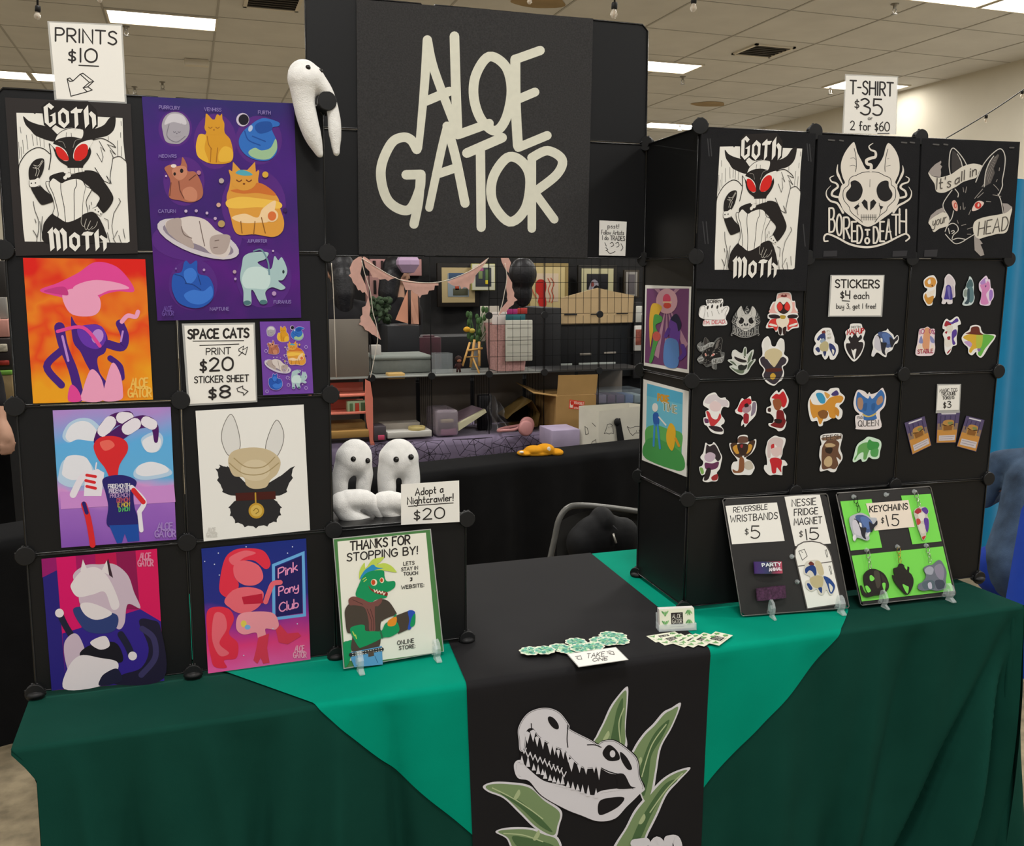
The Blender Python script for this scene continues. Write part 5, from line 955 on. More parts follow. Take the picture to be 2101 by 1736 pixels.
# ================================================================== runner print
def crocodile(A, wh, ol, gl, gd, k):
    for p in ('1155 628 1168 660 1157 800 1150 900 1147 1010 960 985 972 925 1010 850 1050 760 1090 700', '1492 730 1440 870 1370 1000 1342 1150 1315 1300 1265 1345 1180 1090 1200 1005 1260 915 1320 855 1380 785 1430 758', '1550 1125 1480 1205 1405 1290 1345 1420 1290 1530 1235 1640 1070 1640 1150 1490 1205 1385 1285 1290 1375 1195 1460 1145',
              '272 1240 330 1214 430 1214 560 1235 655 1315 755 1390 742 1480 712 1556 600 1505 495 1405 400 1315 305 1275', '348 1520 420 1494 560 1494 655 1525 735 1555 735 1640 480 1640 415 1560'): A.sp(p, ol)
    for p in ('1150 650 1157 700 1146 850 1134 1000 970 975 985 925 1022 850 1062 765 1100 705', '1475 755 1430 870 1358 1000 1330 1150 1302 1290 1262 1320 1192 1090 1212 1012 1270 925 1330 866 1388 798 1430 772', '1530 1140 1468 1200 1393 1286 1333 1415 1278 1525 1225 1640 1085 1640 1162 1493 1216 1395 1295 1300 1383 1206 1462 1157',
              '290 1240 335 1226 430 1227 556 1248 646 1326 742 1398 730 1480 704 1540 604 1492 503 1395 405 1305 310 1265', '365 1520 425 1506 556 1506 650 1537 724 1566 724 1640 490 1640 425 1556'): A.sp(p, gl)
    for p in ('1100 760 1135 700 1125 850 1110 980 1060 970 1080 850', '1420 830 1380 930 1310 1050 1290 1200 1260 1300 1230 1180 1280 1010 1340 900', '1470 1200 1380 1290 1300 1430 1240 1560 1180 1600 1230 1470 1320 1320 1400 1220', '380 1275 500 1330 620 1430 700 1520 620 1480 500 1370 400 1300', '450 1550 560 1560 700 1600 690 1635 520 1635'): A.sp(p, gd)
    A.lines('1140 760 1110 850 1120 980|1400 860 1310 990 1250 1180|1500 1160 1400 1260 1300 1400|330 1250 450 1310 560 1380 640 1440|400 1530 520 1540 640 1580', 7, ink('#b9c79a'), True)
    for (x, y) in ((1030, 930), (1230, 1090), (480, 1290), (1250, 1440), (600, 1540)): A.sp([(x - 20, y + 25), (x + 12, y - 30), (x + 22, y - 5), (x, y + 30)], ink('#aebd8f'))
    body = '500 960 498 880 555 795 650 764 735 788 795 862 805 895 930 960 980 990 1010 970 1085 968 1185 1040 1220 1092 1230 1180 1255 1252 1195 1255 1130 1172 1050 1152 990 1122 900 1124 840 1085 780 1022 700 985 620 932 580 884 540 902 525 1005 505 1015'
    A.sp('490 960 488 875 550 785 650 752 742 778 806 855 815 885 935 948 985 978 1010 958 1090 956 1195 1030 1232 1088 1242 1180 1268 1255 1180 1330 1090 1440 980 1458 870 1422 770 1380 630 1300 540 1200 462 1130 500 1060', k)
    A.line(body, 14, ol, True, True); A.line('470 1110 500 1085 540 1130 640 1210 760 1240 900 1290 960 1300 1020 1270 1250 1250 1222 1292 1150 1362 1080 1432 980 1447 880 1412 780 1372 640 1292 560 1202 490 1182', 14, ol, True, True)
    A.line(body, 5, k, True, True); A.sp(body, wh)
    A.sp('478 1110 502 1095 540 1138 640 1216 760 1248 900 1296 960 1306 1020 1278 1245 1256 1218 1290 1148 1356 1078 1426 980 1440 882 1406 782 1366 642 1286 564 1198 494 1175', wh)
    A.sp('980 1400 990 1330 1065 1308 1142 1310 1105 1365 1010 1414', k); A.sp('1008 1035 1048 985 1100 1025 1112 1075 1045 1082', k); A.oval(1070, 1040, 17, 22, wh); A.sp('1118 1028 1160 1065 1190 1130 1162 1135 1125 1080', k)
    A.sp('1085 1170 1140 1165 1180 1235 1210 1250 1100 1255 1100 1215', k); A.oval(706, 850, 22, 48, k, -38)
    A.lines('570 855 575 890 600 920|795 862 790 950 795 1000|915 985 960 985 1000 1000|990 1122 1050 1150 1130 1172', 6, k, True)
    for (x, y, w_, h) in ((545, 940, 36, 70), (580, 930, 36, 70), (605, 965, 26, 60), (640, 975, 30, 70), (685, 1010, 32, 70), (712, 1015, 26, 62), (735, 1040, 24, 50), (765, 1040, 26, 60), (795, 1060, 26, 60), (815, 1110, 40, 75), (865, 1130, 26, 50), (905, 1135, 30, 60), (955, 1130, 24, 50), (985, 1150, 30, 95)):
        A.poly([(x - w_ / 2, y - h * .4), (x, y - h * .55), (x + w_ / 2, y - h * .4), (x + 2, y + h * .55)], wh)
    for i, (x, y) in enumerate(((525, 1020), (550, 1045), (580, 1060), (610, 1075), (640, 1085), (668, 1100), (695, 1120), (720, 1130), (745, 1140), (770, 1165))): A.line([(x - 16, y - 24), (x, y + 16), (x + 14, y - 14)], 7, wh)
    for (x, y, h) in ((512, 1075, 50), (550, 1085, 70), (585, 1120, 45), (612, 1135, 60), (640, 1150, 40), (655, 1165, 55), (685, 1185, 40), (710, 1195, 40), (735, 1205, 40), (762, 1200, 55), (795, 1225, 40), (825, 1235, 50), (855, 1245, 40), (885, 1255, 55), (920, 1265, 70), (968, 1280, 60)):
        A.poly([(x - 13, y + h * .5), (x, y - h * .5), (x + 13, y + h * .5)], wh)
A = Art(Plane((0, TYF - .0056, 0), (0, 1, 0)), 0.0006, (900, 1200, 3.0015), post=lambda v: v + Vector((0, -fold(v.x, max(0, -v.z - RC)), 0)))
crocodile(A, ink('#dcdae0'), ink('#dcdae0'), ink('#7d9468'), ink('#4d6a44'), ink('#17151a'))
A.txt('TOR', 1205, 1830, 1475, 1800, 240, ink('#dcdae0'), 52, 0, .25)
A.build('crocodile_print', runner_t)
# ================================================================== plush creatures
def smooth_union(ob, vox=.004, it=6):
    r = ob.modifiers.new('remesh', 'REMESH'); r.mode = 'VOXEL'; r.voxel_size = vox; r.use_smooth_shade = True
    s_ = ob.modifiers.new('smooth', 'SMOOTH'); s_.factor = .5; s_.iterations = it
PLUSH = mat('#eceae6', rough=.95, spec=.05, noise=.05, nscale=60, bump=.5, bscale=400, sheen=.3, name='white_plush_fabric')
EYE = mat('#120e0d', rough=.12, spec=.6, name='black_bead_eye')
def plush(plane, off, head, legs, eyes, label, group=None, flat=.75):
    """head: (x, y, r) in photo pixels, legs: chains of (x, y, r[, push])"""
    pxm = (plane.hit(head[0] + 50, head[1], off) - plane.hit(head[0], head[1], off)).length / 50
    t = thing('plush_toy', label, 'plush toy', plane.hit(head[0], head[1], off), group); m = MB()
    c = plane.hit(head[0], head[1], off); m.ell(c, (head[2] * pxm, head[2] * pxm * flat, head[2] * pxm * 1.05), PLUSH)
    for ch in legs:
        P = [(q[0], q[1], q[2], q[3] if len(q) > 3 else 0) for q in ch]; P = catmull(P, False, 6)
        m.tube([plane.hit(q[0], q[1], off) + plane.n * q[3] for q in P], [q[2] * pxm * .95 for q in P], PLUSH, 14)
        for q in (P[0], P[-1]): m.ell(plane.hit(q[0], q[1], off) + plane.n * q[3], q[2] * pxm * .97, PLUSH)
    b = m.build('body', t); smooth_union(b)
    for (x, y, r, push) in eyes:
        m = MB(); m.ell(plane.hit(x, y, off) + plane.n * push, r * pxm, EYE, None, 14, 10); m.build('eye', t)
plush(PL, .045, (624, 158, 34), [[(622, 163, 34), (623, 205, 25), (631, 245, 23), (643, 283, 19), (656, 316, 9)], [(640, 160, 27), (668, 188, 17), (683, 228, 14), (687, 268, 15), (690, 314, 8)]], [(629, 144, 5.5, .0245), (656, 148, 5, .012)], 'white two legged plush toy hanging on the left rack corner beside the banner')
sy = lambda y: YP(y)
G_P = 'white two legged plush toys on the low shelf'
plush(sy(.2), 0, (728, 938, 36), [[(720, 940, 33), (700, 975, 20), (697, 1000, 18), (697, 1012, 17)], [(735, 945, 30), (748, 972, 19), (746, 995, 17), (745, 1012, 16)]], [(720, 937, 6, .034), (750, 941, 5.5, .030)], 'white two legged plush toy standing at the back left of the low shelf', G_P)
plush(sy(.2), 0, (818, 940, 38), [[(806, 940, 30), (794, 975, 21), (794, 1000, 20), (794, 1012, 19)], [(830, 940, 30), (842, 975, 21), (843, 1000, 20), (843, 1012, 19)]], [(807, 938, 6, .034), (837, 933, 6, .034)], 'white two legged plush toy standing at the back, behind the Adopt sign', G_P)
plush(sy(.09), 0, (712, 1030, 24), [[(700, 1032, 24), (712, 1055, 20), (735, 1065, 17), (757, 1069, 10)], [(715, 1025, 22), (750, 1025, 21), (774, 1045, 15), (783, 1066, 7)]], [], 'white plush toy lying in front on the low shelf with its feet forward', G_P)
plush(sy(.09), 0, (795, 1032, 24), [[(785, 1030, 22), (790, 1045, 17), (812, 1060, 13), (826, 1067, 8)], [(800, 1028, 22), (830, 1035, 20), (845, 1055, 12)]], [], 'white plush toy lying half hidden behind the Adopt sign', G_P)
A = sign(PL, .012, '823 994 942 986 943 1071 823 1077')
A.txt('Adopt a', 852, 1017, 909, 1010, 14, INK, 2.2); A.txt('Nightcrawler!', 836, 1035, 930, 1027, 14, INK, 2.2); A.lines('838 1039 852 1038|858 1037 930 1032', 1.7, INK)
A.txt('$20', 850, 1067, 912, 1063, 22, INK, 2.6)
A.build('price_sign', label='white card reading Adopt a Nightcrawler! $20 on the low shelf', cat='sign')
# ================================================================== thank you sign on a clear easel
def tilt_plane(bl, br, z, back, h):
    a, b = ZH(bl[0], bl[1], z), ZH(br[0], br[1], z); return plane3(a, b, (a + b) / 2 + Vector((0, back, h)))
def easel(pl, feet, label, back_h=.16):
    """clear plastic easel: two hooked feet (x, y of each lip in the photo) and a cross bar behind"""
    t = thing('display_easel', label, 'easel', ZH(feet[0][0], feet[0][1], .006)); bs = []
    n = Vector((pl.n.x, pl.n.y, 0)).normalized(); up = Vector((0, 0, 1)); side_ = n.cross(up)
    for (x, y, wd) in feet:
        p = pl.hit(x, y); p.z = 0.0062
        prof = [(.010, .046), (.020, .046), (.034, .036), (.040, .022), (.036, .010), (.046, .002), (.046, 0), (.018, 0), (.018, .004), (.026, .012), (.028, .020), (.022, .028), (.012, .032), (.005, .026), (.003, .014), (-.004, .010), (-.060, .004), (-.060, -.0), (-.074, 0), (-.074, .012), (-.030, .020), (-.010, .030), (.004, .040)]
        prof = [(.004, .012), (.006, .030), (.010, .044), (.016, .047), (.028, .042), (.036, .030), (.035, .018), (.030, .010), (.044, .003), (.044, 0), (.014, 0), (.016, .006), (.022, .014), (.024, .024), (.018, .032), (.014, .030), (.012, .012), (.008, .006), (-.06, .004), (-.062, .009)]
        m = MB(); m.prism([p + n * f_ + up * h_ - side_ * wd / 2 for f_, h_ in prof], side_ * wd, CLEAR); m.build('foot', t); bs.append(p)
    m = MB(); a, b = bs[0] - n * .03, bs[-1] - n * .03; m.prism([a + up * .002, b + up * .002, b + up * .010, a + up * .010], n * -.006, CLEAR); m.build('cross_bar', t)
PTH = tilt_plane((706, 1372), (908, 1340), .010, .030, .27)
A = Art(PTH, .0015); A.sheet('683 1105 884 1085 911 1337 705 1373', LAM, .0006); A.sheet('685 1107 882 1087 909 1336 707 1370', ink('#4d8149'), .0006); A.z = (680, 1090, 5.2626)
A.poly('65 112 1020 15 1143 1308 560 1390 145 1400', ink('#efece0'))
A.txt('THANKS FOR', 205, 208, 845, 135, 92, INK, 17); A.txt('STOPPING BY!', 170, 325, 930, 245, 82, INK, 14)
A.txt('LETS', 778, 370, 895, 358, 36, INK, 7); A.txt('STAY IN', 755, 432, 932, 412, 36, INK, 7); A.txt('TOUCH', 780, 478, 932, 468, 34, INK, 7); A.lines('855 505 868 505 868 530 855 535', 12, INK); A.txt('WEBSITE:', 755, 625, 1000, 598, 36, INK, 7); A.txt('ONLINE', 712, 1228, 890, 1200, 42, INK, 7); A.txt('STORE:', 730, 1282, 905, 1258, 38, INK, 7)
cg, cg2, br, br2 = ink('#15935c'), ink('#3fb36a'), ink('#4a4038'), ink('#7c4d47')
A.sp('128 1215 180 1185 225 1180 220 1260 210 1340 190 1420 150 1470 140 1400', cg)
A.sp('305 520 300 450 320 390 358 340 370 400 440 310 520 285 570 280 530 330 490 360 570 345 640 370 690 420 698 445 600 430 520 420 430 430 360 470', ink('#c3d65a')); A.sp('310 520 320 480 360 420 400 390 450 360 490 390 560 400 470 420 380 460', ink('#2f8fc4'))
A.sp('262 690 300 570 340 490 400 440 500 420 565 430 575 490 600 540 682 540 686 600 640 640 600 660 595 715 480 740 440 765 350 750', cg); A.lines('340 520 370 500|350 545 380 520', 9, ink('#c3d65a'))
A.oval(460, 553, 34, 36, ink('#efe0c0')); A.oval(452, 553, 22, 28, ink('#c8491f')); A.oval(545, 530, 24, 30, ink('#efe0c0')); A.oval(541, 530, 15, 22, ink('#c8491f'))
A.sp('400 585 430 620 500 640 600 660 600 700 560 690 480 670 420 630', ink('#8a2f24')); A.lines('460 630 470 655 490 635 500 665 520 645 535 672 550 652 565 685 580 665', 10, ink('#efe6d0'))
A.sp('145 860 185 790 260 770 480 770 545 735 620 760 690 860 700 900 620 930 555 965 530 1010 520 1240 380 1290 220 1290 225 1120 170 1090 150 960', br)
A.sp('185 770 190 730 240 705 330 730 420 770 500 740 545 720 540 770 500 810 470 820 470 960 470 1075 410 1075 400 960 360 830 260 800 200 800', br2); A.lines('385 840 430 960 430 1070|420 840 455 960 455 1070|230 740 340 790', 6, ink('#4a2f2c'), True)
A.poly('700 910 830 860 850 1050 720 1110', br); A.sp('825 870 860 852 900 870 900 920 860 1050 825 1055 840 960', ink('#2c52b8')); A.sp('870 930 905 890 905 990 880 1030 850 1020', cg)
A.sp('200 1065 280 1015 355 1015 370 1075 460 1080 540 1075 580 1000 640 960 700 890 690 960 720 1000 730 1080 640 1140 560 1150 460 1200 340 1250 290 1245', cg); A.sp('612 970 660 935 700 925 705 970 680 1020 612 1022', ink('#e8902a')); A.lines('530 1075 548 1150', 20, ink('#2e6a4a')); A.lines('230 1085 250 1130|260 1120 270 1160', 10, ink('#c3d65a'))
A.poly('205 1310 545 1240 555 1440 250 1470 215 1390', ink('#5f9fcf')); A.line('210 1335 545 1275', 42, ink('#2c2a2c'))
for i in range(12): A.line([225 + i * 28, 1322 - i * 5, 235 + i * 28, 1320 - i * 5], 8, ink('#cfcdc9')); A.line([227 + i * 28, 1345 - i * 5, 237 + i * 28, 1343 - i * 5], 8, ink('#cfcdc9'))
A.poly('395 1305 455 1293 462 1345 400 1358', ink('#5a4a40')); A.lines('320 1380 300 1440|470 1350 500 1420', 5, ink('#2f5f8a'), True)
A.build('thank_you_sign', label='green bordered sign reading THANKS FOR STOPPING BY!', cat='sign')
easel(PTH, [(734, 1367, .012), (890, 1342, .012)], 'clear plastic easel holding the THANKS FOR STOPPING BY sign')
# ================================================================== wristband and keychain boards
def board(pl, corners, name, label):
    t = thing(name, label, 'display board', pl.hit(*corners[3])); c = [pl.hit(x, y) for x, y in corners]; ctr = sum(c, Vector()) / 4
    u = (c[1] - c[0]).normalized(); v = (c[0] - c[3]).normalized(); k = .012
    P = [c[0] - v * k, c[0] + u * k, c[1] - u * k, c[1] - v * k, c[2] + v * k, c[2] - u * k, c[3] + u * k, c[3] + v * k]
    m = MB(); m.prism(P, pl.n * -.003, mat('#2b2928', rough=.45, spec=.4)); m.build('panel', t)
    m = MB(); m.tube([p + pl.n * .0005 for p in [c[0] - v * .004, c[0] + u * .004, c[1] - u * .004, c[1] - v * .004, c[2] + v * .004, c[2] - u * .004, c[3] + u * .004, c[3] + v * .004]], .0016, mat('#6a6764', rough=.25, spec=.6), 6, closed=True); m.build('rim', t)
def zc(z, p): return [(z[0] + x / z[2], z[1] + y / z[2]) for x, y in PP(p)]
ZW = (1480, 1000, 5.9857); ZK = (1700, 990, 5.9857)
PW = tilt_plane((1521, 1258), (1742, 1243), .016, .075, .29); PK = tilt_plane((1766, 1238), (1961, 1217), .016, .075, .29)
board(PW, zc(ZW, '15 140 1300 80 1570 1480 245 1580'), 'wristband_board', 'black tilted board with wristbands and fridge magnet, left of the keychain board')
board(PK, zc(ZK, '90 130 1250 48 1562 1380 395 1510'), 'keychain_board', 'black tilted board with green cards and keychains, at right on the table')
easel(PW, [(1576, 1253, .007), (1716, 1245, .012)], 'clear plastic easel under the wristband board'); easel(PK, [(1803, 1232, .007), (1936, 1220, .012)], 'clear plastic easel under the keychain board')
A = Art(PW, .001, ZW); A.sheet('52 228 682 185 778 658 132 700', PAPER, .0004)
A.txt('REVERSIBLE', 150, 310, 565, 268, 62, INK, 9); A.txt('WRISTBANDS', 110, 430, 690, 385, 80, INK, 10); A.txt('$', 292, 580, 335, 578, 85, INK, 9); A.glyph('5', 365, 625, 105, 150, INK, 14)
A.build('price_sign', label='white card reading REVERSIBLE WRISTBANDS $5', cat='sign')
A = Art(PW, .001, ZW); A.sheet('775 115 1208 82 1345 690 905 722', PAPER, .0004)
A.txt('NESSIE', 868, 235, 1162, 212, 82, INK, 11); A.txt('FRIDGE', 895, 348, 1185, 325, 78, INK, 11); A.txt('MAGNET', 893, 465, 1235, 440, 80, INK, 11); A.txt('$', 960, 610, 1000, 605, 85, INK, 9); A.line('1035 515 1052 645', 13, INK); A.glyph('5', 1085, 640, 108, 140, INK, 14)
A.build('price_sign', label='white card reading NESSIE FRIDGE MAGNET $15', cat='sign')
A = Art(PW, .0022, ZW)
fr = '905 850 905 770 940 710 1010 672 1110 662 1210 680 1290 720 1325 780 1350 850 1478 1430 1055 1492 960 1080'
A.sheet(fr, PAPER, .0005); A.line(fr, 14, ink('#5a5552'), closed=True); A.line('940 970 1360 912', 12, ink('#6a6560')); A.lines('950 785 1020 760 1055 845 995 895 950 785|980 790 1000 800', 7, INK); A.line('1275 775 1290 765 1308 850 1295 858', 6, INK, closed=True); A.line('1320 970 1335 965 1358 1060 1345 1070', 6, INK, closed=True)
A.build('fridge_card', label='white fridge shaped card behind the blue sea monster magnet', cat='card')
A = Art(PW, .0036, ZW); A.sheet(catmull(PP('1040 920 1100 895 1200 900 1240 1000 1250 1080 1330 1110 1400 1210 1370 1310 1330 1320 1290 1260 1250 1320 1200 1310 1170 1250 1110 1280 1040 1230 1040 1150 1090 1130 1080 1090 1020 1060 1020 990'), True), ink('#d9d4c8'), .0008)
pats(('#6a2f2a', '1070 940 1100 910 1140 940 1120 970'), ('#23407f', '1030 1000 1090 960 1150 970 1170 1050 1150 1090 1120 1040 1080 1020 1040 1060'), ('#c2b48a', '1090 1120 1180 1080 1250 1110 1240 1220 1170 1240 1110 1200'), ('#cdbf9a', '1150 920 1220 920 1260 1060 1200 1070'), ('#23407f', '1050 1190 1080 1180 1120 1240 1090 1260'), ('#23407f', '1190 1240 1235 1230 1230 1300'), ('#2a4a8c', '1255 1095 1330 1120 1395 1210 1365 1300 1330 1290 1300 1200'), ('#e3dfd2', '1320 1180 1370 1230 1345 1290'))(A)
A.build('fridge_magnet', label='blue and sand sea monster magnet on the fridge shaped card', cat='magnet')
def wristband(p, label, c1, draw):
    """a closed fabric loop hung flat on the board"""
    q = zc(ZW, p); a, b, c_, d_ = [PW.hit(x, y, .012) for x, y in q]
    m = MB(); N = 20
    w_ = (b - a); h_ = d_ - a; ctr = a + w_ / 2
    def fn(u, v):
        ang = 2 * math.pi * u; return a + w_ * .5 + w_ * .5 * math.cos(ang) + h_ * v + PW.n * (.011 * math.sin(ang) - .001)
    m.grid(fn, N, 2, c1)
    o = m.build('wristband', label=label, cat='wristband', group='wristbands on the board')
    return o
wb1 = grad([(0, '#4f2f78'), (.35, '#3a3f6a'), (.5, '#39424a'), (.8, '#b04a6a'), (1, '#d05a6a')], 0, .2, 3, .6)
wristband('395 915 745 912 748 1050 405 1060', 'purple to pink wristband reading PARTY ANIMAL, upper one', wb1, None)
wristband('425 1245 790 1205 800 1370 435 1395', 'dark plum speckled wristband, lower one on the board', mat('#4a2a45', rough=.7, noise=.5, nscale=160), None)
A = Art(PW, .0236, ZW); A.txt('PARTY', 505, 975, 735, 960, 38, ink('#e8eef2'), 11, -.2); A.txt('ANIMAL', 590, 1030, 740, 1015, 34, ink('#e9dfe6'), 11, -.2)
o = A.build('wristband_lettering', bpy.data.objects['wristband'])
def hook(pl, z, x, y, label):
    px = (z[0] + x / z[2], z[1] + y / z[2]); p = pl.hit(*px); m = MB(); n = pl.n
    m.lathe(p, n, [(0, 0), (.006, 0), (.0065, .003), (.0035, .005), (.0035, .010), (0, .010)], CLEAR, 14); m.tube([p + n * .008, p + n * .012 - Vector((0, 0, .003)), p + n * .015 + Vector((0, 0, .003))], .0016, CLEAR, 6)
    m.build('adhesive_hook', label=label, cat='hook', group='clear hooks')
hook(PW, ZW, 860, 850, 'clear adhesive hook left of the upper fridge door'); hook(PW, ZW, 925, 1160, 'clear adhesive hook left of the lower fridge door'); hook(PK, ZK, 697, 150, 'clear adhesive hook at top middle of the keychain board, empty')
GRN = mat('#7fe05a', rough=.6, spec=.2, name='lime_green_card')
for p, l in (('145 232 527 203 658 800 272 838', 'lime green card behind the orca keychain'), ('890 162 1255 140 1388 722 1030 760', 'lime green card behind the jester keychain'), ('283 900 1405 785 1530 1330 408 1462', 'wide lime green card behind the lower three keychains')):
    A = Art(PK, .0012, ZK); A.sheet(p, GRN, .0004); A.build('backing_card', label=l, cat='card', group='lime green backing cards')
A = Art(PK, .0024, ZK); A.sheet('458 258 980 215 1057 545 565 592', mat('#efe2d2', rough=.55), .0004); A.txt('KEYCHAINS', 505, 365, 970, 328, 72, INK, 13); A.txt('$', 648, 500, 682, 496, 78, INK, 9); A.line('705 405 735 535', 14, INK); A.glyph('5', 780, 530, 82, 135, INK, 14)
A.build('price_sign', label='cream card reading KEYCHAINS $15', cat='sign')
SILV = mat('#b9b7b2', rough=.2, metal=.9, name='silver_clasp'); GOLD = mat('#c39a3a', rough=.2, metal=.9, name='gold_clasp'); BKM = mat('#1f1d1d', rough=.3, metal=.6)
def keychain(top, ring, outline, label, draw, edge, clasp):
    t = thing('keychain', label, 'keychain', PK.hit(*zc(ZK, '%f %f' % top)[0], .006), 'keychains on the board')
    A = Art(PK, .005, ZK); A.sheet(catmull(PP(outline), True, 5), edge, .0022); draw(A); A.build('charm', t)
    m = MB(); W_ = lambda x, y: PK.hit(*zc(ZK, '%f %f' % (x, y))[0], .008); dx, dy = ring[0] - top[0], ring[1] - top[1]; L = math.hypot(dx, dy)
    for f0, f1, w_ in ((0, .42, 22), (.36, .62, 12), (.58, 1, 16)):
        m.tube([W_(top[0] + dx * (f0 + f1) / 2 + w_ * math.cos(a), top[1] + dy * (f0 + f1) / 2 + L * (f1 - f0) / 2 * math.sin(a)) + PK.n * .001 * math.sin(2 * a) for a in [k * math.pi / 7 for k in range(14)]], .0009, clasp, 5, closed=True)
    m.build('clasp', t)
    p = W_(top[0], top[1]); m = MB(); m.lathe(p - PK.n * .008, PK.n, [(0, 0), (.006, 0), (.0065, .003), (.0035, .005), (.0035, .011), (0, .011)], CLEAR, 14); m.build('hook', t)
oz = homog(((1180, 1070), (1600, 1070), (1600, 1500), (1150, 1500)), ((255, 380), (610, 400), (600, 700), (300, 720)))
def d(A): A.warp2 = None; [A.sp([oz(x, y) for x, y in PP(p_)], ink(c_)) for c_, p_ in ORC]
keychain((322, 175), (385, 365), '262 430 330 390 400 372 470 400 520 430 590 440 585 520 540 580 500 640 505 690 470 715 400 690 350 680 320 725 300 640 265 520', 'blue orca keychain on a black clasp, top left of the board', d, ink('#b9bcc4'), BKM)
keychain((1068, 110), (1120, 300), '1050 360 1100 310 1180 300 1230 350 1215 400 1235 470 1230 560 1200 620 1195 670 1160 710 1130 640 1100 560 1075 470', 'red, white and violet jester keychain, top right of the board', pats(('#a8343c', '1055 365 1100 315 1140 340 1120 390'), ('#5f3f96', '1140 330 1190 305 1225 350 1200 390'), ('#e3dcd2', '1100 390 1170 370 1180 450 1130 470'), ('#5f3f96', '1170 450 1225 450 1230 560 1205 610'), ('#c0453f', '1080 450 1120 450 1130 500 1090 520'), ('#d9d4c6', '1110 520 1180 520 1180 620 1130 610'), ('#c0352c', '1150 670 1195 655 1165 705')), ink('#c9c4b8'), SILV)
DK = ink('#2b2723'); DK2 = ink('#4a443c')
keychain((480, 830), (515, 1065), '430 1150 470 1090 540 1060 620 1080 690 1130 735 1220 740 1290 700 1350 640 1380 560 1390 480 1410 420 1380 390 1280 410 1270 440 1340 480 1360 440 1250', 'black dragon keychain, lower left on the wide green card', pats(('#4a443c', '560 1090 620 1100 640 1250 600 1300 570 1200'), ('#3b352f', '640 1120 710 1200 730 1290 690 1280'), ('#7fe05a', '505 1150 530 1140 565 1180 540 1210 510 1200'), ('#7fe05a', '660 1240 700 1240 690 1330 670 1300'), ('#7fe05a', '450 1280 480 1270 520 1330 480 1350')), DK, SILV)
keychain((858, 790), (880, 990), '800 1060 850 1040 870 1000 910 1000 940 1030 990 1040 990 1100 1020 1130 1045 1200 1030 1290 970 1380 890 1320 810 1220 785 1140 810 1140', 'black moth man keychain on a gold clasp, middle of the wide green card', pats(('#7fe05a', '930 1030 965 1035 960 1075'), ('#7fe05a', '910 1250 960 1270 985 1290 970 1365 930 1310')), DK, GOLD)
keychain((1212, 775), (1255, 990), '1170 1060 1220 1020 1280 1010 1340 960 1380 960 1420 1020 1450 1100 1440 1200 1440 1290 1350 1330 1250 1320 1170 1330 1105 1310 1110 1250 1160 1220 1200 1150', 'grey and lilac beast keychain, lower right on the wide green card', pats(('#a7a9b6', '1180 1070 1240 1030 1290 1060 1270 1130 1200 1120'), ('#5a6a72', '1150 1240 1230 1200 1300 1220 1290 1310 1180 1310'), ('#8f8a9c', '1300 1040 1380 1000 1420 1090 1400 1200 1330 1150'), ('#454b58', '1310 1210 1400 1200 1430 1280 1340 1310'), ('#c0bccb', '1220 1240 1260 1230 1270 1300 1230 1300')), ink('#6f7480'), SILV)
# ================================================================== hand-outs on the table
ZT = (1060, 1230, 4.567); PT0 = ZP(0.0053)
mint = ink('#a9d6b4'); CARDW = ink('#e6e6d2')
def flat_card(cx, cy, ang, w_, h_, z, draw, name, label, cat, group, m, t=.0004):
    c = ZP(z).hit(cx, cy); pl = ZP(z); ca, sa = math.cos(ang), math.sin(ang)
    A = Art(pl, 0); A.P = lambda x, y, o=None: Vector((c.x + x * ca - y * sa, c.y + x * sa + y * ca, z + (A.off if o is None else o)))
    if isinstance(m, tuple): A.sheet(m[0], m[1], t)
    else: A.sheet([(-w_ / 2, -h_ / 2), (w_ / 2, -h_ / 2), (w_ / 2, h_ / 2), (-w_ / 2, h_ / 2)], m, t)
    draw(A, w_, h_); A.build(name, label=label, cat=cat, group=group)
def rosette(A, w_, h_):
    R_ = w_ / 2; cs = [ink('#bfe0c0'), ink('#7fc4ac'), ink('#5fae9c'), ink('#8fcf9c'), ink('#3f8f80')]
    for ring, (r_, n_) in enumerate(((.86, 11), (.62, 9), (.4, 7), (.2, 5))):
        for k in range(n_):
            a = 2 * math.pi * k / n_ + ring; x, y = R_ * r_ * .72 * math.cos(a), R_ * r_ * .72 * math.sin(a)
            A.oval(x, y, R_ * r_ * .34, R_ * r_ * .24, cs[(k + ring) % 5], math.degrees(a), 12)
            if ring < 2: A.line([x - R_ * .1 * math.cos(a), y - R_ * .1 * math.sin(a), x + R_ * .15 * math.cos(a), y + R_ * .15 * math.sin(a)], R_ * .04, ink('#2f6f60'))
scal = [(0.026 * (1 + .06 * math.cos(9 * a)) * math.cos(a), 0.026 * (1 + .06 * math.cos(9 * a)) * math.sin(a)) for a in [k * math.pi / 36 for k in range(72)]]
for k, (x, y) in enumerate(((870, 335), (935, 345), (960, 388), (780, 385), (555, 398), (850, 395), (400, 452), (490, 470), (130, 482), (260, 475), (600, 455), (720, 440))):
    nm = ('uppermost at the far right end', 'right end, near the top', 'lowest at the far right end', 'right of the middle, upper row', 'middle of the pile, upper row', 'right of the middle, lower row', 'left of the middle', 'centre of the pile, lower row', 'leftmost of the pile', 'second from the left end', 'centre, touching the TAKE ONE card', 'just above the TAKE ONE card, right part')[k]
    flat_card(ZT[0] + x / ZT[2], ZT[1] + y / ZT[2], k * 1.3, .052, .052, .0056 + k * .0009, rosette, 'round_sticker', 'round mint succulent sticker, ' + nm, 'sticker', 'free round stickers', (scal, CARDW))
A = Art(PT0, .0115, ZT); A.sheet('470 510 930 445 1050 565 580 635', LAM, .0005); A.sheet('482 512 926 449 1038 563 584 628', PAPER, .0003)
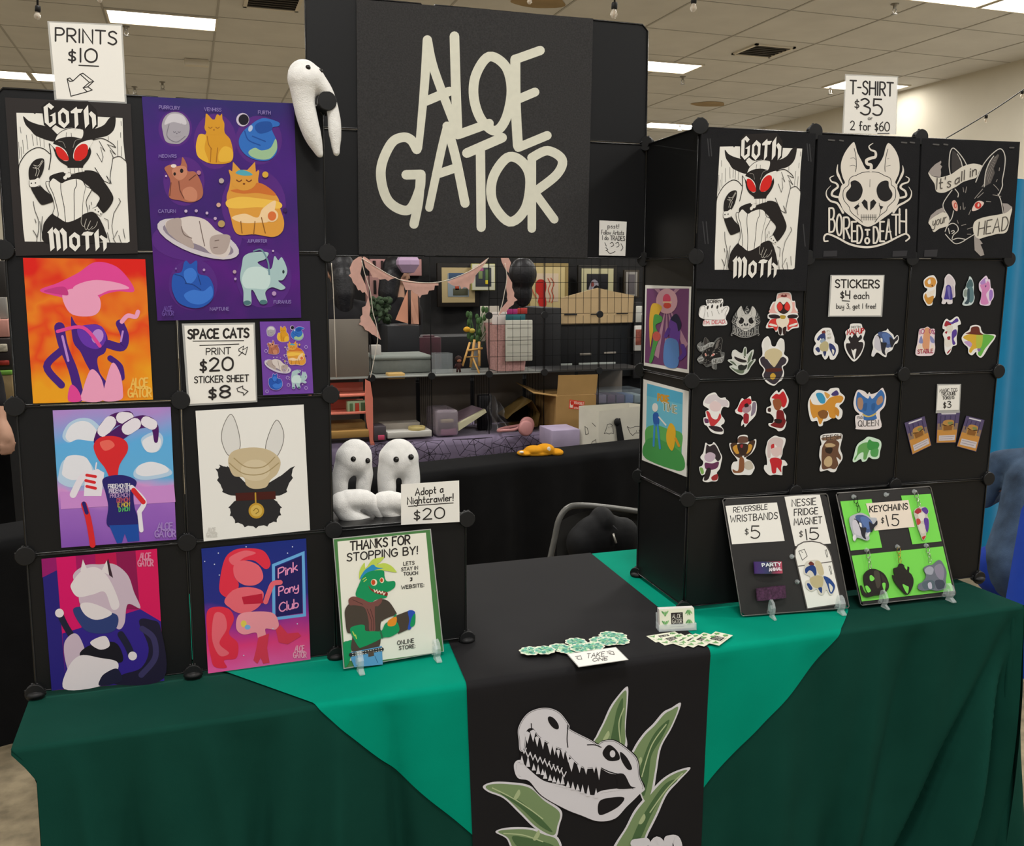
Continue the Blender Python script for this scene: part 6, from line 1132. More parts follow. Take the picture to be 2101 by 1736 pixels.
A.txt('TAKE', 655, 552, 820, 530, 42, INK, 6, .15); A.txt('ONE', 712, 582, 850, 566, 30, INK, 6, .15); A.lines('550 535 600 528 612 560 575 562 570 545 560 550|845 490 870 482 905 490 915 515 870 510 880 500 850 500', 5, INK)
A.build('small_sign', label='small white card reading TAKE ONE lying in front of the round stickers', cat='sign')
def biz(A, w_, h_):
    A.poly([(-w_ * .17, -h_ * .3), (w_ * .17, -h_ * .3), (w_ * .17, h_ * .3), (-w_ * .17, h_ * .3)], ink('#231d1b'))
    s_ = w_ * .34
    fx = lambda x, y: (-s_ * .42 + x * s_ * .84 / 1.0, h_ * .24 - y * h_ * .48)
    for word, yy in (('ALOE', .45), ('GATOR', .98)):
        n_ = len(word)
        for i, ch in enumerate(word):
            g = FONT[ch]
            for st in g[1].split('|'):
                md = st[0] if st[0] in '~@' else ''; q = [fx((i + .1 + a / max(g[0], .1) * .8) / n_, yy - b * .42) for a, b in pts2(st[len(md):])]; A.line(q, w_ * .012, ink('#d9d6cc'), bool(md), md == '@')
    for (sx, sy_) in ((-1, 1), (1, 1), (-1, -1), (1, -1)):
        for k in range(4): A.oval(sx * w_ * .34 + (k - 1.5) * w_ * .035, sy_ * h_ * .24 + abs(k - 1.5) * h_ * .05, w_ * .022, h_ * .13, ink(('#5f9a5c', '#86b878')[k % 2]), 25 * (k - 1.5) * sx)
    A.line([-w_ * .2, -h_ * .38, w_ * .2, -h_ * .38], h_ * .025, ink('#8f8d84'))
for k, (x, y, a, nm) in enumerate(((1395, 352, .06, 'leftmost of the fanned cards'), (1465, 375, .14, 'second from left of the fanned cards'), (1595, 385, .42, 'third from left of the fanned cards'), (1665, 385, .5, 'fourth from left of the fanned cards'), (1755, 375, .55, 'fifth from left of the fanned cards'), (1880, 366, .62, 'rightmost of the fanned cards, fully visible'))):
    flat_card(ZT[0] + x / ZT[2], ZT[1] + y / ZT[2], a, .082, .046, .0056 + k * .0007, biz, 'business_card', 'white and green business card with black logo, ' + nm, 'card', 'business cards fanned on the table', CARDW)
t = thing('card_holder', 'clear card holder with a stack of business cards, behind the fanned cards', 'card holder', ZH(1390, 1296, .0045))
cb = ZH(1390, 1294, .0055); fw = ZH(1428, 1292, .0045) - ZH(1352, 1296, .0045); wd_ = fw.length; u = fw.normalized(); nn = Vector((u.y, -u.x, 0)); up = (Vector((0, 0, 1)) - nn * .22).normalized()
MX = Matrix.Translation(cb) @ Matrix((u, -nn, up)).transposed().to_4x4()
m = MB(); m.bbox((-wd_ / 2, -.004, 0), (wd_ / 2, .030, .004), CLEAR, .001, MX); m.bbox((-wd_ / 2, -.004, 0), (wd_ / 2, -.002, .018), CLEAR, .0008, MX); m.bbox((-wd_ / 2, .022, 0), (wd_ / 2, .024, .04), CLEAR, .0008, MX)
for sx in (-1, 1): m.bbox((sx * wd_ / 2 - .001, -.004, 0), (sx * wd_ / 2 + .001, .024, .018), CLEAR, .0008, MX)
m.build('holder', t)
m = MB(); m.box((-wd_ / 2 + .003, .0, .005), (wd_ / 2 - .003, .018, .054), mat('#d8d3cf', rough=.6, noise=.1, nscale=900), MX)
A = Art(ZP(0), 0); A.P = lambda x, y, o=None: MX @ Vector((x, -.0002 - (A.off if o is None else o), .030 + y)); A.sheet([(-wd_ / 2 + .003, -.025), (wd_ / 2 - .003, -.025), (wd_ / 2 - .003, .025), (-wd_ / 2 + .003, .025)], CARDW, .0003); biz(A, wd_ - .006, .050)
cs = m.build('card_stack', t); A.build('top_card', cs)
# ================================================================== behind the booth
def pbox(b, x0, y0, x1, y1, Y, dep, m, bev=.004):
    """box whose front face fills the photo rectangle at depth Y"""
    a = YH(x0, y1, Y); c = YH(x1, y0, Y); z0 = (YH(x0, y1, Y).z + YH(x1, y1, Y).z) / 2; z1 = (YH(x0, y0, Y).z + YH(x1, y0, Y).z) / 2
    b.bbox((a.x, Y, z0), (c.x, Y + dep, z1), m, bev); return b
def pthing(name, label, cat, x, y, Y, group=None): return thing(name, label, cat, YH(x, y, Y), group)
def one(name, label, cat, rects, Y, dep, group=None):
    b = MB()
    for r in rects: pbox(b, r[0], r[1], r[2], r[3], Y + (r[5] if len(r) > 5 else 0), r[6] if len(r) > 6 else dep, r[4])
    return b.build(name, label=label, cat=cat, group=group)
FAB = mat('#161617', rough=.95, spec=.1, noise=.1, nscale=12, bump=.2, bscale=500, name='black_drape_fabric')
# low black draped divider behind the booth
poly_ = [(-1.6, .80), (-.34, 1.39), (.90, 1.98), (2.55, 2.34), (3.6, 2.56)]
def pol(u):
    L = [math.hypot(b[0] - a[0], b[1] - a[1]) for a, b in zip(poly_, poly_[1:])]; s_ = u * sum(L)
    for (a, b), l in zip(zip(poly_, poly_[1:]), L):
        if s_ <= l + 1e-9: return Vector((a[0] + (b[0] - a[0]) * s_ / l, a[1] + (b[1] - a[1]) * s_ / l, 0)), s_
        s_ -= l
    return Vector((poly_[-1][0], poly_[-1][1], 0)), 0
b = MB()
def fn(u, v):
    p, _ = pol(u); nn = Vector((.3, -.95, 0)); t = max(0, v - .3) / .7
    if v < .3: return p + Vector((-.06, .22, 0)) * (1 - v / .3) + Vector((0, 0, .004 - .014 * (v / .3) ** 4))
    return p + nn * (.03 * math.sin(u * 90) + .014 * math.sin(u * 173)) * min(1, t * 3) + Vector((0, 0, -.012 - t * .726))
b.grid(fn, 200, 24, FAB); b.build('draped_counter', label='low counter covered with black cloth behind the booth, in front of the purple table', cat='counter')
# folding chair and backpack
t = thing('folding_chair', 'dark metal folding chair behind the table, backrest showing', 'chair', (1.9, .9, FLOOR))
STEEL = mat('#7d7c78', rough=.35, metal=.3, name='grey_painted_steel'); Yc = 1.0
m = MB(); P = [YH(1128, 1150, Yc), YH(1138, 1105, Yc), YH(1147, 1066, Yc), YH(1165, 1042, Yc), YH(1195, 1037, Yc), YH(1260, 1043, Yc), YH(1325, 1052, Yc)]
xr = P[-1].x + .10; P += [Vector((xr - .02, Yc, P[-1].z - .02)), Vector((xr, Yc, P[2].z)), Vector((xr + .02, Yc + .0, P[0].z))]
P = [Vector(q) for q in catmull([tuple(q) for q in P], False, 5)]
low = [Vector((P[0].x - .03, Yc - .32, FLOOR + .012))] + P + [Vector((P[-1].x + .03, Yc - .32, FLOOR + .012))]
m.tube(low, .011, STEEL, 10); m.build('frame', t)
m = MB(); zt = .035; x0_, x1_ = P[2].x, xr - .01
m.grid(lambda u, v: Vector((x0_ + .02 + (x1_ - x0_ - .03) * u, Yc + .03 * math.sin(math.pi * u) - .004, zt - .0 - .23 * v - .035 * (2 * u - 1) ** 4 * (1 - v))), 16, 8, mat('#3f3e3c', rough=.4, metal=.2, name='grey_steel_backrest')); m.build('backrest', t)
m = MB(); m.bbox((x0_, Yc - .40, FLOOR + .43), (x1_, Yc - .02, FLOOR + .455), mat('#3f3e3c', rough=.4, metal=.2), .01); m.build('seat', t)
for sx in (x0_ + .03, x1_ - .02):
    m = MB(); m.tube([Vector((sx, Yc - .36, FLOOR + .43)), Vector((sx, Yc + .12, FLOOR + .012))], .010, STEEL, 8); m.build('leg', t)
BAG = mat('#0f0f11', rough=.7, spec=.3, noise=.15, nscale=20, bump=.5, bscale=40, name='black_nylon')
t = thing('backpack', 'black backpack hanging on the folding chair', 'bag', YH(1230, 1150, .93))
m = MB()
for (x, y, rx, rz) in ((1232, 1100, .115, .085), (1195, 1115, .06, .07), (1275, 1105, .07, .08), (1235, 1070, .045, .055), (1230, 1160, .13, .1)):
    m.ell(YH(x, y, .92), (rx, .06, rz), BAG)
o = m.build('body', t); smooth_union(o, .008, 4)
m = MB(); q = YH(1258, 1095, .86); m.tube([q, q + Vector((.004, -.004, -.016)), q + Vector((.010, -.004, -.034))], [.004, .0035, .0045], mat('#d8d4cc', rough=.3, metal=.5), 8); m.build('zipper_pull', t)
m = MB(); m.tube([YH(1232, 1052, .93), YH(1252, 1075, .87), YH(1290, 1110, .88)], .004, mat('#2d2d30', rough=.5), 6); m.build('zipper', t)
# purple table with spider web lace
PUR = mat('#746880', rough=.7, spec=.3, noise=.12, nscale=6, sheen=.2, name='purple_satin'); LACE = mat('#17131a', rough=.8, name='black_web_lace')
t = thing('tablecloth', 'purple tablecloth with black spider web lace on the neighbouring table', 'tablecloth', (1.8, 3.0, FLOOR))
YT = 3.0; m = MB()
def fn(u, v):
    x = .6 + 2.15 * u
    if v < .35: return Vector((x, YT + .62 * (1 - v / .35), -.004))
    d = (v - .35) / .65; return Vector((x, YT - .012 - .03 * d * math.sin(28 * x) - .02 * d, -.006 - d * .72))
m.grid(fn, 90, 26, PUR); m.build('cloth', t)
m = MB(); random.seed(3)
cs_ = [(x, z) for x in [.75 + .21 * k for k in range(10)] for z in (-.04, -.20)]
for (x, z) in cs_:
    x += random.uniform(-.05, .05); z += random.uniform(-.04, .04); n_ = 7; a0 = random.random()
    rp = [[Vector((x + r * math.cos(a0 + 2 * math.pi * k / n_), YT - .06 + (.0 if z + r * math.sin(a0 + 2 * math.pi * k / n_) < 0 else .0), min(-.002, z + r * math.sin(a0 + 2 * math.pi * k / n_)))) for k in range(n_)] for r in (.035, .075, .12)]
    for k in range(n_): m.tube([Vector((x, YT - .06, z)), rp[2][k]], .0016, LACE, 4)
    for ring in rp: m.tube(ring, .0012, LACE, 4, closed=True)
m.build('web_lace', t)
one('folded_cloth', 'lavender folded cloth on the back table beside the ghost bag', 'cloth', [(1132, 882, 1190, 918, mat('#a89bb5', rough=.7, noise=.1, nscale=8))], 2.70, .2)
LT = MB(); LT.box((2.32, 2.6, FLOOR), (3.6, 2.95, -.05), FAB); LT.build('black_table_base', label='black cloth covered table end under the ghost bag and lavender cloth', cat='table')
# ghost bag
t = pthing('gift_bag', 'white paper bag with ghost and bat drawings, by the cardboard box', 'bag', 1260, 925, 2.62)
GB = mat('#d3cfc0', rough=.7, noise=.05, nscale=10, name='white_bag_paper'); yb = 2.62; b = MB()
A0, B0, C0 = YH(1187, 925, yb + .1), YH(1228, 925, yb), YH(1330, 918, yb)
def top_(p, h=.185): return p + Vector((0, 0, h))
zb_ = -.05
A0.z = B0.z = C0.z = zb_
b.add([A0, B0, top_(B0, .215), top_(A0, .235)], [(0, 1, 2, 3)], GB); b.add([B0, C0, top_(C0, .235), top_(B0, .215)], [(0, 1, 2, 3)], GB)
D0 = A0 + (C0 - B0); b.add([A0, D0, top_(D0, .24), top_(A0, .235)], [(0, 1, 2, 3)], GB); b.add([C0, D0, top_(D0, .24), top_(C0, .235)], [(0, 1, 2, 3)], GB)
b.build('bag_body', t)
A = Art(plane3(B0, C0, top_(B0, .2)), .001, (940, 760, 5.387)); GI = ink('#3d3b38')
A.lines('1615 700 1640 640 1650 600 1680 590 1710 610 1715 700 1690 690 1670 705 1640 690 1615 700|1665 625 1668 630|1690 620 1693 625', 5, GI); A.lines('1870 620 1900 640 1960 620 2010 620 2010 690 1960 690 1930 720 1900 690 1870 620|1970 665 1972 680|2000 660 2002 675', 5, GI); A.lines('1615 850 1640 830 1700 820 1740 800 1745 850 1700 860 1640 870|1900 830 1950 810 2010 820', 5, GI)
A.build('drawing', t)
A = Art(plane3(A0, B0, top_(B0, .2)), .001, (940, 760, 5.387)); A.lines('1400 620 1430 640 1440 700 1410 710 1400 620|1465 850 1480 790 1520 765 1525 810 1490 870 1465 850|1480 580 1520 620', 5, GI); A.build('drawing', t)
m = MB(); HB = mat('#131314', rough=.7); m.prism([YH(1262, 860, yb - .012), YH(1272, 858, yb - .012), YH(1283, 918, yb - .012), YH(1268, 918, yb - .012)], Vector((0, -.004, 0)), HB); m.ell(YH(1266, 866, yb - .015), (.018, .012, .022), HB); m.build('ribbon_handle', t)
# orange plush on the black counter
t = thing('plush_toy', 'orange spotted plush toy lying on the black counter top', 'plush toy', YH(1110, 930, 2.30)); m = MB(); ORG = mat('#d59426', rough=.95, spec=.05, bump=.4, bscale=300, name='orange_plush')
for (x, y, rx, rz) in ((1075, 930, .035, .014), (1095, 924, .05, .025), (1118, 922, .05, .03), (1140, 928, .04, .02), (1105, 930, .09, .015)): m.ell(YH(x, y, 2.33), (rx, .05, rz), ORG)
o = m.build('body', t); smooth_union(o, .004, 4)
m = MB(); m.ell(YH(1126, 922, 2.285), (.010, .004, .013), mat('#eee6d6', rough=.9)); m.ell(YH(1070, 928, 2.29), (.012, .01, .006), mat('#eee6d6', rough=.9)); m.build('white_patch', t)
# ---- the neighbour's cube shelf
WIRE = mat('#0d0d0e', rough=.75, spec=.15, name='dull_black_wire')
YS = 3.05; t = pthing('cube_shelf', 'neighbouring black wire cube shelf with grey panels on the purple table', 'shelf', 1000, 890, YS)
GP = mat('#7a7268', rough=.35, spec=.4, alpha=.96, name='grey_frosted_panel'); GL = mat('#8f928d', rough=.25, spec=.5, name='grey_shelf_sheet')
nodes = [640, 762, 885, 1003, 1116, 1228, 1330]; xz = [YH(x, 768, YS).x for x in nodes]; zs_ = [0.0, .345, .675, 1.0]
b = MB(); b.bbox((xz[0], YS, zs_[1] - .004), (xz[4], YS + .34, zs_[1] + .004), GL, .002); b.build('shelf_sheet', t)
b = MB(); b.bbox((xz[4], YS, zs_[1] - .004), (xz[6], YS + .34, zs_[1] + .004), mat('#2b2b2c', rough=.4), .002); b.build('shelf_sheet', t)
for i in range(6):
    b = MB(); b.bbox((xz[i] + .012, YS + .34, .01), (xz[i + 1] - .012, YS + .344, zs_[1] - .015), mat('#6f665c', rough=.45, spec=.3, name='brown_grey_panel'), .0015); b.build('back_panel', t)
b = MB(); b.bbox((xz[0], YS, zs_[1] + .01), (xz[1] - .012, YS + .004, zs_[2] - .01), GP, .0015); b.build('side_panel', t)
def wires(x0, x1, z0, z1, n, mth='x', Y=YS, x=None):
    b = MB()
    for k in range(n + 1):
        u = k / n
        if mth == 'x': b.tube([(x0 + (x1 - x0) * u, Y, z0), (x0 + (x1 - x0) * u, Y, z1)], .0013, WIRE, 5)
        else: b.tube([(x, YS + .34 * u, z0), (x, YS + .34 * u, z1)], .0013, WIRE, 5)
    for k in range(0, n + 1, 2):
        z = z0 + (z1 - z0) * k / n
        if mth == 'x': b.tube([(x0, Y, z), (x1, Y, z)], .0013, WIRE, 5)
    b.build('wire_grid', t)
for i in (3, 4, 5):
    for j in (1, 2): wires(xz[i] + .006, xz[i + 1] - .006, zs_[j] + .006, zs_[j + 1] - .006, 7)
for i in (2, 3, 4): wires(0, 0, .005, zs_[1] - .006, 7, 'y', x=xz[i])
wires(0, 0, zs_[1], zs_[2], 7, 'y', x=xz[1])
for i in range(7):
    b = MB(); b.tube([(xz[i], YS, 0), (xz[i], YS, zs_[3])], .0025, WIRE, 6); b.build('upright', t)
    for j in ((1,) if i < 3 else (1, 2)):
        b = MB(); b.lathe((xz[i], YS - .014, zs_[j]), (0, 1, 0), [(0, 0), (.02, .0), (.02, .012), (.014, .014), (.014, .028), (0, .028)], CONN, 18, flat=True); b.build('connector', t)
b = MB(); b.tube([(xz[0], YS, zs_[3]), (xz[6], YS, zs_[3])], .003, WIRE, 6); b.build('top_rail', t)
# things on the grey shelf (z = .35)
one('tape_roll', 'small tan roll lying on the grey shelf sheet at left', 'tape', [(797, 766, 831, 778, mat('#c9a565', rough=.6))], 3.07, .08)
def pall(name, label, cat, fn_, x, y, Y, group=None):
    t_ = pthing(name, label, cat, x, y, Y, group); fn_(t_); return t_
def tray(t_):
    b = MB(); a, c_ = YH(765, 765, 3.25), YH(880, 738, 3.25); m_ = mat('#6c706b', rough=.7, noise=.08, nscale=40)
    b.bbox((a.x, 3.2, zs_[1] + .006), (c_.x, 3.5, zs_[1] + .08), m_, .008); b.build('box_body', t_); b = MB()
    b.bbox((a.x - .005, 3.195, zs_[1] + .08), (c_.x + .01, 3.51, zs_[1] + .105), mat('#7d827c', rough=.9, bump=.6, bscale=120), .012); b.build('lid', t_)
pall('storage_box', 'grey felt topped box on the grey shelf sheet', 'box', tray, 820, 765, 3.2)
one('paper_stack', 'white paper pack leaning at the left end of the grey shelf', 'paper', [(762, 708, 782, 742, mat('#b8b3ad', rough=.7))], 3.3, .05)
def acry(t_):
    b = MB(); a, c_ = YH(893, 770, 3.1), YH(929, 725, 3.1); CA = mat('#aab2b4', rough=.1, alpha=.16, spec=.7)
    for lo, hi in (((a.x, 3.1, .352), (a.x + .004, 3.2, c_.z)), ((c_.x - .004, 3.1, .352), (c_.x, 3.2, c_.z)), ((a.x, 3.1, .352), (c_.x, 3.103, c_.z)), ((a.x, 3.197, .352), (c_.x, 3.2, c_.z)), ((a.x, 3.1, .352), (c_.x, 3.2, .356))): b.bbox(lo, hi, CA, .001)
    b.build('walls', t_)
pall('acrylic_box', 'clear empty acrylic box on the grey shelf beside the easel', 'box', acry, 910, 770, 3.1)
def fig(t_):
    b = MB(); m_ = mat('#3a1c1a', rough=.6); p = YH(941, 765, 3.12); p.z = .352
    b.ell(p + Vector((0, 0, .075)), (.022, .02, .022), mat('#2a1512', rough=.7)); b.ell(p + Vector((0, -.01, .07)), (.014, .012, .012), mat('#9a6248', rough=.6)); b.ell(p + Vector((0, 0, .04)), (.014, .012, .022), m_)
    for s_ in (-1, 1): b.tube([p + Vector((s_ * .006, 0, .03)), p + Vector((s_ * .009, 0, .002))], .006, m_, 8); b.tube([p + Vector((s_ * .012, 0, .05)), p + Vector((s_ * .022, 0, .03))], .005, m_, 8)
    b.build('body', t_)
pall('figurine', 'small dark red figurine standing left of the wooden easel', 'figurine', fig, 941, 765, 3.12)
WD = mat('#c79a58', rough=.6, noise=.15, nscale=30, name='pale_wood')
def easelw(t_):
    f_ = lambda x, y, Y=3.14: YH(880 + x / 6.675, 520 + y / 6.675, Y)
    for (a, c_, w_, nm, Ya, Yb) in (((560, 1220), (460, 1540), .008, 'leg', 3.16, 3.12), ((690, 1210), (690, 1540), .008, 'leg', 3.16, 3.12), ((625, 1180), (570, 1560), .008, 'mast', 3.16, 3.15), ((590, 1400), (690, 1645), .006, 'prop', 3.15, 3.06), ((530, 1330), (735, 1300), .006, 'ledge', 3.13, 3.13), ((510, 1420), (700, 1410), .004, 'cross_bar', 3.14, 3.14)):
        b = MB(); b.tube([f_(a[0], a[1], Ya), f_(c_[0], c_[1], Yb)], w_, WD, 4); b.build(nm, t_)
pall('tabletop_easel', 'small wooden easel seen from behind on the grey shelf', 'easel', easelw, 970, 765, 3.14)
def vase(t_):
    p = YH(975, 700, 3.3); p.z = .352; b = MB(); b.lathe(p, (0, 0, 1), [(0, 0), (.028, 0), (.034, .06), (.02, .12), (.022, .16), (.018, .16), (.016, .02), (0, .02)], mat('#8f9290', rough=.2, alpha=.7), 16); b.build('vase_body', t_)
    random.seed(5); b = MB(); gm = mat('#3f5f35', rough=.7, noise=.3, nscale=60)
    for k in range(22):
        a = random.uniform(0, 6.28); r = random.uniform(.02, .09); h = random.uniform(.18, .36); tip = p + Vector((r * math.cos(a), r * math.sin(a) * .5, h))
        b.tube([p + Vector((0, 0, .12)), p + Vector((r * .4 * math.cos(a), 0, h * .7)), tip], .002, gm, 4); b.ell(tip, (.012, .008, .020), gm, None, 8, 6)
    b.build('foliage', t_); b = MB(); f0 = YH(958, 676, 3.26); b.ell(f0, (.022, .014, .016), mat('#d6a027', rough=.6)); b.ell(f0 + Vector((.03, 0, -.008)), (.02, .012, .014), mat('#b7a545', rough=.6)); b.build('flower', t_)
pall('flower_vase', 'vase with greenery and a yellow flower behind the wooden easel', 'vase', vase, 975, 700, 3.3)
def basket(t_):
    m_ = mat('#b98d88', rough=.8, noise=.2, nscale=90, bump=.8, bscale=120, name='pink_wicker'); a = YH(1022, 768, 3.12); c_ = YH(1078, 768, 3.12); cx_ = (a.x + c_.x) / 2; w0 = (c_.x - a.x) / 2
    b = MB()
    def fn(u, v):
        q = int(u * 4) % 4; an = u * 2 * math.pi; sc = 1 + .28 * v; cxx = max(-1, min(1, 1.35 * math.cos(an))); cyy = max(-1, min(1, 1.35 * math.sin(an)))
        return Vector((cx_ + w0 * sc * cxx, 3.22 + .10 * sc * cyy, .352 + .27 * v))
    b.grid(fn, 40, 16, m_); b.add([fn(k / 24, 0) for k in range(24)], [tuple(range(24))], m_); b.build('basket_body', t_)
pall('basket', 'pink woven basket of prints behind the wire grid', 'basket', basket, 1050, 768, 3.12)
one('paper_pad', 'white stack of sleeved prints standing in front of the pink basket', 'paper', [(1038, 657, 1093, 741, mat('#cfcdc0', rough=.5)), (1041, 672, 1090, 674, mat('#a9a89c', rough=.5), -.002, .003), (1041, 690, 1090, 692, mat('#a9a89c', rough=.5), -.002, .003), (1041, 706, 1090, 708, mat('#a9a89c', rough=.5), -.002, .003), (1041, 722, 1090, 724, mat('#a9a89c', rough=.5), -.002, .003)], 3.08, .02)
for (r, c_, nm) in (((986, 628, 1024, 700), '#c9c2b4', 'cream print with small pictures leaning left of the basket'), ((1010, 640, 1040, 690), '#d4ccc6', 'pale print with two small faces in the pink basket'), ((1040, 634, 1062, 646), '#b0367a', 'magenta print edge showing at the top of the basket'), ((1038, 645, 1078, 658), '#2f6a72', 'teal print edge above the white prints'), ((1062, 632, 1082, 644), '#b33a34', 'red print edge at the back of the basket')):
    one('print_sheet', nm, 'print', [r + (mat(c_, rough=.5),)], {'#c9c2b4': 3.36, '#d4ccc6': 3.20, '#b0367a': 3.24, '#2f6a72': 3.16, '#b33a34': 3.28}[c_], .004)
def cab(t_):
    CB = mat('#1a1a1b', rough=.5, name='black_painted_wood'); BW = mat('#c2a67c', rough=.7, noise=.06, nscale=8, name='raw_plywood'); Yb = 3.64
    b = MB(); pbox(b, 1118, 632, 1152, 772, Yb - .12, .5, mat('#262627', rough=.6)); b.build('side_board', t_)
    b = MB(); pbox(b, 1150, 660, 1304, 774, Yb, .06, CB); b.build('back_board', t_)
    b = MB(); z = (1090, 520, 6.43); A_ = [(z[0] + x / z[2], z[1] + y / z[2]) for x, y in PP('390 590 640 520 880 455 1050 495 1355 555 1335 915 390 935')]
    b.prism([YH(x, y, Yb - .03) for x, y in A_], Vector((0, .012, 0)), BW); b.build('shaped_top_board', t_)
    for r in ((1158, 644, 1184, 647), (1212, 644, 1234, 646), (1265, 642, 1289, 644)):
        b = MB(); pbox(b, *r, Yb - .034, .004, CB, .001); b.build('slot_trim', t_)
    for r in ((1190, 725, 1213, 729), (1240, 722, 1264, 726)):
        b = MB(); pbox(b, *r, Yb - .008, .008, mat('#8d857a', rough=.4), .001); b.build('label_strip', t_)
    for r in ((1148, 746, 1174, 751), (1188, 744, 1263, 749), (1225, 750, 1257, 754)):
        b = MB(); pbox(b, *r, Yb - .03, .012, mat('#a3a8a2', rough=.3), .001); b.build('shelf_edge', t_)
pall('display_cabinet', 'black cabinet with raw plywood crest seen from behind, right side', 'cabinet', cab, 1225, 774, 3.64)
one('white_prints', 'white prints with red picture in a gap right of the plywood cabinet', 'print', [(1301, 668, 1319, 720, mat('#d5d0c8', rough=.6)), (1304, 676, 1317, 708, mat('#8d4a3c', rough=.6, noise=.5, nscale=30), -.003, .003), (1305, 628, 1319, 662, mat('#c9c7bd', rough=.6)), (1300, 620, 1330, 776, mat('#262526', rough=.7), .012, .02)], 3.6, .01)
# under the shelf, on the purple table (z = 0)
def ctrl(t_):
    CR = mat('#e58470', rough=.55, name='coral_paint')
    b = MB(); z = (660, 760, 7.003); P_ = [YH(z[0] + x / z[2], z[1] + y / z[2], 3.0) for x, y in PP('630 130 700 165 735 400 742 1000 770 1080 705 1090 690 1000 640 700 625 400')]; b.prism(P_, Vector((0, .012, 0)), CR); b.build('side_board', t_)
    for y0, y1 in ((796, 815), (832, 851)):
        b = MB(); a, c_ = YH(640, y1, 3.01), YH(757, y0, 3.01); z_ = YH(700, y1, 3.01).z; b.bbox((a.x, 3.01, z_), (c_.x, 3.2, z_ + .012), CR, .002); b.bbox((a.x, 3.19, z_), (c_.x, 3.2, z_ + .06), CR, .002); b.build('shelf', t_)
pall('desk_shelf', 'coral painted desk shelf at the left of the purple table', 'shelf', ctrl, 720, 910, 3.0)
one('picture_box', 'small green and red printed box on the coral shelf', 'box', [(713, 823, 755, 845, mat('#a9c09a', rough=.5)), (718, 828, 724, 844, mat('#5d7a52', rough=.6), -.003, .004), (729, 827, 737, 844, mat('#b5452f', rough=.6), -.003, .004), (741, 826, 749, 844, mat('#4f6a48', rough=.6), -.003, .004)], 3.03, .05)
one('kraft_box', 'brown kraft box lid under the coral shelf', 'box', [(640, 868, 750, 884, mat('#8a6a3c', rough=.8), .1, .12), (640, 885, 757, 900, mat('#a37e45', rough=.8))], 2.99, .1)
one('white_case', 'flat white plastic case on the purple table', 'case', [(795, 885, 886, 898, mat('#c9c6bf', rough=.4)), (782, 868, 862, 884, mat('#a8a096', rough=.6), .12, .1)], 3.0, .22)
def troll(t_):
    p = YH(855, 884, 3.05); p.z = YH(855, 888, 3.02).z; b = MB(); m_ = mat('#c4b277', rough=.3, alpha=.85); b.lathe(p, (0, 0, 1), [(.028, 0), (.048, 0), (.048, .03), (.044, .033), (.028, .03), (.028, 0)], m_, 24); b.build('roll', t_)
pall('tape_roll', 'clear yellowish tape roll lying on the white case', 'tape', troll, 855, 884, 3.05)
one('small_pouch', 'dark pouch with a pink patch left of the white case', 'pouch', [(768, 875, 792, 905, mat('#4a4348', rough=.5)), (776, 893, 789, 903, mat('#c94a6a', rough=.5), -.004, .006)], 2.99, .12)
def tub(t_):
    b = MB(); pbox(b, 896, 842, 941, 895, 3.02, .25, mat('#a79aa4', rough=.25, alpha=.55, spec=.5), .015); b.build('tub_body', t_)
    b = MB(); pbox(b, 903, 861, 930, 889, 3.05, .06, mat('#2d2c30', rough=.6), .01); pbox(b, 905, 861, 931, 868, 3.04, .03, mat('#c9bc8a', rough=.6), .004); pbox(b, 905, 880, 938, 894, 3.045, .1, mat('#c27aa4', rough=.6), .008); b.build('contents', t_)
pall('plastic_tub', 'clear plastic tub with pink and black contents on the purple table', 'tub', tub, 918, 895, 3.02)
def fr_(t_):
    f_ = lambda x, y, Y: YH(940 + x / 5.387, 760 + y / 5.387, Y); b = MB()
    b.prism([f_(0, 590, 3.03), f_(300, 430, 3.08), f_(315, 465, 3.08), f_(5, 670, 3.03)], Vector((0, .03, 0)), mat('#cfcaa8', rough=.5)); b.build('canvas_edge', t_)
    b = MB(); b.add([f_(0, 590, 3.04), f_(300, 430, 3.09), f_(150, 385, 3.3), f_(0, 450, 3.3)], [(0, 1, 2, 3)], mat('#8a7480', rough=.6, noise=.2, nscale=10)); b.build('canvas_face', t_)
pall('canvas_panel', 'leaning canvas with a cream edge beside the plastic tub', 'canvas', fr_, 965, 870, 3.05)
def cello(t_):
    b = MB(); random.seed(11); m_ = mat('#8d8d90', rough=.08, alpha=.35, spec=1.0)
    P_ = [YH(1003, 885, 3.12), YH(1048, 880, 3.12)]; x0_, x1_ = P_[0].x, P_[1].x
    b.grid(lambda u, v: Vector((x0_ + (x1_ - x0_) * (u * (1 - .45 * v) + .08 * math.sin(9 * v)), 3.14 + .03 * math.sin(14 * u + 6 * v) + .015 * math.sin(31 * u), .004 + .235 * v * (1 - .35 * u))), 24, 20, m_); b.build('wrap', t_)
    b = MB(); pbox(b, 983, 810, 1010, 884, 3.2, .05, mat('#1c1b1e', rough=.5), .012); b.build('contents', t_)
pall('cellophane_bag', 'crinkled clear cellophane bag standing at the middle of the purple table', 'bag', cello, 1025, 885, 3.12)
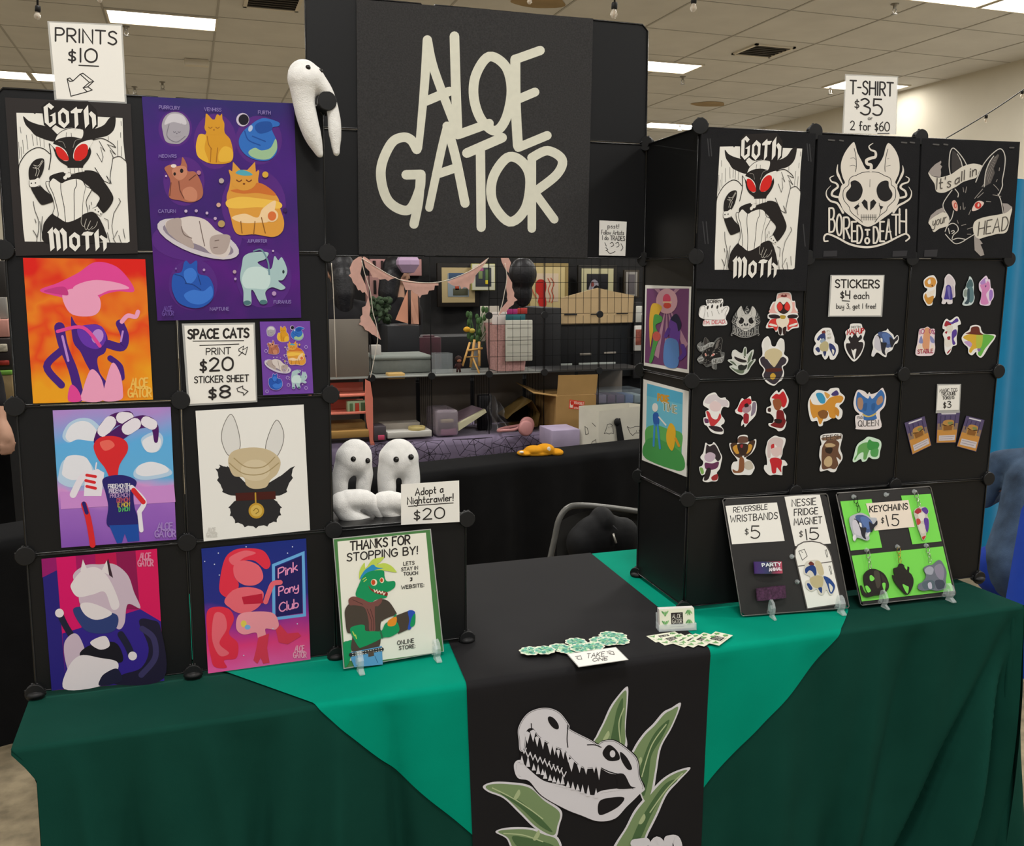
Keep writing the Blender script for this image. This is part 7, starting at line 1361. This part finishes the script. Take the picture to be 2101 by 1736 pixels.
def kraft(t_):
    f_ = lambda x, y, Y=3.1: YH(940 + x / 5.387, 760 + y / 5.387, Y); m_ = mat('#8f7440', rough=.8, noise=.08, nscale=20); b = MB()
    A_, B_, C_, D_, E_ = f_(540, 540), f_(600, 480), f_(820, 335), f_(905, 480), f_(880, 620); back = Vector((.02, .25, .0))
    b.add([A_, B_, C_, C_ + back, A_ + back], [(0, 1, 2, 3, 4)], m_); b.add([C_, D_, E_, E_ + back, D_ + back, C_ + back], [(0, 1, 4, 5), (1, 2, 3, 4)], m_); b.add([A_ + back, C_ + back, D_ + back, E_ + back, f_(560, 640) + back], [(0, 1, 2, 3, 4)], mat('#2a2114', rough=.9)); b.add([f_(560, 650), E_, E_ + back, f_(560, 650) + back], [(0, 1, 2, 3)], m_); b.build('bag_body', t_)
pall('paper_bag', 'open brown kraft paper bag lying behind the pink headphones', 'bag', kraft, 1075, 880, 3.1)
def hp(t_):
    m_ = mat('#bd8482', rough=.45, name='dusty_pink_plastic'); f_ = lambda x, y, Y: YH(940 + x / 5.387, 760 + y / 5.387, Y)
    c1, c2 = f_(745, 640, 2.97), f_(760, 600, 3.07); ax = Vector((.15, -1, .12)).normalized()
    for c_ in (c1, c2):
        b = MB(); b.lathe(c_ - ax * .012, ax, [(0, 0), (.038, .0), (.046, .008), (.046, .020), (.040, .028), (.034, .030), (0, .031)], m_, 28); b.build('ear_cup', t_)
    b = MB(); P_ = catmull([tuple(q) for q in (c1 + Vector((-.02, .01, .012)), f_(620, 655, 2.985), f_(500, 665, 2.98), f_(448, 670, 3.01), f_(452, 655, 3.06), f_(520, 635, 3.09), f_(640, 615, 3.10), c2 + Vector((-.02, .01, 0)))], False, 6); b.tube(P_, .009, m_, 10); b.build('headband', t_)
pall('headphones', 'pink headphones lying on the purple table edge', 'headphones', hp, 1060, 890, 2.98)
def cbox(t_):
    CBD = mat('#a5824f', rough=.85, noise=.06, nscale=12, name='corrugated_card'); f_ = lambda x, y, Y=2.95: YH(940 + x / 5.387, 760 + y / 5.387, Y); b = MB()
    a = f_(1080, 655); c_ = f_(1525, 270); zt_ = c_.z; b.box((a.x, 2.95, -.0), (c_.x, 3.3, zt_), CBD); b.build('box_body', t_)
    b = MB(); b.prism([f_(1095, 280), f_(1525, 260), f_(1545, 45), f_(1110, 55)], Vector((0, .004, 0)), CBD); b.build('flap', t_)
    b = MB(); q0 = Vector((a.x, 2.95, zt_)); b.prism([q0, q0 + Vector((0, .35, 0)), q0 + Vector((-.13, .33, .05)), q0 + Vector((-.13, .02, .02))], Vector((0, 0, .004)), CBD); b.build('flap', t_)
    A = Art(YP(2.95), .001, (940, 760, 5.387)); A.poly('1232 322 1398 345 1388 442 1222 420', ink('#d8432f')); A.poly('1240 335 1275 340 1265 415 1232 410', ink('#e6d2c2')); A.sp('1245 340 1275 345 1270 375 1255 385 1243 370', ink('#c9301f')); A.txt('FRAGILE', 1285, 370, 1390, 382, 26, ink('#f0dccb'), 4); A.txt('HANDLE', 1283, 398, 1388, 410, 20, ink('#8a1a10'), 4); A.txt('WITH CARE', 1280, 422, 1384, 434, 18, ink('#f0dccb'), 3); A.build('fragile_label', t_)
pall('cardboard_box', 'open brown cardboard box with a red FRAGILE label on the back table', 'box', cbox, 1180, 880, 2.95)
def org(t_, y0, y1, cols, Y):
    b = MB(); pbox(b, 1224, y0, 1320, y1, Y, .2, mat('#b9c6cf', rough=.15, alpha=.2, spec=.6), .01); b.build('case_body', t_)
    n_ = len(cols)
    for k, c_ in enumerate(cols):
        b = MB(); pbox(b, 1228 + k * 92 / n_, y0 + (y1 - y0) * .35, 1226 + (k + 1) * 92 / n_, y1 - 2, Y + .012, .15, mat(c_, rough=.5), .004); b.build('contents', t_)
pall('organizer_case', 'clear plastic organizer with colourful contents, lower one behind the ghost bag', 'case', lambda t_: org(t_, 830, 858, ('#5a8f9a', '#4a3f7a', '#3f3a7a', '#2f5f62', '#3f7a4a', '#c9b53f'), 3.12), 1270, 858, 3.12)
pall('organizer_case', 'clear plastic organizer with plum contents, upper one behind the ghost bag', 'case', lambda t_: org(t_, 800, 829, ('#7a6f86', '#5a3f5a', '#5a4a6a', '#5a6f9a', '#7a8a8f'), 3.12), 1270, 829, 3.12)
# ---- bat garland
PKF = mat('#e2b4a7', rough=.95, spec=.05, noise=.06, nscale=30, bump=.3, bscale=500, name='pink_felt'); STR = mat('#d9cfc0', rough=.8, name='white_string')
def garland(label, bats, strings, Y=3.04):
    t_ = thing('bat_garland', label, 'garland', YH(bats[0][0][0] + bats[0][1][0] / 6.675, 540, Y), 'pink bat garlands')
    for zo, p in bats:
        b = MB(); q = PP(' '.join(str(v) for v in p)); b.prism([YH(zo[0] + x / 6.675, zo[1] + y / 6.675, Y) for x, y in q], Vector((0, .003, 0)), PKF); b.build('felt_bat', t_)
    for s_ in strings:
        b = MB(); b.tube([Vector(v) for v in catmull([tuple(YH(x, y, Y - .006)) for x, y in PP(s_)], False, 4)], .0022, STR, 5); b.build('string', t_)
za, zc_ = (660, 520), (880, 520)
n_ = lambda s_: [float(v) for v in s_.split()]
garland('pink felt bat garland hanging in a swag at the left of the opening', [(za, n_('430 100 545 20 555 150 530 280 600 430 640 600 590 530 560 540 530 500 500 505 470 440 430 400 410 340 370 300 400 280 385 200')), (za, n_('640 600 670 740 655 850 690 910 770 1050 812 1185 720 1120 690 1110 650 1070 600 1050 570 1000 510 970 535 940 530 870 560 840 555 740 600 720')),
    (za, n_('555 20 640 80 760 200 960 310 1030 330 960 350 910 375 870 350 800 360 760 330 700 330 660 250 600 190')), (za, n_('1090 350 1350 400 1600 410 1600 440 1550 440 1540 500 1470 510 1450 560 1370 570 1345 610 1310 560 1270 545 1230 500 1150 500')),
    (zc_, n_('250 390 480 290 720 130 790 75 805 90 740 180 700 230 640 300 610 400 560 420 550 500 520 470 480 460 450 490 420 440 370 450 330 440 310 430'))], ['742 535 748 560 760 600 765 640 772 665 775 690 773 710 765 750 760 775', '742 530 775 550 815 572 850 579 900 579 950 563 990 541 1003 528', '680 540 683 580 686 650 690 775'])
garland('pink felt bat garland strand at the middle of the opening, by the black wig', [(zc_, n_('985 55 1090 55 1125 130 1110 180 1090 265 1050 220 1000 120')), (zc_, n_('1070 280 1140 400 1140 470 1170 540 1165 590 1215 640 1170 660 1160 700 1100 740 1060 800 1010 800 960 845 990 760 1080 650 1070 600 1075 560 1055 450'))], ['1036 540 1040 570 1035 600 1030 625 1022 648'])
# black wig on a stand
t = pthing('wig_stand', 'black wig on a stand in the middle of the opening, behind the pink basket', 'wig', 1072, 600, 3.37); HR = mat('#17161a', rough=.45, spec=.4, noise=.3, nscale=50, bump=.8, bscale=90, name='black_hair')
m = MB(); m.ell(YH(1073, 562, 3.37), (.085, .08, .10), HR); m.ell(YH(1073, 600, 3.37), (.06, .05, .09), HR); o = m.build('hair', t); smooth_union(o, .01, 3)
m = MB(); m.tube([YH(1071, 620, 3.37), Vector((YH(1071, 620, 3.37).x, 3.37, .352))], .008, mat('#2a292b', rough=.5), 8); m.build('stand_pole', t)
# dark backdrop with framed pictures
RT = MB(); RT.box((.3, 3.68, FLOOR), (4.2, 4.3, YH(1000, 776, 3.8).z), FAB); RT.build('riser_table', label='black draped table behind the neighbouring cube shelf, carrying the plywood cabinet and bins', cat='table')
BD = MB(); BD.grid(lambda u, v: Vector((.4 + 5.6 * u, 5.3 + .03 * math.sin(60 * u), FLOOR + .01 + 2.0 * v)), 120, 6, mat('#2b2a2a', rough=.9, noise=.1, nscale=20, name='charcoal_drape')); BD.build('backdrop_drape', label='charcoal drape far behind, hung with framed pictures', cat='drape')
def picture(name, x0, y0, x1, y1, fr, mt, im, label, border=(7, 8), Y=5.2, extra=None, draw=None):
    t_ = pthing('framed_picture', label, 'picture', (x0 + x1) / 2, y1, Y, 'framed pictures on the far drape'); b = MB(); pbox(b, x0, y0, x1, y1, Y, .03, mat(fr, rough=.5), .004); b.build('frame', t_)
    b = MB(); pbox(b, x0 + border[0], y0 + border[0], x1 - border[0], y1 - border[0], Y - .003, .004, mat(mt, rough=.7), .0008); b.build('mat_board', t_); k = border[0] + border[1]
    b = MB(); pbox(b, x0 + k, y0 + k, x1 - k, y1 - k, Y - .006, .004, mat(im, rough=.6), .0008)
    for (r, c_) in (extra or []): pbox(b, *r, Y - .009, .004, mat(c_, rough=.6), .0008)
    im_ = b.build('image', t_)
    if draw:
        A = Art(YP(Y - .008), .0, (1090, 520, 6.43)); draw(A); A.build('figure', im_)
picture('a', 898, 540, 983, 630, '#1d1712', '#b9a57a', '#8f9aa0', 'framed beach picture with dark wood frame and tan mat, left of the wig', (9, 12), extra=[((921, 560, 958, 573), '#3f5572'), ((930, 592, 960, 606), '#4a4a38'), ((934, 587, 942, 595), '#a8442a')])
picture('b', 968, 541, 1016, 596, '#c4c06a', '#d3d0b8', '#3a3d44', 'small bright framed flower picture left of the wig', (1, 7), 5.15, [((982, 556, 990, 572), '#7a8a5a'), ((996, 553, 1004, 575), '#5f7a4a'), ((996, 575, 1002, 583), '#d6c02f'), ((984, 550, 992, 556), '#b0608a')])
picture('c', 1080, 540, 1167, 640, '#8f7a4a', '#c4b07e', '#c9b49a', 'framed red figure picture in a wide gold frame', (8, 13), 5.2, None, lambda A: (A.sp('60 400 90 350 150 345 190 380 200 450 185 540 200 640 190 700 130 720 90 640 100 560 60 500', ink('#b3241c')), A.lines('220 330 250 400 225 480 250 560 240 640|260 325 300 400 270 490 295 570 270 650|10 470 40 540 70 590', 11, ink('#b8543a'), True)))
picture('d', 1186, 544, 1266, 612, '#26221c', '#b9b28c', '#17151a', 'framed dark picture with pale mat above the plywood crest', (7, 11), 5.2, None, lambda A: (A.sp('755 490 780 400 800 360 840 345 880 380 890 430 860 420 830 440 800 490', ink('#8f8a92')), A.sp('790 400 815 370 830 420 800 440', ink('#7a3a34'))))
picture('e', 1280, 554, 1312, 612, '#3a3226', '#8f8a84', '#5a5456', 'narrow framed grey picture near the right rack', (4, 5), 5.2)
# far pink and black things at the left of the opening
one('pink_sign', 'pink house shaped display far behind with dark windows', 'display', [(760, 532, 865, 566, mat('#b98a88', rough=.8)), (782, 535, 787, 553, mat('#2a1d1e', rough=.8), -.01, .012), (765, 535, 771, 550, mat('#2a1d1e', rough=.8), -.01, .012), (752, 566, 796, 620, mat('#a87f7a', rough=.8)), (767, 575, 772, 603, mat('#1d1516', rough=.8), -.01, .012), (783, 575, 789, 603, mat('#1d1516', rough=.8), -.01, .012)], 5.22, .05)
t = pthing('paper_lantern', 'pale lilac hexagonal lantern far behind', 'lantern', 837, 561, 4.6); m = MB(); m.lathe(YH(837, 561, 4.6), (0, 0, 1), [(0, 0), (.045, .005), (.085, .06), (.085, .09), (.05, .15), (0, .155)], mat('#c3a6c6', rough=.6), 6, flat=True); m.build('shade', t)
one('orange_panel', 'orange and red patterned panel far behind beside the lilac lantern', 'panel', [(850, 532, 865, 556, mat('#b0512a', rough=.7, noise=.5, nscale=30))], 5.24, .03)
t = pthing('fabric_tent', 'salmon pointed fabric display behind the shelf', 'display', 840, 668, 3.95); m = MB(); z = (660, 520, 6.675); q_ = lambda x, y, Y=3.9: YH(z[0] + x / z[2], z[1] + y / z[2], Y)
SAL = mat('#c48a70', rough=.85, noise=.06, nscale=10, name='salmon_fabric'); m.add([q_(1185, 480), q_(1010, 910), q_(1180, 960, 3.85)], [(0, 1, 2)], SAL); m.add([q_(1185, 480), q_(1180, 960, 3.85), q_(1340, 970), q_(1320, 560)], [(0, 1, 2, 3)], mat('#cf9a82', rough=.85)); m.build('fabric', t)
m = MB(); m.tube([q_(1200, 480, 3.84), q_(1205, 970, 3.84)], .01, mat('#2a1c18', rough=.6), 8); m.tube([q_(1330, 580, 3.86), q_(1345, 980, 3.86)], .006, mat('#2a1c18', rough=.6), 8); m.build('pole', t)
one('black_bin', 'black plastic bin behind the grey box', 'bin', [(797, 668, 860, 776, mat('#202124', rough=.5))], 3.72, .3)
one('velvet_cloth', 'dark red velvet cloth draped behind the clear box', 'cloth', [(862, 692, 905, 776, mat('#3a141f', rough=.8, sheen=.5, noise=.3, nscale=14), 0, .1), (868, 688, 892, 700, mat('#3a141f', rough=.8, sheen=.5, noise=.3, nscale=14), .02, .08)], 3.72, .1)
one('black_case', 'low black case behind the wooden easel', 'case', [(900, 690, 1030, 776, mat('#161618', rough=.6))], 3.86, .3)
t = pthing('trailing_plant', 'dark trailing plant behind the bat garland', 'plant', 775, 665, 4.0); m = MB(); random.seed(9); gm = mat('#34452f', rough=.8, noise=.3, nscale=40)
for k in range(60):
    p = YH(random.uniform(755, 800), random.uniform(612, 662), random.uniform(3.9, 4.1)); m.ell(p, (.018, .01, .026), gm, Euler((random.random() * 3, random.random() * 3, 0)).to_matrix(), 7, 5)
m.build('foliage', t)
# ---- left edge: neighbouring goods
one('goods_box', 'wooden tinted box with a green lid at the far left edge', 'box', [(-30, 770, 25, 832, mat('#8f7a55', rough=.7, noise=.1, nscale=9)), (-30, 761, 24, 770, mat('#6a9a3a', rough=.6), -.005, .3)], 2.6, .3)
one('goods_display', 'dark display of small red and white items at the far left edge', 'display', [(-30, 695, 21, 760, mat('#2a2322', rough=.7)), (-10, 706, 14, 722, mat('#a8a090', rough=.5, noise=.5, nscale=60), -.01, .02), (-10, 740, 18, 750, mat('#8f2a20', rough=.5, noise=.4, nscale=50), -.01, .02)], 2.62, .2)
one('salmon_box', 'salmon pink box at the far left edge above the dark display', 'box', [(-30, 656, 16, 692, mat('#b98478', rough=.7, noise=.15, nscale=14))], 2.66, .2)
one('grey_post', 'pale grey upright board at the far left edge', 'board', [(0, 610, 12, 655, mat('#8a8680', rough=.6)), (-25, 535, 8, 610, mat('#2f2c2a', rough=.8), .04, .03)], 2.7, .02)
b = MB(); b.box((-2.6, 2.5, FLOOR), (-.42, 3.1, YH(10, 833, 2.6).z - .002), FAB); b.build('goods_table', label='black covered stand under the goods at the far left edge', cat='table')
# ---- people
SKIN = mat('#b98f78', rough=.6, spec=.3, name='skin'); DEN = mat('#43566e', rough=.9, noise=.55, nscale=7, bump=.5, bscale=260, name='washed_denim'); HAIRB = mat('#4a3424', rough=.6, noise=.3, nscale=40, name='brown_hair'); BTOP = mat('#18171a', rough=.9, name='black_top'); GREY = mat('#4f4e50', rough=.9, noise=.1, nscale=15, name='grey_trousers')
def blob(t_, name, parts, m_, vox=.012, it=5):
    b = MB()
    for P_, r in parts:
        P_ = [Vector(p) for p in P_]
        if len(P_) == 1: b.ell(P_[0], r, m_)
        else:
            b.tube(P_, r, m_, 14)
            for p, q in ((P_[0], r[0]), (P_[-1], r[-1])): b.ell(p, q * .98, m_)
    o_ = b.build(name, t_); smooth_union(o_, vox, it); return o_
def hand(b, w, d, up, s_=1.0, m_=None):
    """palm, four fingers and a thumb leaving the wrist w along d"""
    d = Vector(d).normalized(); sd = d.cross(Vector(up)).normalized(); n_ = sd.cross(d)
    b.append(([w, w + d * .05 * s_, w + d * .085 * s_], [.024 * s_, .034 * s_, .034 * s_]))
    for k, L in enumerate((.070, .078, .073, .058)):
        a = w + d * .085 * s_ + sd * (.027 - .018 * k) * s_; c1 = a + d * L * .5 * s_ + n_ * .006; c2 = a + d * L * .85 * s_ - n_ * .020 * s_
        b.append(([a, c1, c2], [.0092 * s_, .0085 * s_, .0075 * s_]))
    a = w + d * .03 * s_ + sd * .028 * s_; b.append(([a, a + d * .03 * s_ + sd * .018 * s_, a + d * .058 * s_ + sd * .014 * s_ - n_ * .01], [.012 * s_, .010 * s_, .008 * s_]))
def person(label, x, y, face, top, legs, hair, seat=None, hands=((.30, -.02, 1.0), (-.30, -.02, 1.0)), lean=0.0, hunch=0.0):
    """x, y: position; face: direction faced; seat: hip height when seated; hands: (side, forward, height) of each wrist"""
    t_ = thing('person', label, 'person', (x, y, FLOOR)); f_ = Vector((math.cos(face), math.sin(face), 0)); s_ = Vector((-f_.y, f_.x, 0)); o = Vector((x, y, FLOOR)); Z = Vector((0, 0, 1))
    hip = seat if seat else .95; sh = hip + .48; W_ = lambda a, b_, h: o + s_ * a + f_ * b_ + Z * h
    wr = [W_(*h) for h in hands]; el = []
    for k, (sx, w_) in enumerate(((1, wr[0]), (-1, wr[1]))): el.append(W_(sx * .27, -.06 + lean, sh - .27) * .7 + (w_ + W_(sx * .2, lean, sh)) * .15)
    hc = sh + .23 - hunch * .7; hf = lean + hunch
    body = [([W_(0, lean * .9, sh - .02), W_(0, lean + hunch * .4 + .01, sh + .08 - hunch * .2), W_(0, hf + .01, hc - .10)], [.07, .058, .054]), ([W_(0, hf + .03, hc)], (.078, .085, .115))]
    body += [([W_(0, hf + .115, hc - .01), W_(0, hf + .125, hc - .03)], [.012, .016])]
    for sx in (1, -1): body += [([W_(sx * .082, hf + .02, hc - .005)], (.018, .018, .03)), ([W_(sx * .15, lean, sh - .04), el[0 if sx > 0 else 1]], [.05, .042])]
    body += [([W_(0, 0, hip + .04), W_(0, lean * .5, hip + .22), W_(0, lean * .95, sh - .06)], [.11, .105, .11]), ([W_(.15, lean, sh - .04), W_(-.15, lean, sh - .04)], [.05, .05])]
    for sx in (1, -1): body += [(([W_(sx * .08, 0, hip), W_(sx * .12, .44, hip + .02), W_(sx * .11, .46, .1)] if seat else [W_(sx * .08, 0, hip), W_(sx * .1, .02, .5), W_(sx * .09, -.01, .08)]), [.07, .05, .042])]
    for k in range(2): body += [([el[k], (el[k] + wr[k]) / 2, wr[k]], [.042, .038, .027])]; hand(body, wr[k], (wr[k] - el[k]), Z)
    if seat: body += [([W_(sx * .1, .42, .12), W_(sx * .1, .56, .05)], [.042, .038]) for sx in (1, -1)]
    else: body += [([W_(sx * .09, -.02, .08), W_(sx * .1, .14, .035)], [.042, .034]) for sx in (1, -1)]
    blob(t_, 'body', body, SKIN, .009, 4)
    trunk = [([W_(0, 0, hip + .02), W_(0, lean * .5 + .01, hip + .22), W_(0, lean, hip + .38)], [.15, .14, .155]), ([W_(.17, lean, sh - .03), W_(0, lean, sh), W_(-.17, lean, sh - .03)], [.065, .075, .065])]
    for k in range(2): sx = (1, -1)[k]; trunk += [([W_(sx * .19, lean, sh - .04), el[k], el[k] * .45 + wr[k] * .55], [.068, .056, .045])]
    blob(t_, 'top', trunk, top)
    if seat: lg = [([W_(sx * .1, 0, hip), W_(sx * .12, .44, hip + .02), W_(sx * .11, .46, .12)], [.105, .075, .055]) for sx in (1, -1)]
    else: lg = [([W_(sx * .095, 0, hip - .02), W_(sx * .1, .02, .5), W_(sx * .09, -.01, .09)], [.105, .07, .052]) for sx in (1, -1)]
    blob(t_, 'trousers', lg + [([W_(.06, 0, hip), W_(-.06, 0, hip)], [.13, .13])], legs)
    blob(t_, 'hair', [([W_(0, hf, hc + .04)], (.095, .098, .10)), ([W_(0, hf - .05, hc - .03), W_(0, hf - .075, hc - .15), W_(0, hf - .08, hc - .28)], [.08, .075, .05])], hair, .012, 3)
    b = MB()
    for sx in (1, -1): b.ell(W_(sx * .032, hf + .105, hc + .005), .011, mat('#e9e4de', rough=.3), None, 10, 8); b.ell(W_(sx * .032, hf + .114, hc + .005), .006, EYE, None, 8, 6)
    b.build('eyes', t_); b = MB(); b.ell(W_(0, hf + .108, hc - .065), (.022, .012, .007), mat('#8f4f48', rough=.5), s_.to_track_quat('X', 'Z').to_matrix(), 10, 6); b.build('mouth', t_)
    return t_
hp_ = YH(16, 862, 2.25)
person('person in black top and grey trousers at the far left edge, one hand showing', hp_.x - .30, 2.22, -1.2, BTOP, GREY, HAIRB, None, ((.27, .04, hp_.z - FLOOR), (-.28, 0, .85)))
sp_ = YH(2078, 1150, 1.0)
person('person in a washed denim jacket sitting hunched at the right edge', sp_.x + .03, 1.0, .35, DEN, mat('#1d3fa8', rough=.85, name='blue_trousers'), HAIRB, sp_.z - FLOOR - .06, ((.25, .42, .62), (-.25, .42, .62)), .17, .16)
hd = YH(700, 570, 4.5)
person('person with long black hair behind the shelf at the left of the opening', hd.x, 4.5, 1.6, BTOP, BTOP, HR)
hd = YH(812, 590, 4.9)
person('person with dark hair further back behind the salmon tent', hd.x, 4.9, .5, BTOP, BTOP, HR)
# blue pieces at the right edge
q = YH(2090, 1200, .55); m = MB(); BLUE = mat('#1743b5', rough=.7, noise=.08, nscale=10, name='royal_blue_fabric')
m.grid(lambda u, v: Vector((q.x - .02 + .5 * u + .05 * v, .55 + .12 * v + .02 * math.sin(9 * u), FLOOR + .01 + (.80 + .22 * min(1, u * 2)) * (1 - v) * .94)), 20, 16, BLUE); m.build('blue_cloth', label='royal blue cloth hanging at the right edge behind the table corner', cat='cloth')
e0 = YH(2092, 369, 2.0); m = MB(); m.grid(lambda u, v: Vector((e0.x - .45 + 2.2 * u, 2.0 + .035 * math.sin(26 * u) + .012 * math.sin(61 * u), e0.z + (FLOOR + .01 - e0.z) * v)), 90, 8, mat('#0a7fb0', rough=.85, noise=.06, nscale=5, sheen=.15, name='turquoise_drape')); m.build('curtain', label='turquoise blue curtain behind the right rack', cat='curtain')
# ---- string lights
CORD = mat('#1d1b1a', rough=.6, name='black_cord'); BULB = mat('#e6dccb', rough=.08, alpha=.5, spec=.7, name='clear_bulb_glass'); FIL = mat('#b98a4a', rough=.4, name='bulb_filament')
def lights(label, cord, bulbs, Y, drop=0):
    t_ = thing('string_lights', label, 'string lights', YH(*cord[0], Y)); b = MB(); b.tube([Vector(v) for v in catmull([tuple(YH(x, y, Y)) for x, y in cord], False, 6)], .006, CORD, 6); b.build('cord', t_)
    for (x, y0, y1) in bulbs:
        a, c_ = YH(x, y0, Y), YH(x - 2, y1, Y); L = (a - c_).length; b = MB(); d_ = (c_ - a).normalized()
        b.lathe(a, d_, [(0, 0), (L * .17, .0), (L * .2, L * .1), (L * .2, L * .4), (L * .12, L * .45)], CORD, 12); s__ = b.build('socket', t_)
        b = MB(); b.lathe(a, d_, [(L * .12, L * .42), (L * .2, L * .6), (L * .24, L * .78), (L * .15, L * .95), (0, L)], BULB, 14); b.build('bulb', s__)
        b = MB(); b.tube([a + d_ * L * .45, a + d_ * L * .85], L * .04, FIL, 6); b.build('filament', s__)
lights('string lights hanging over the top of the picture with clear bulbs', [(-60, -46), (77, -25), (207, -35), (640, -60), (1088, -25), (1262, -28), (1424, -40), (1700, -60)], [(78, 12, 41), (206, -16, 6), (1088, -14, 9), (1261, 5, 38), (1424, -6, 25)], 3.0)
for x, y0, y1 in ((77, -26, 12), (206, -35, -16), (1088, -25, -14), (1261, -28, 5), (1424, -40, -6)):
    b = MB(); b.tube([YH(x, y0, 3.0), YH(x, y1, 3.0)], .005, CORD, 6); b.build('drop_wire', bpy.data.objects['string_lights'])
lights('string lights sagging in front of the far white wall at the upper right', [(1840, 332), (1903, 305), (2022, 236), (2101, 183), (2160, 140)], [(2024, 236, 252), (2098, 186, 202)], 6.0)
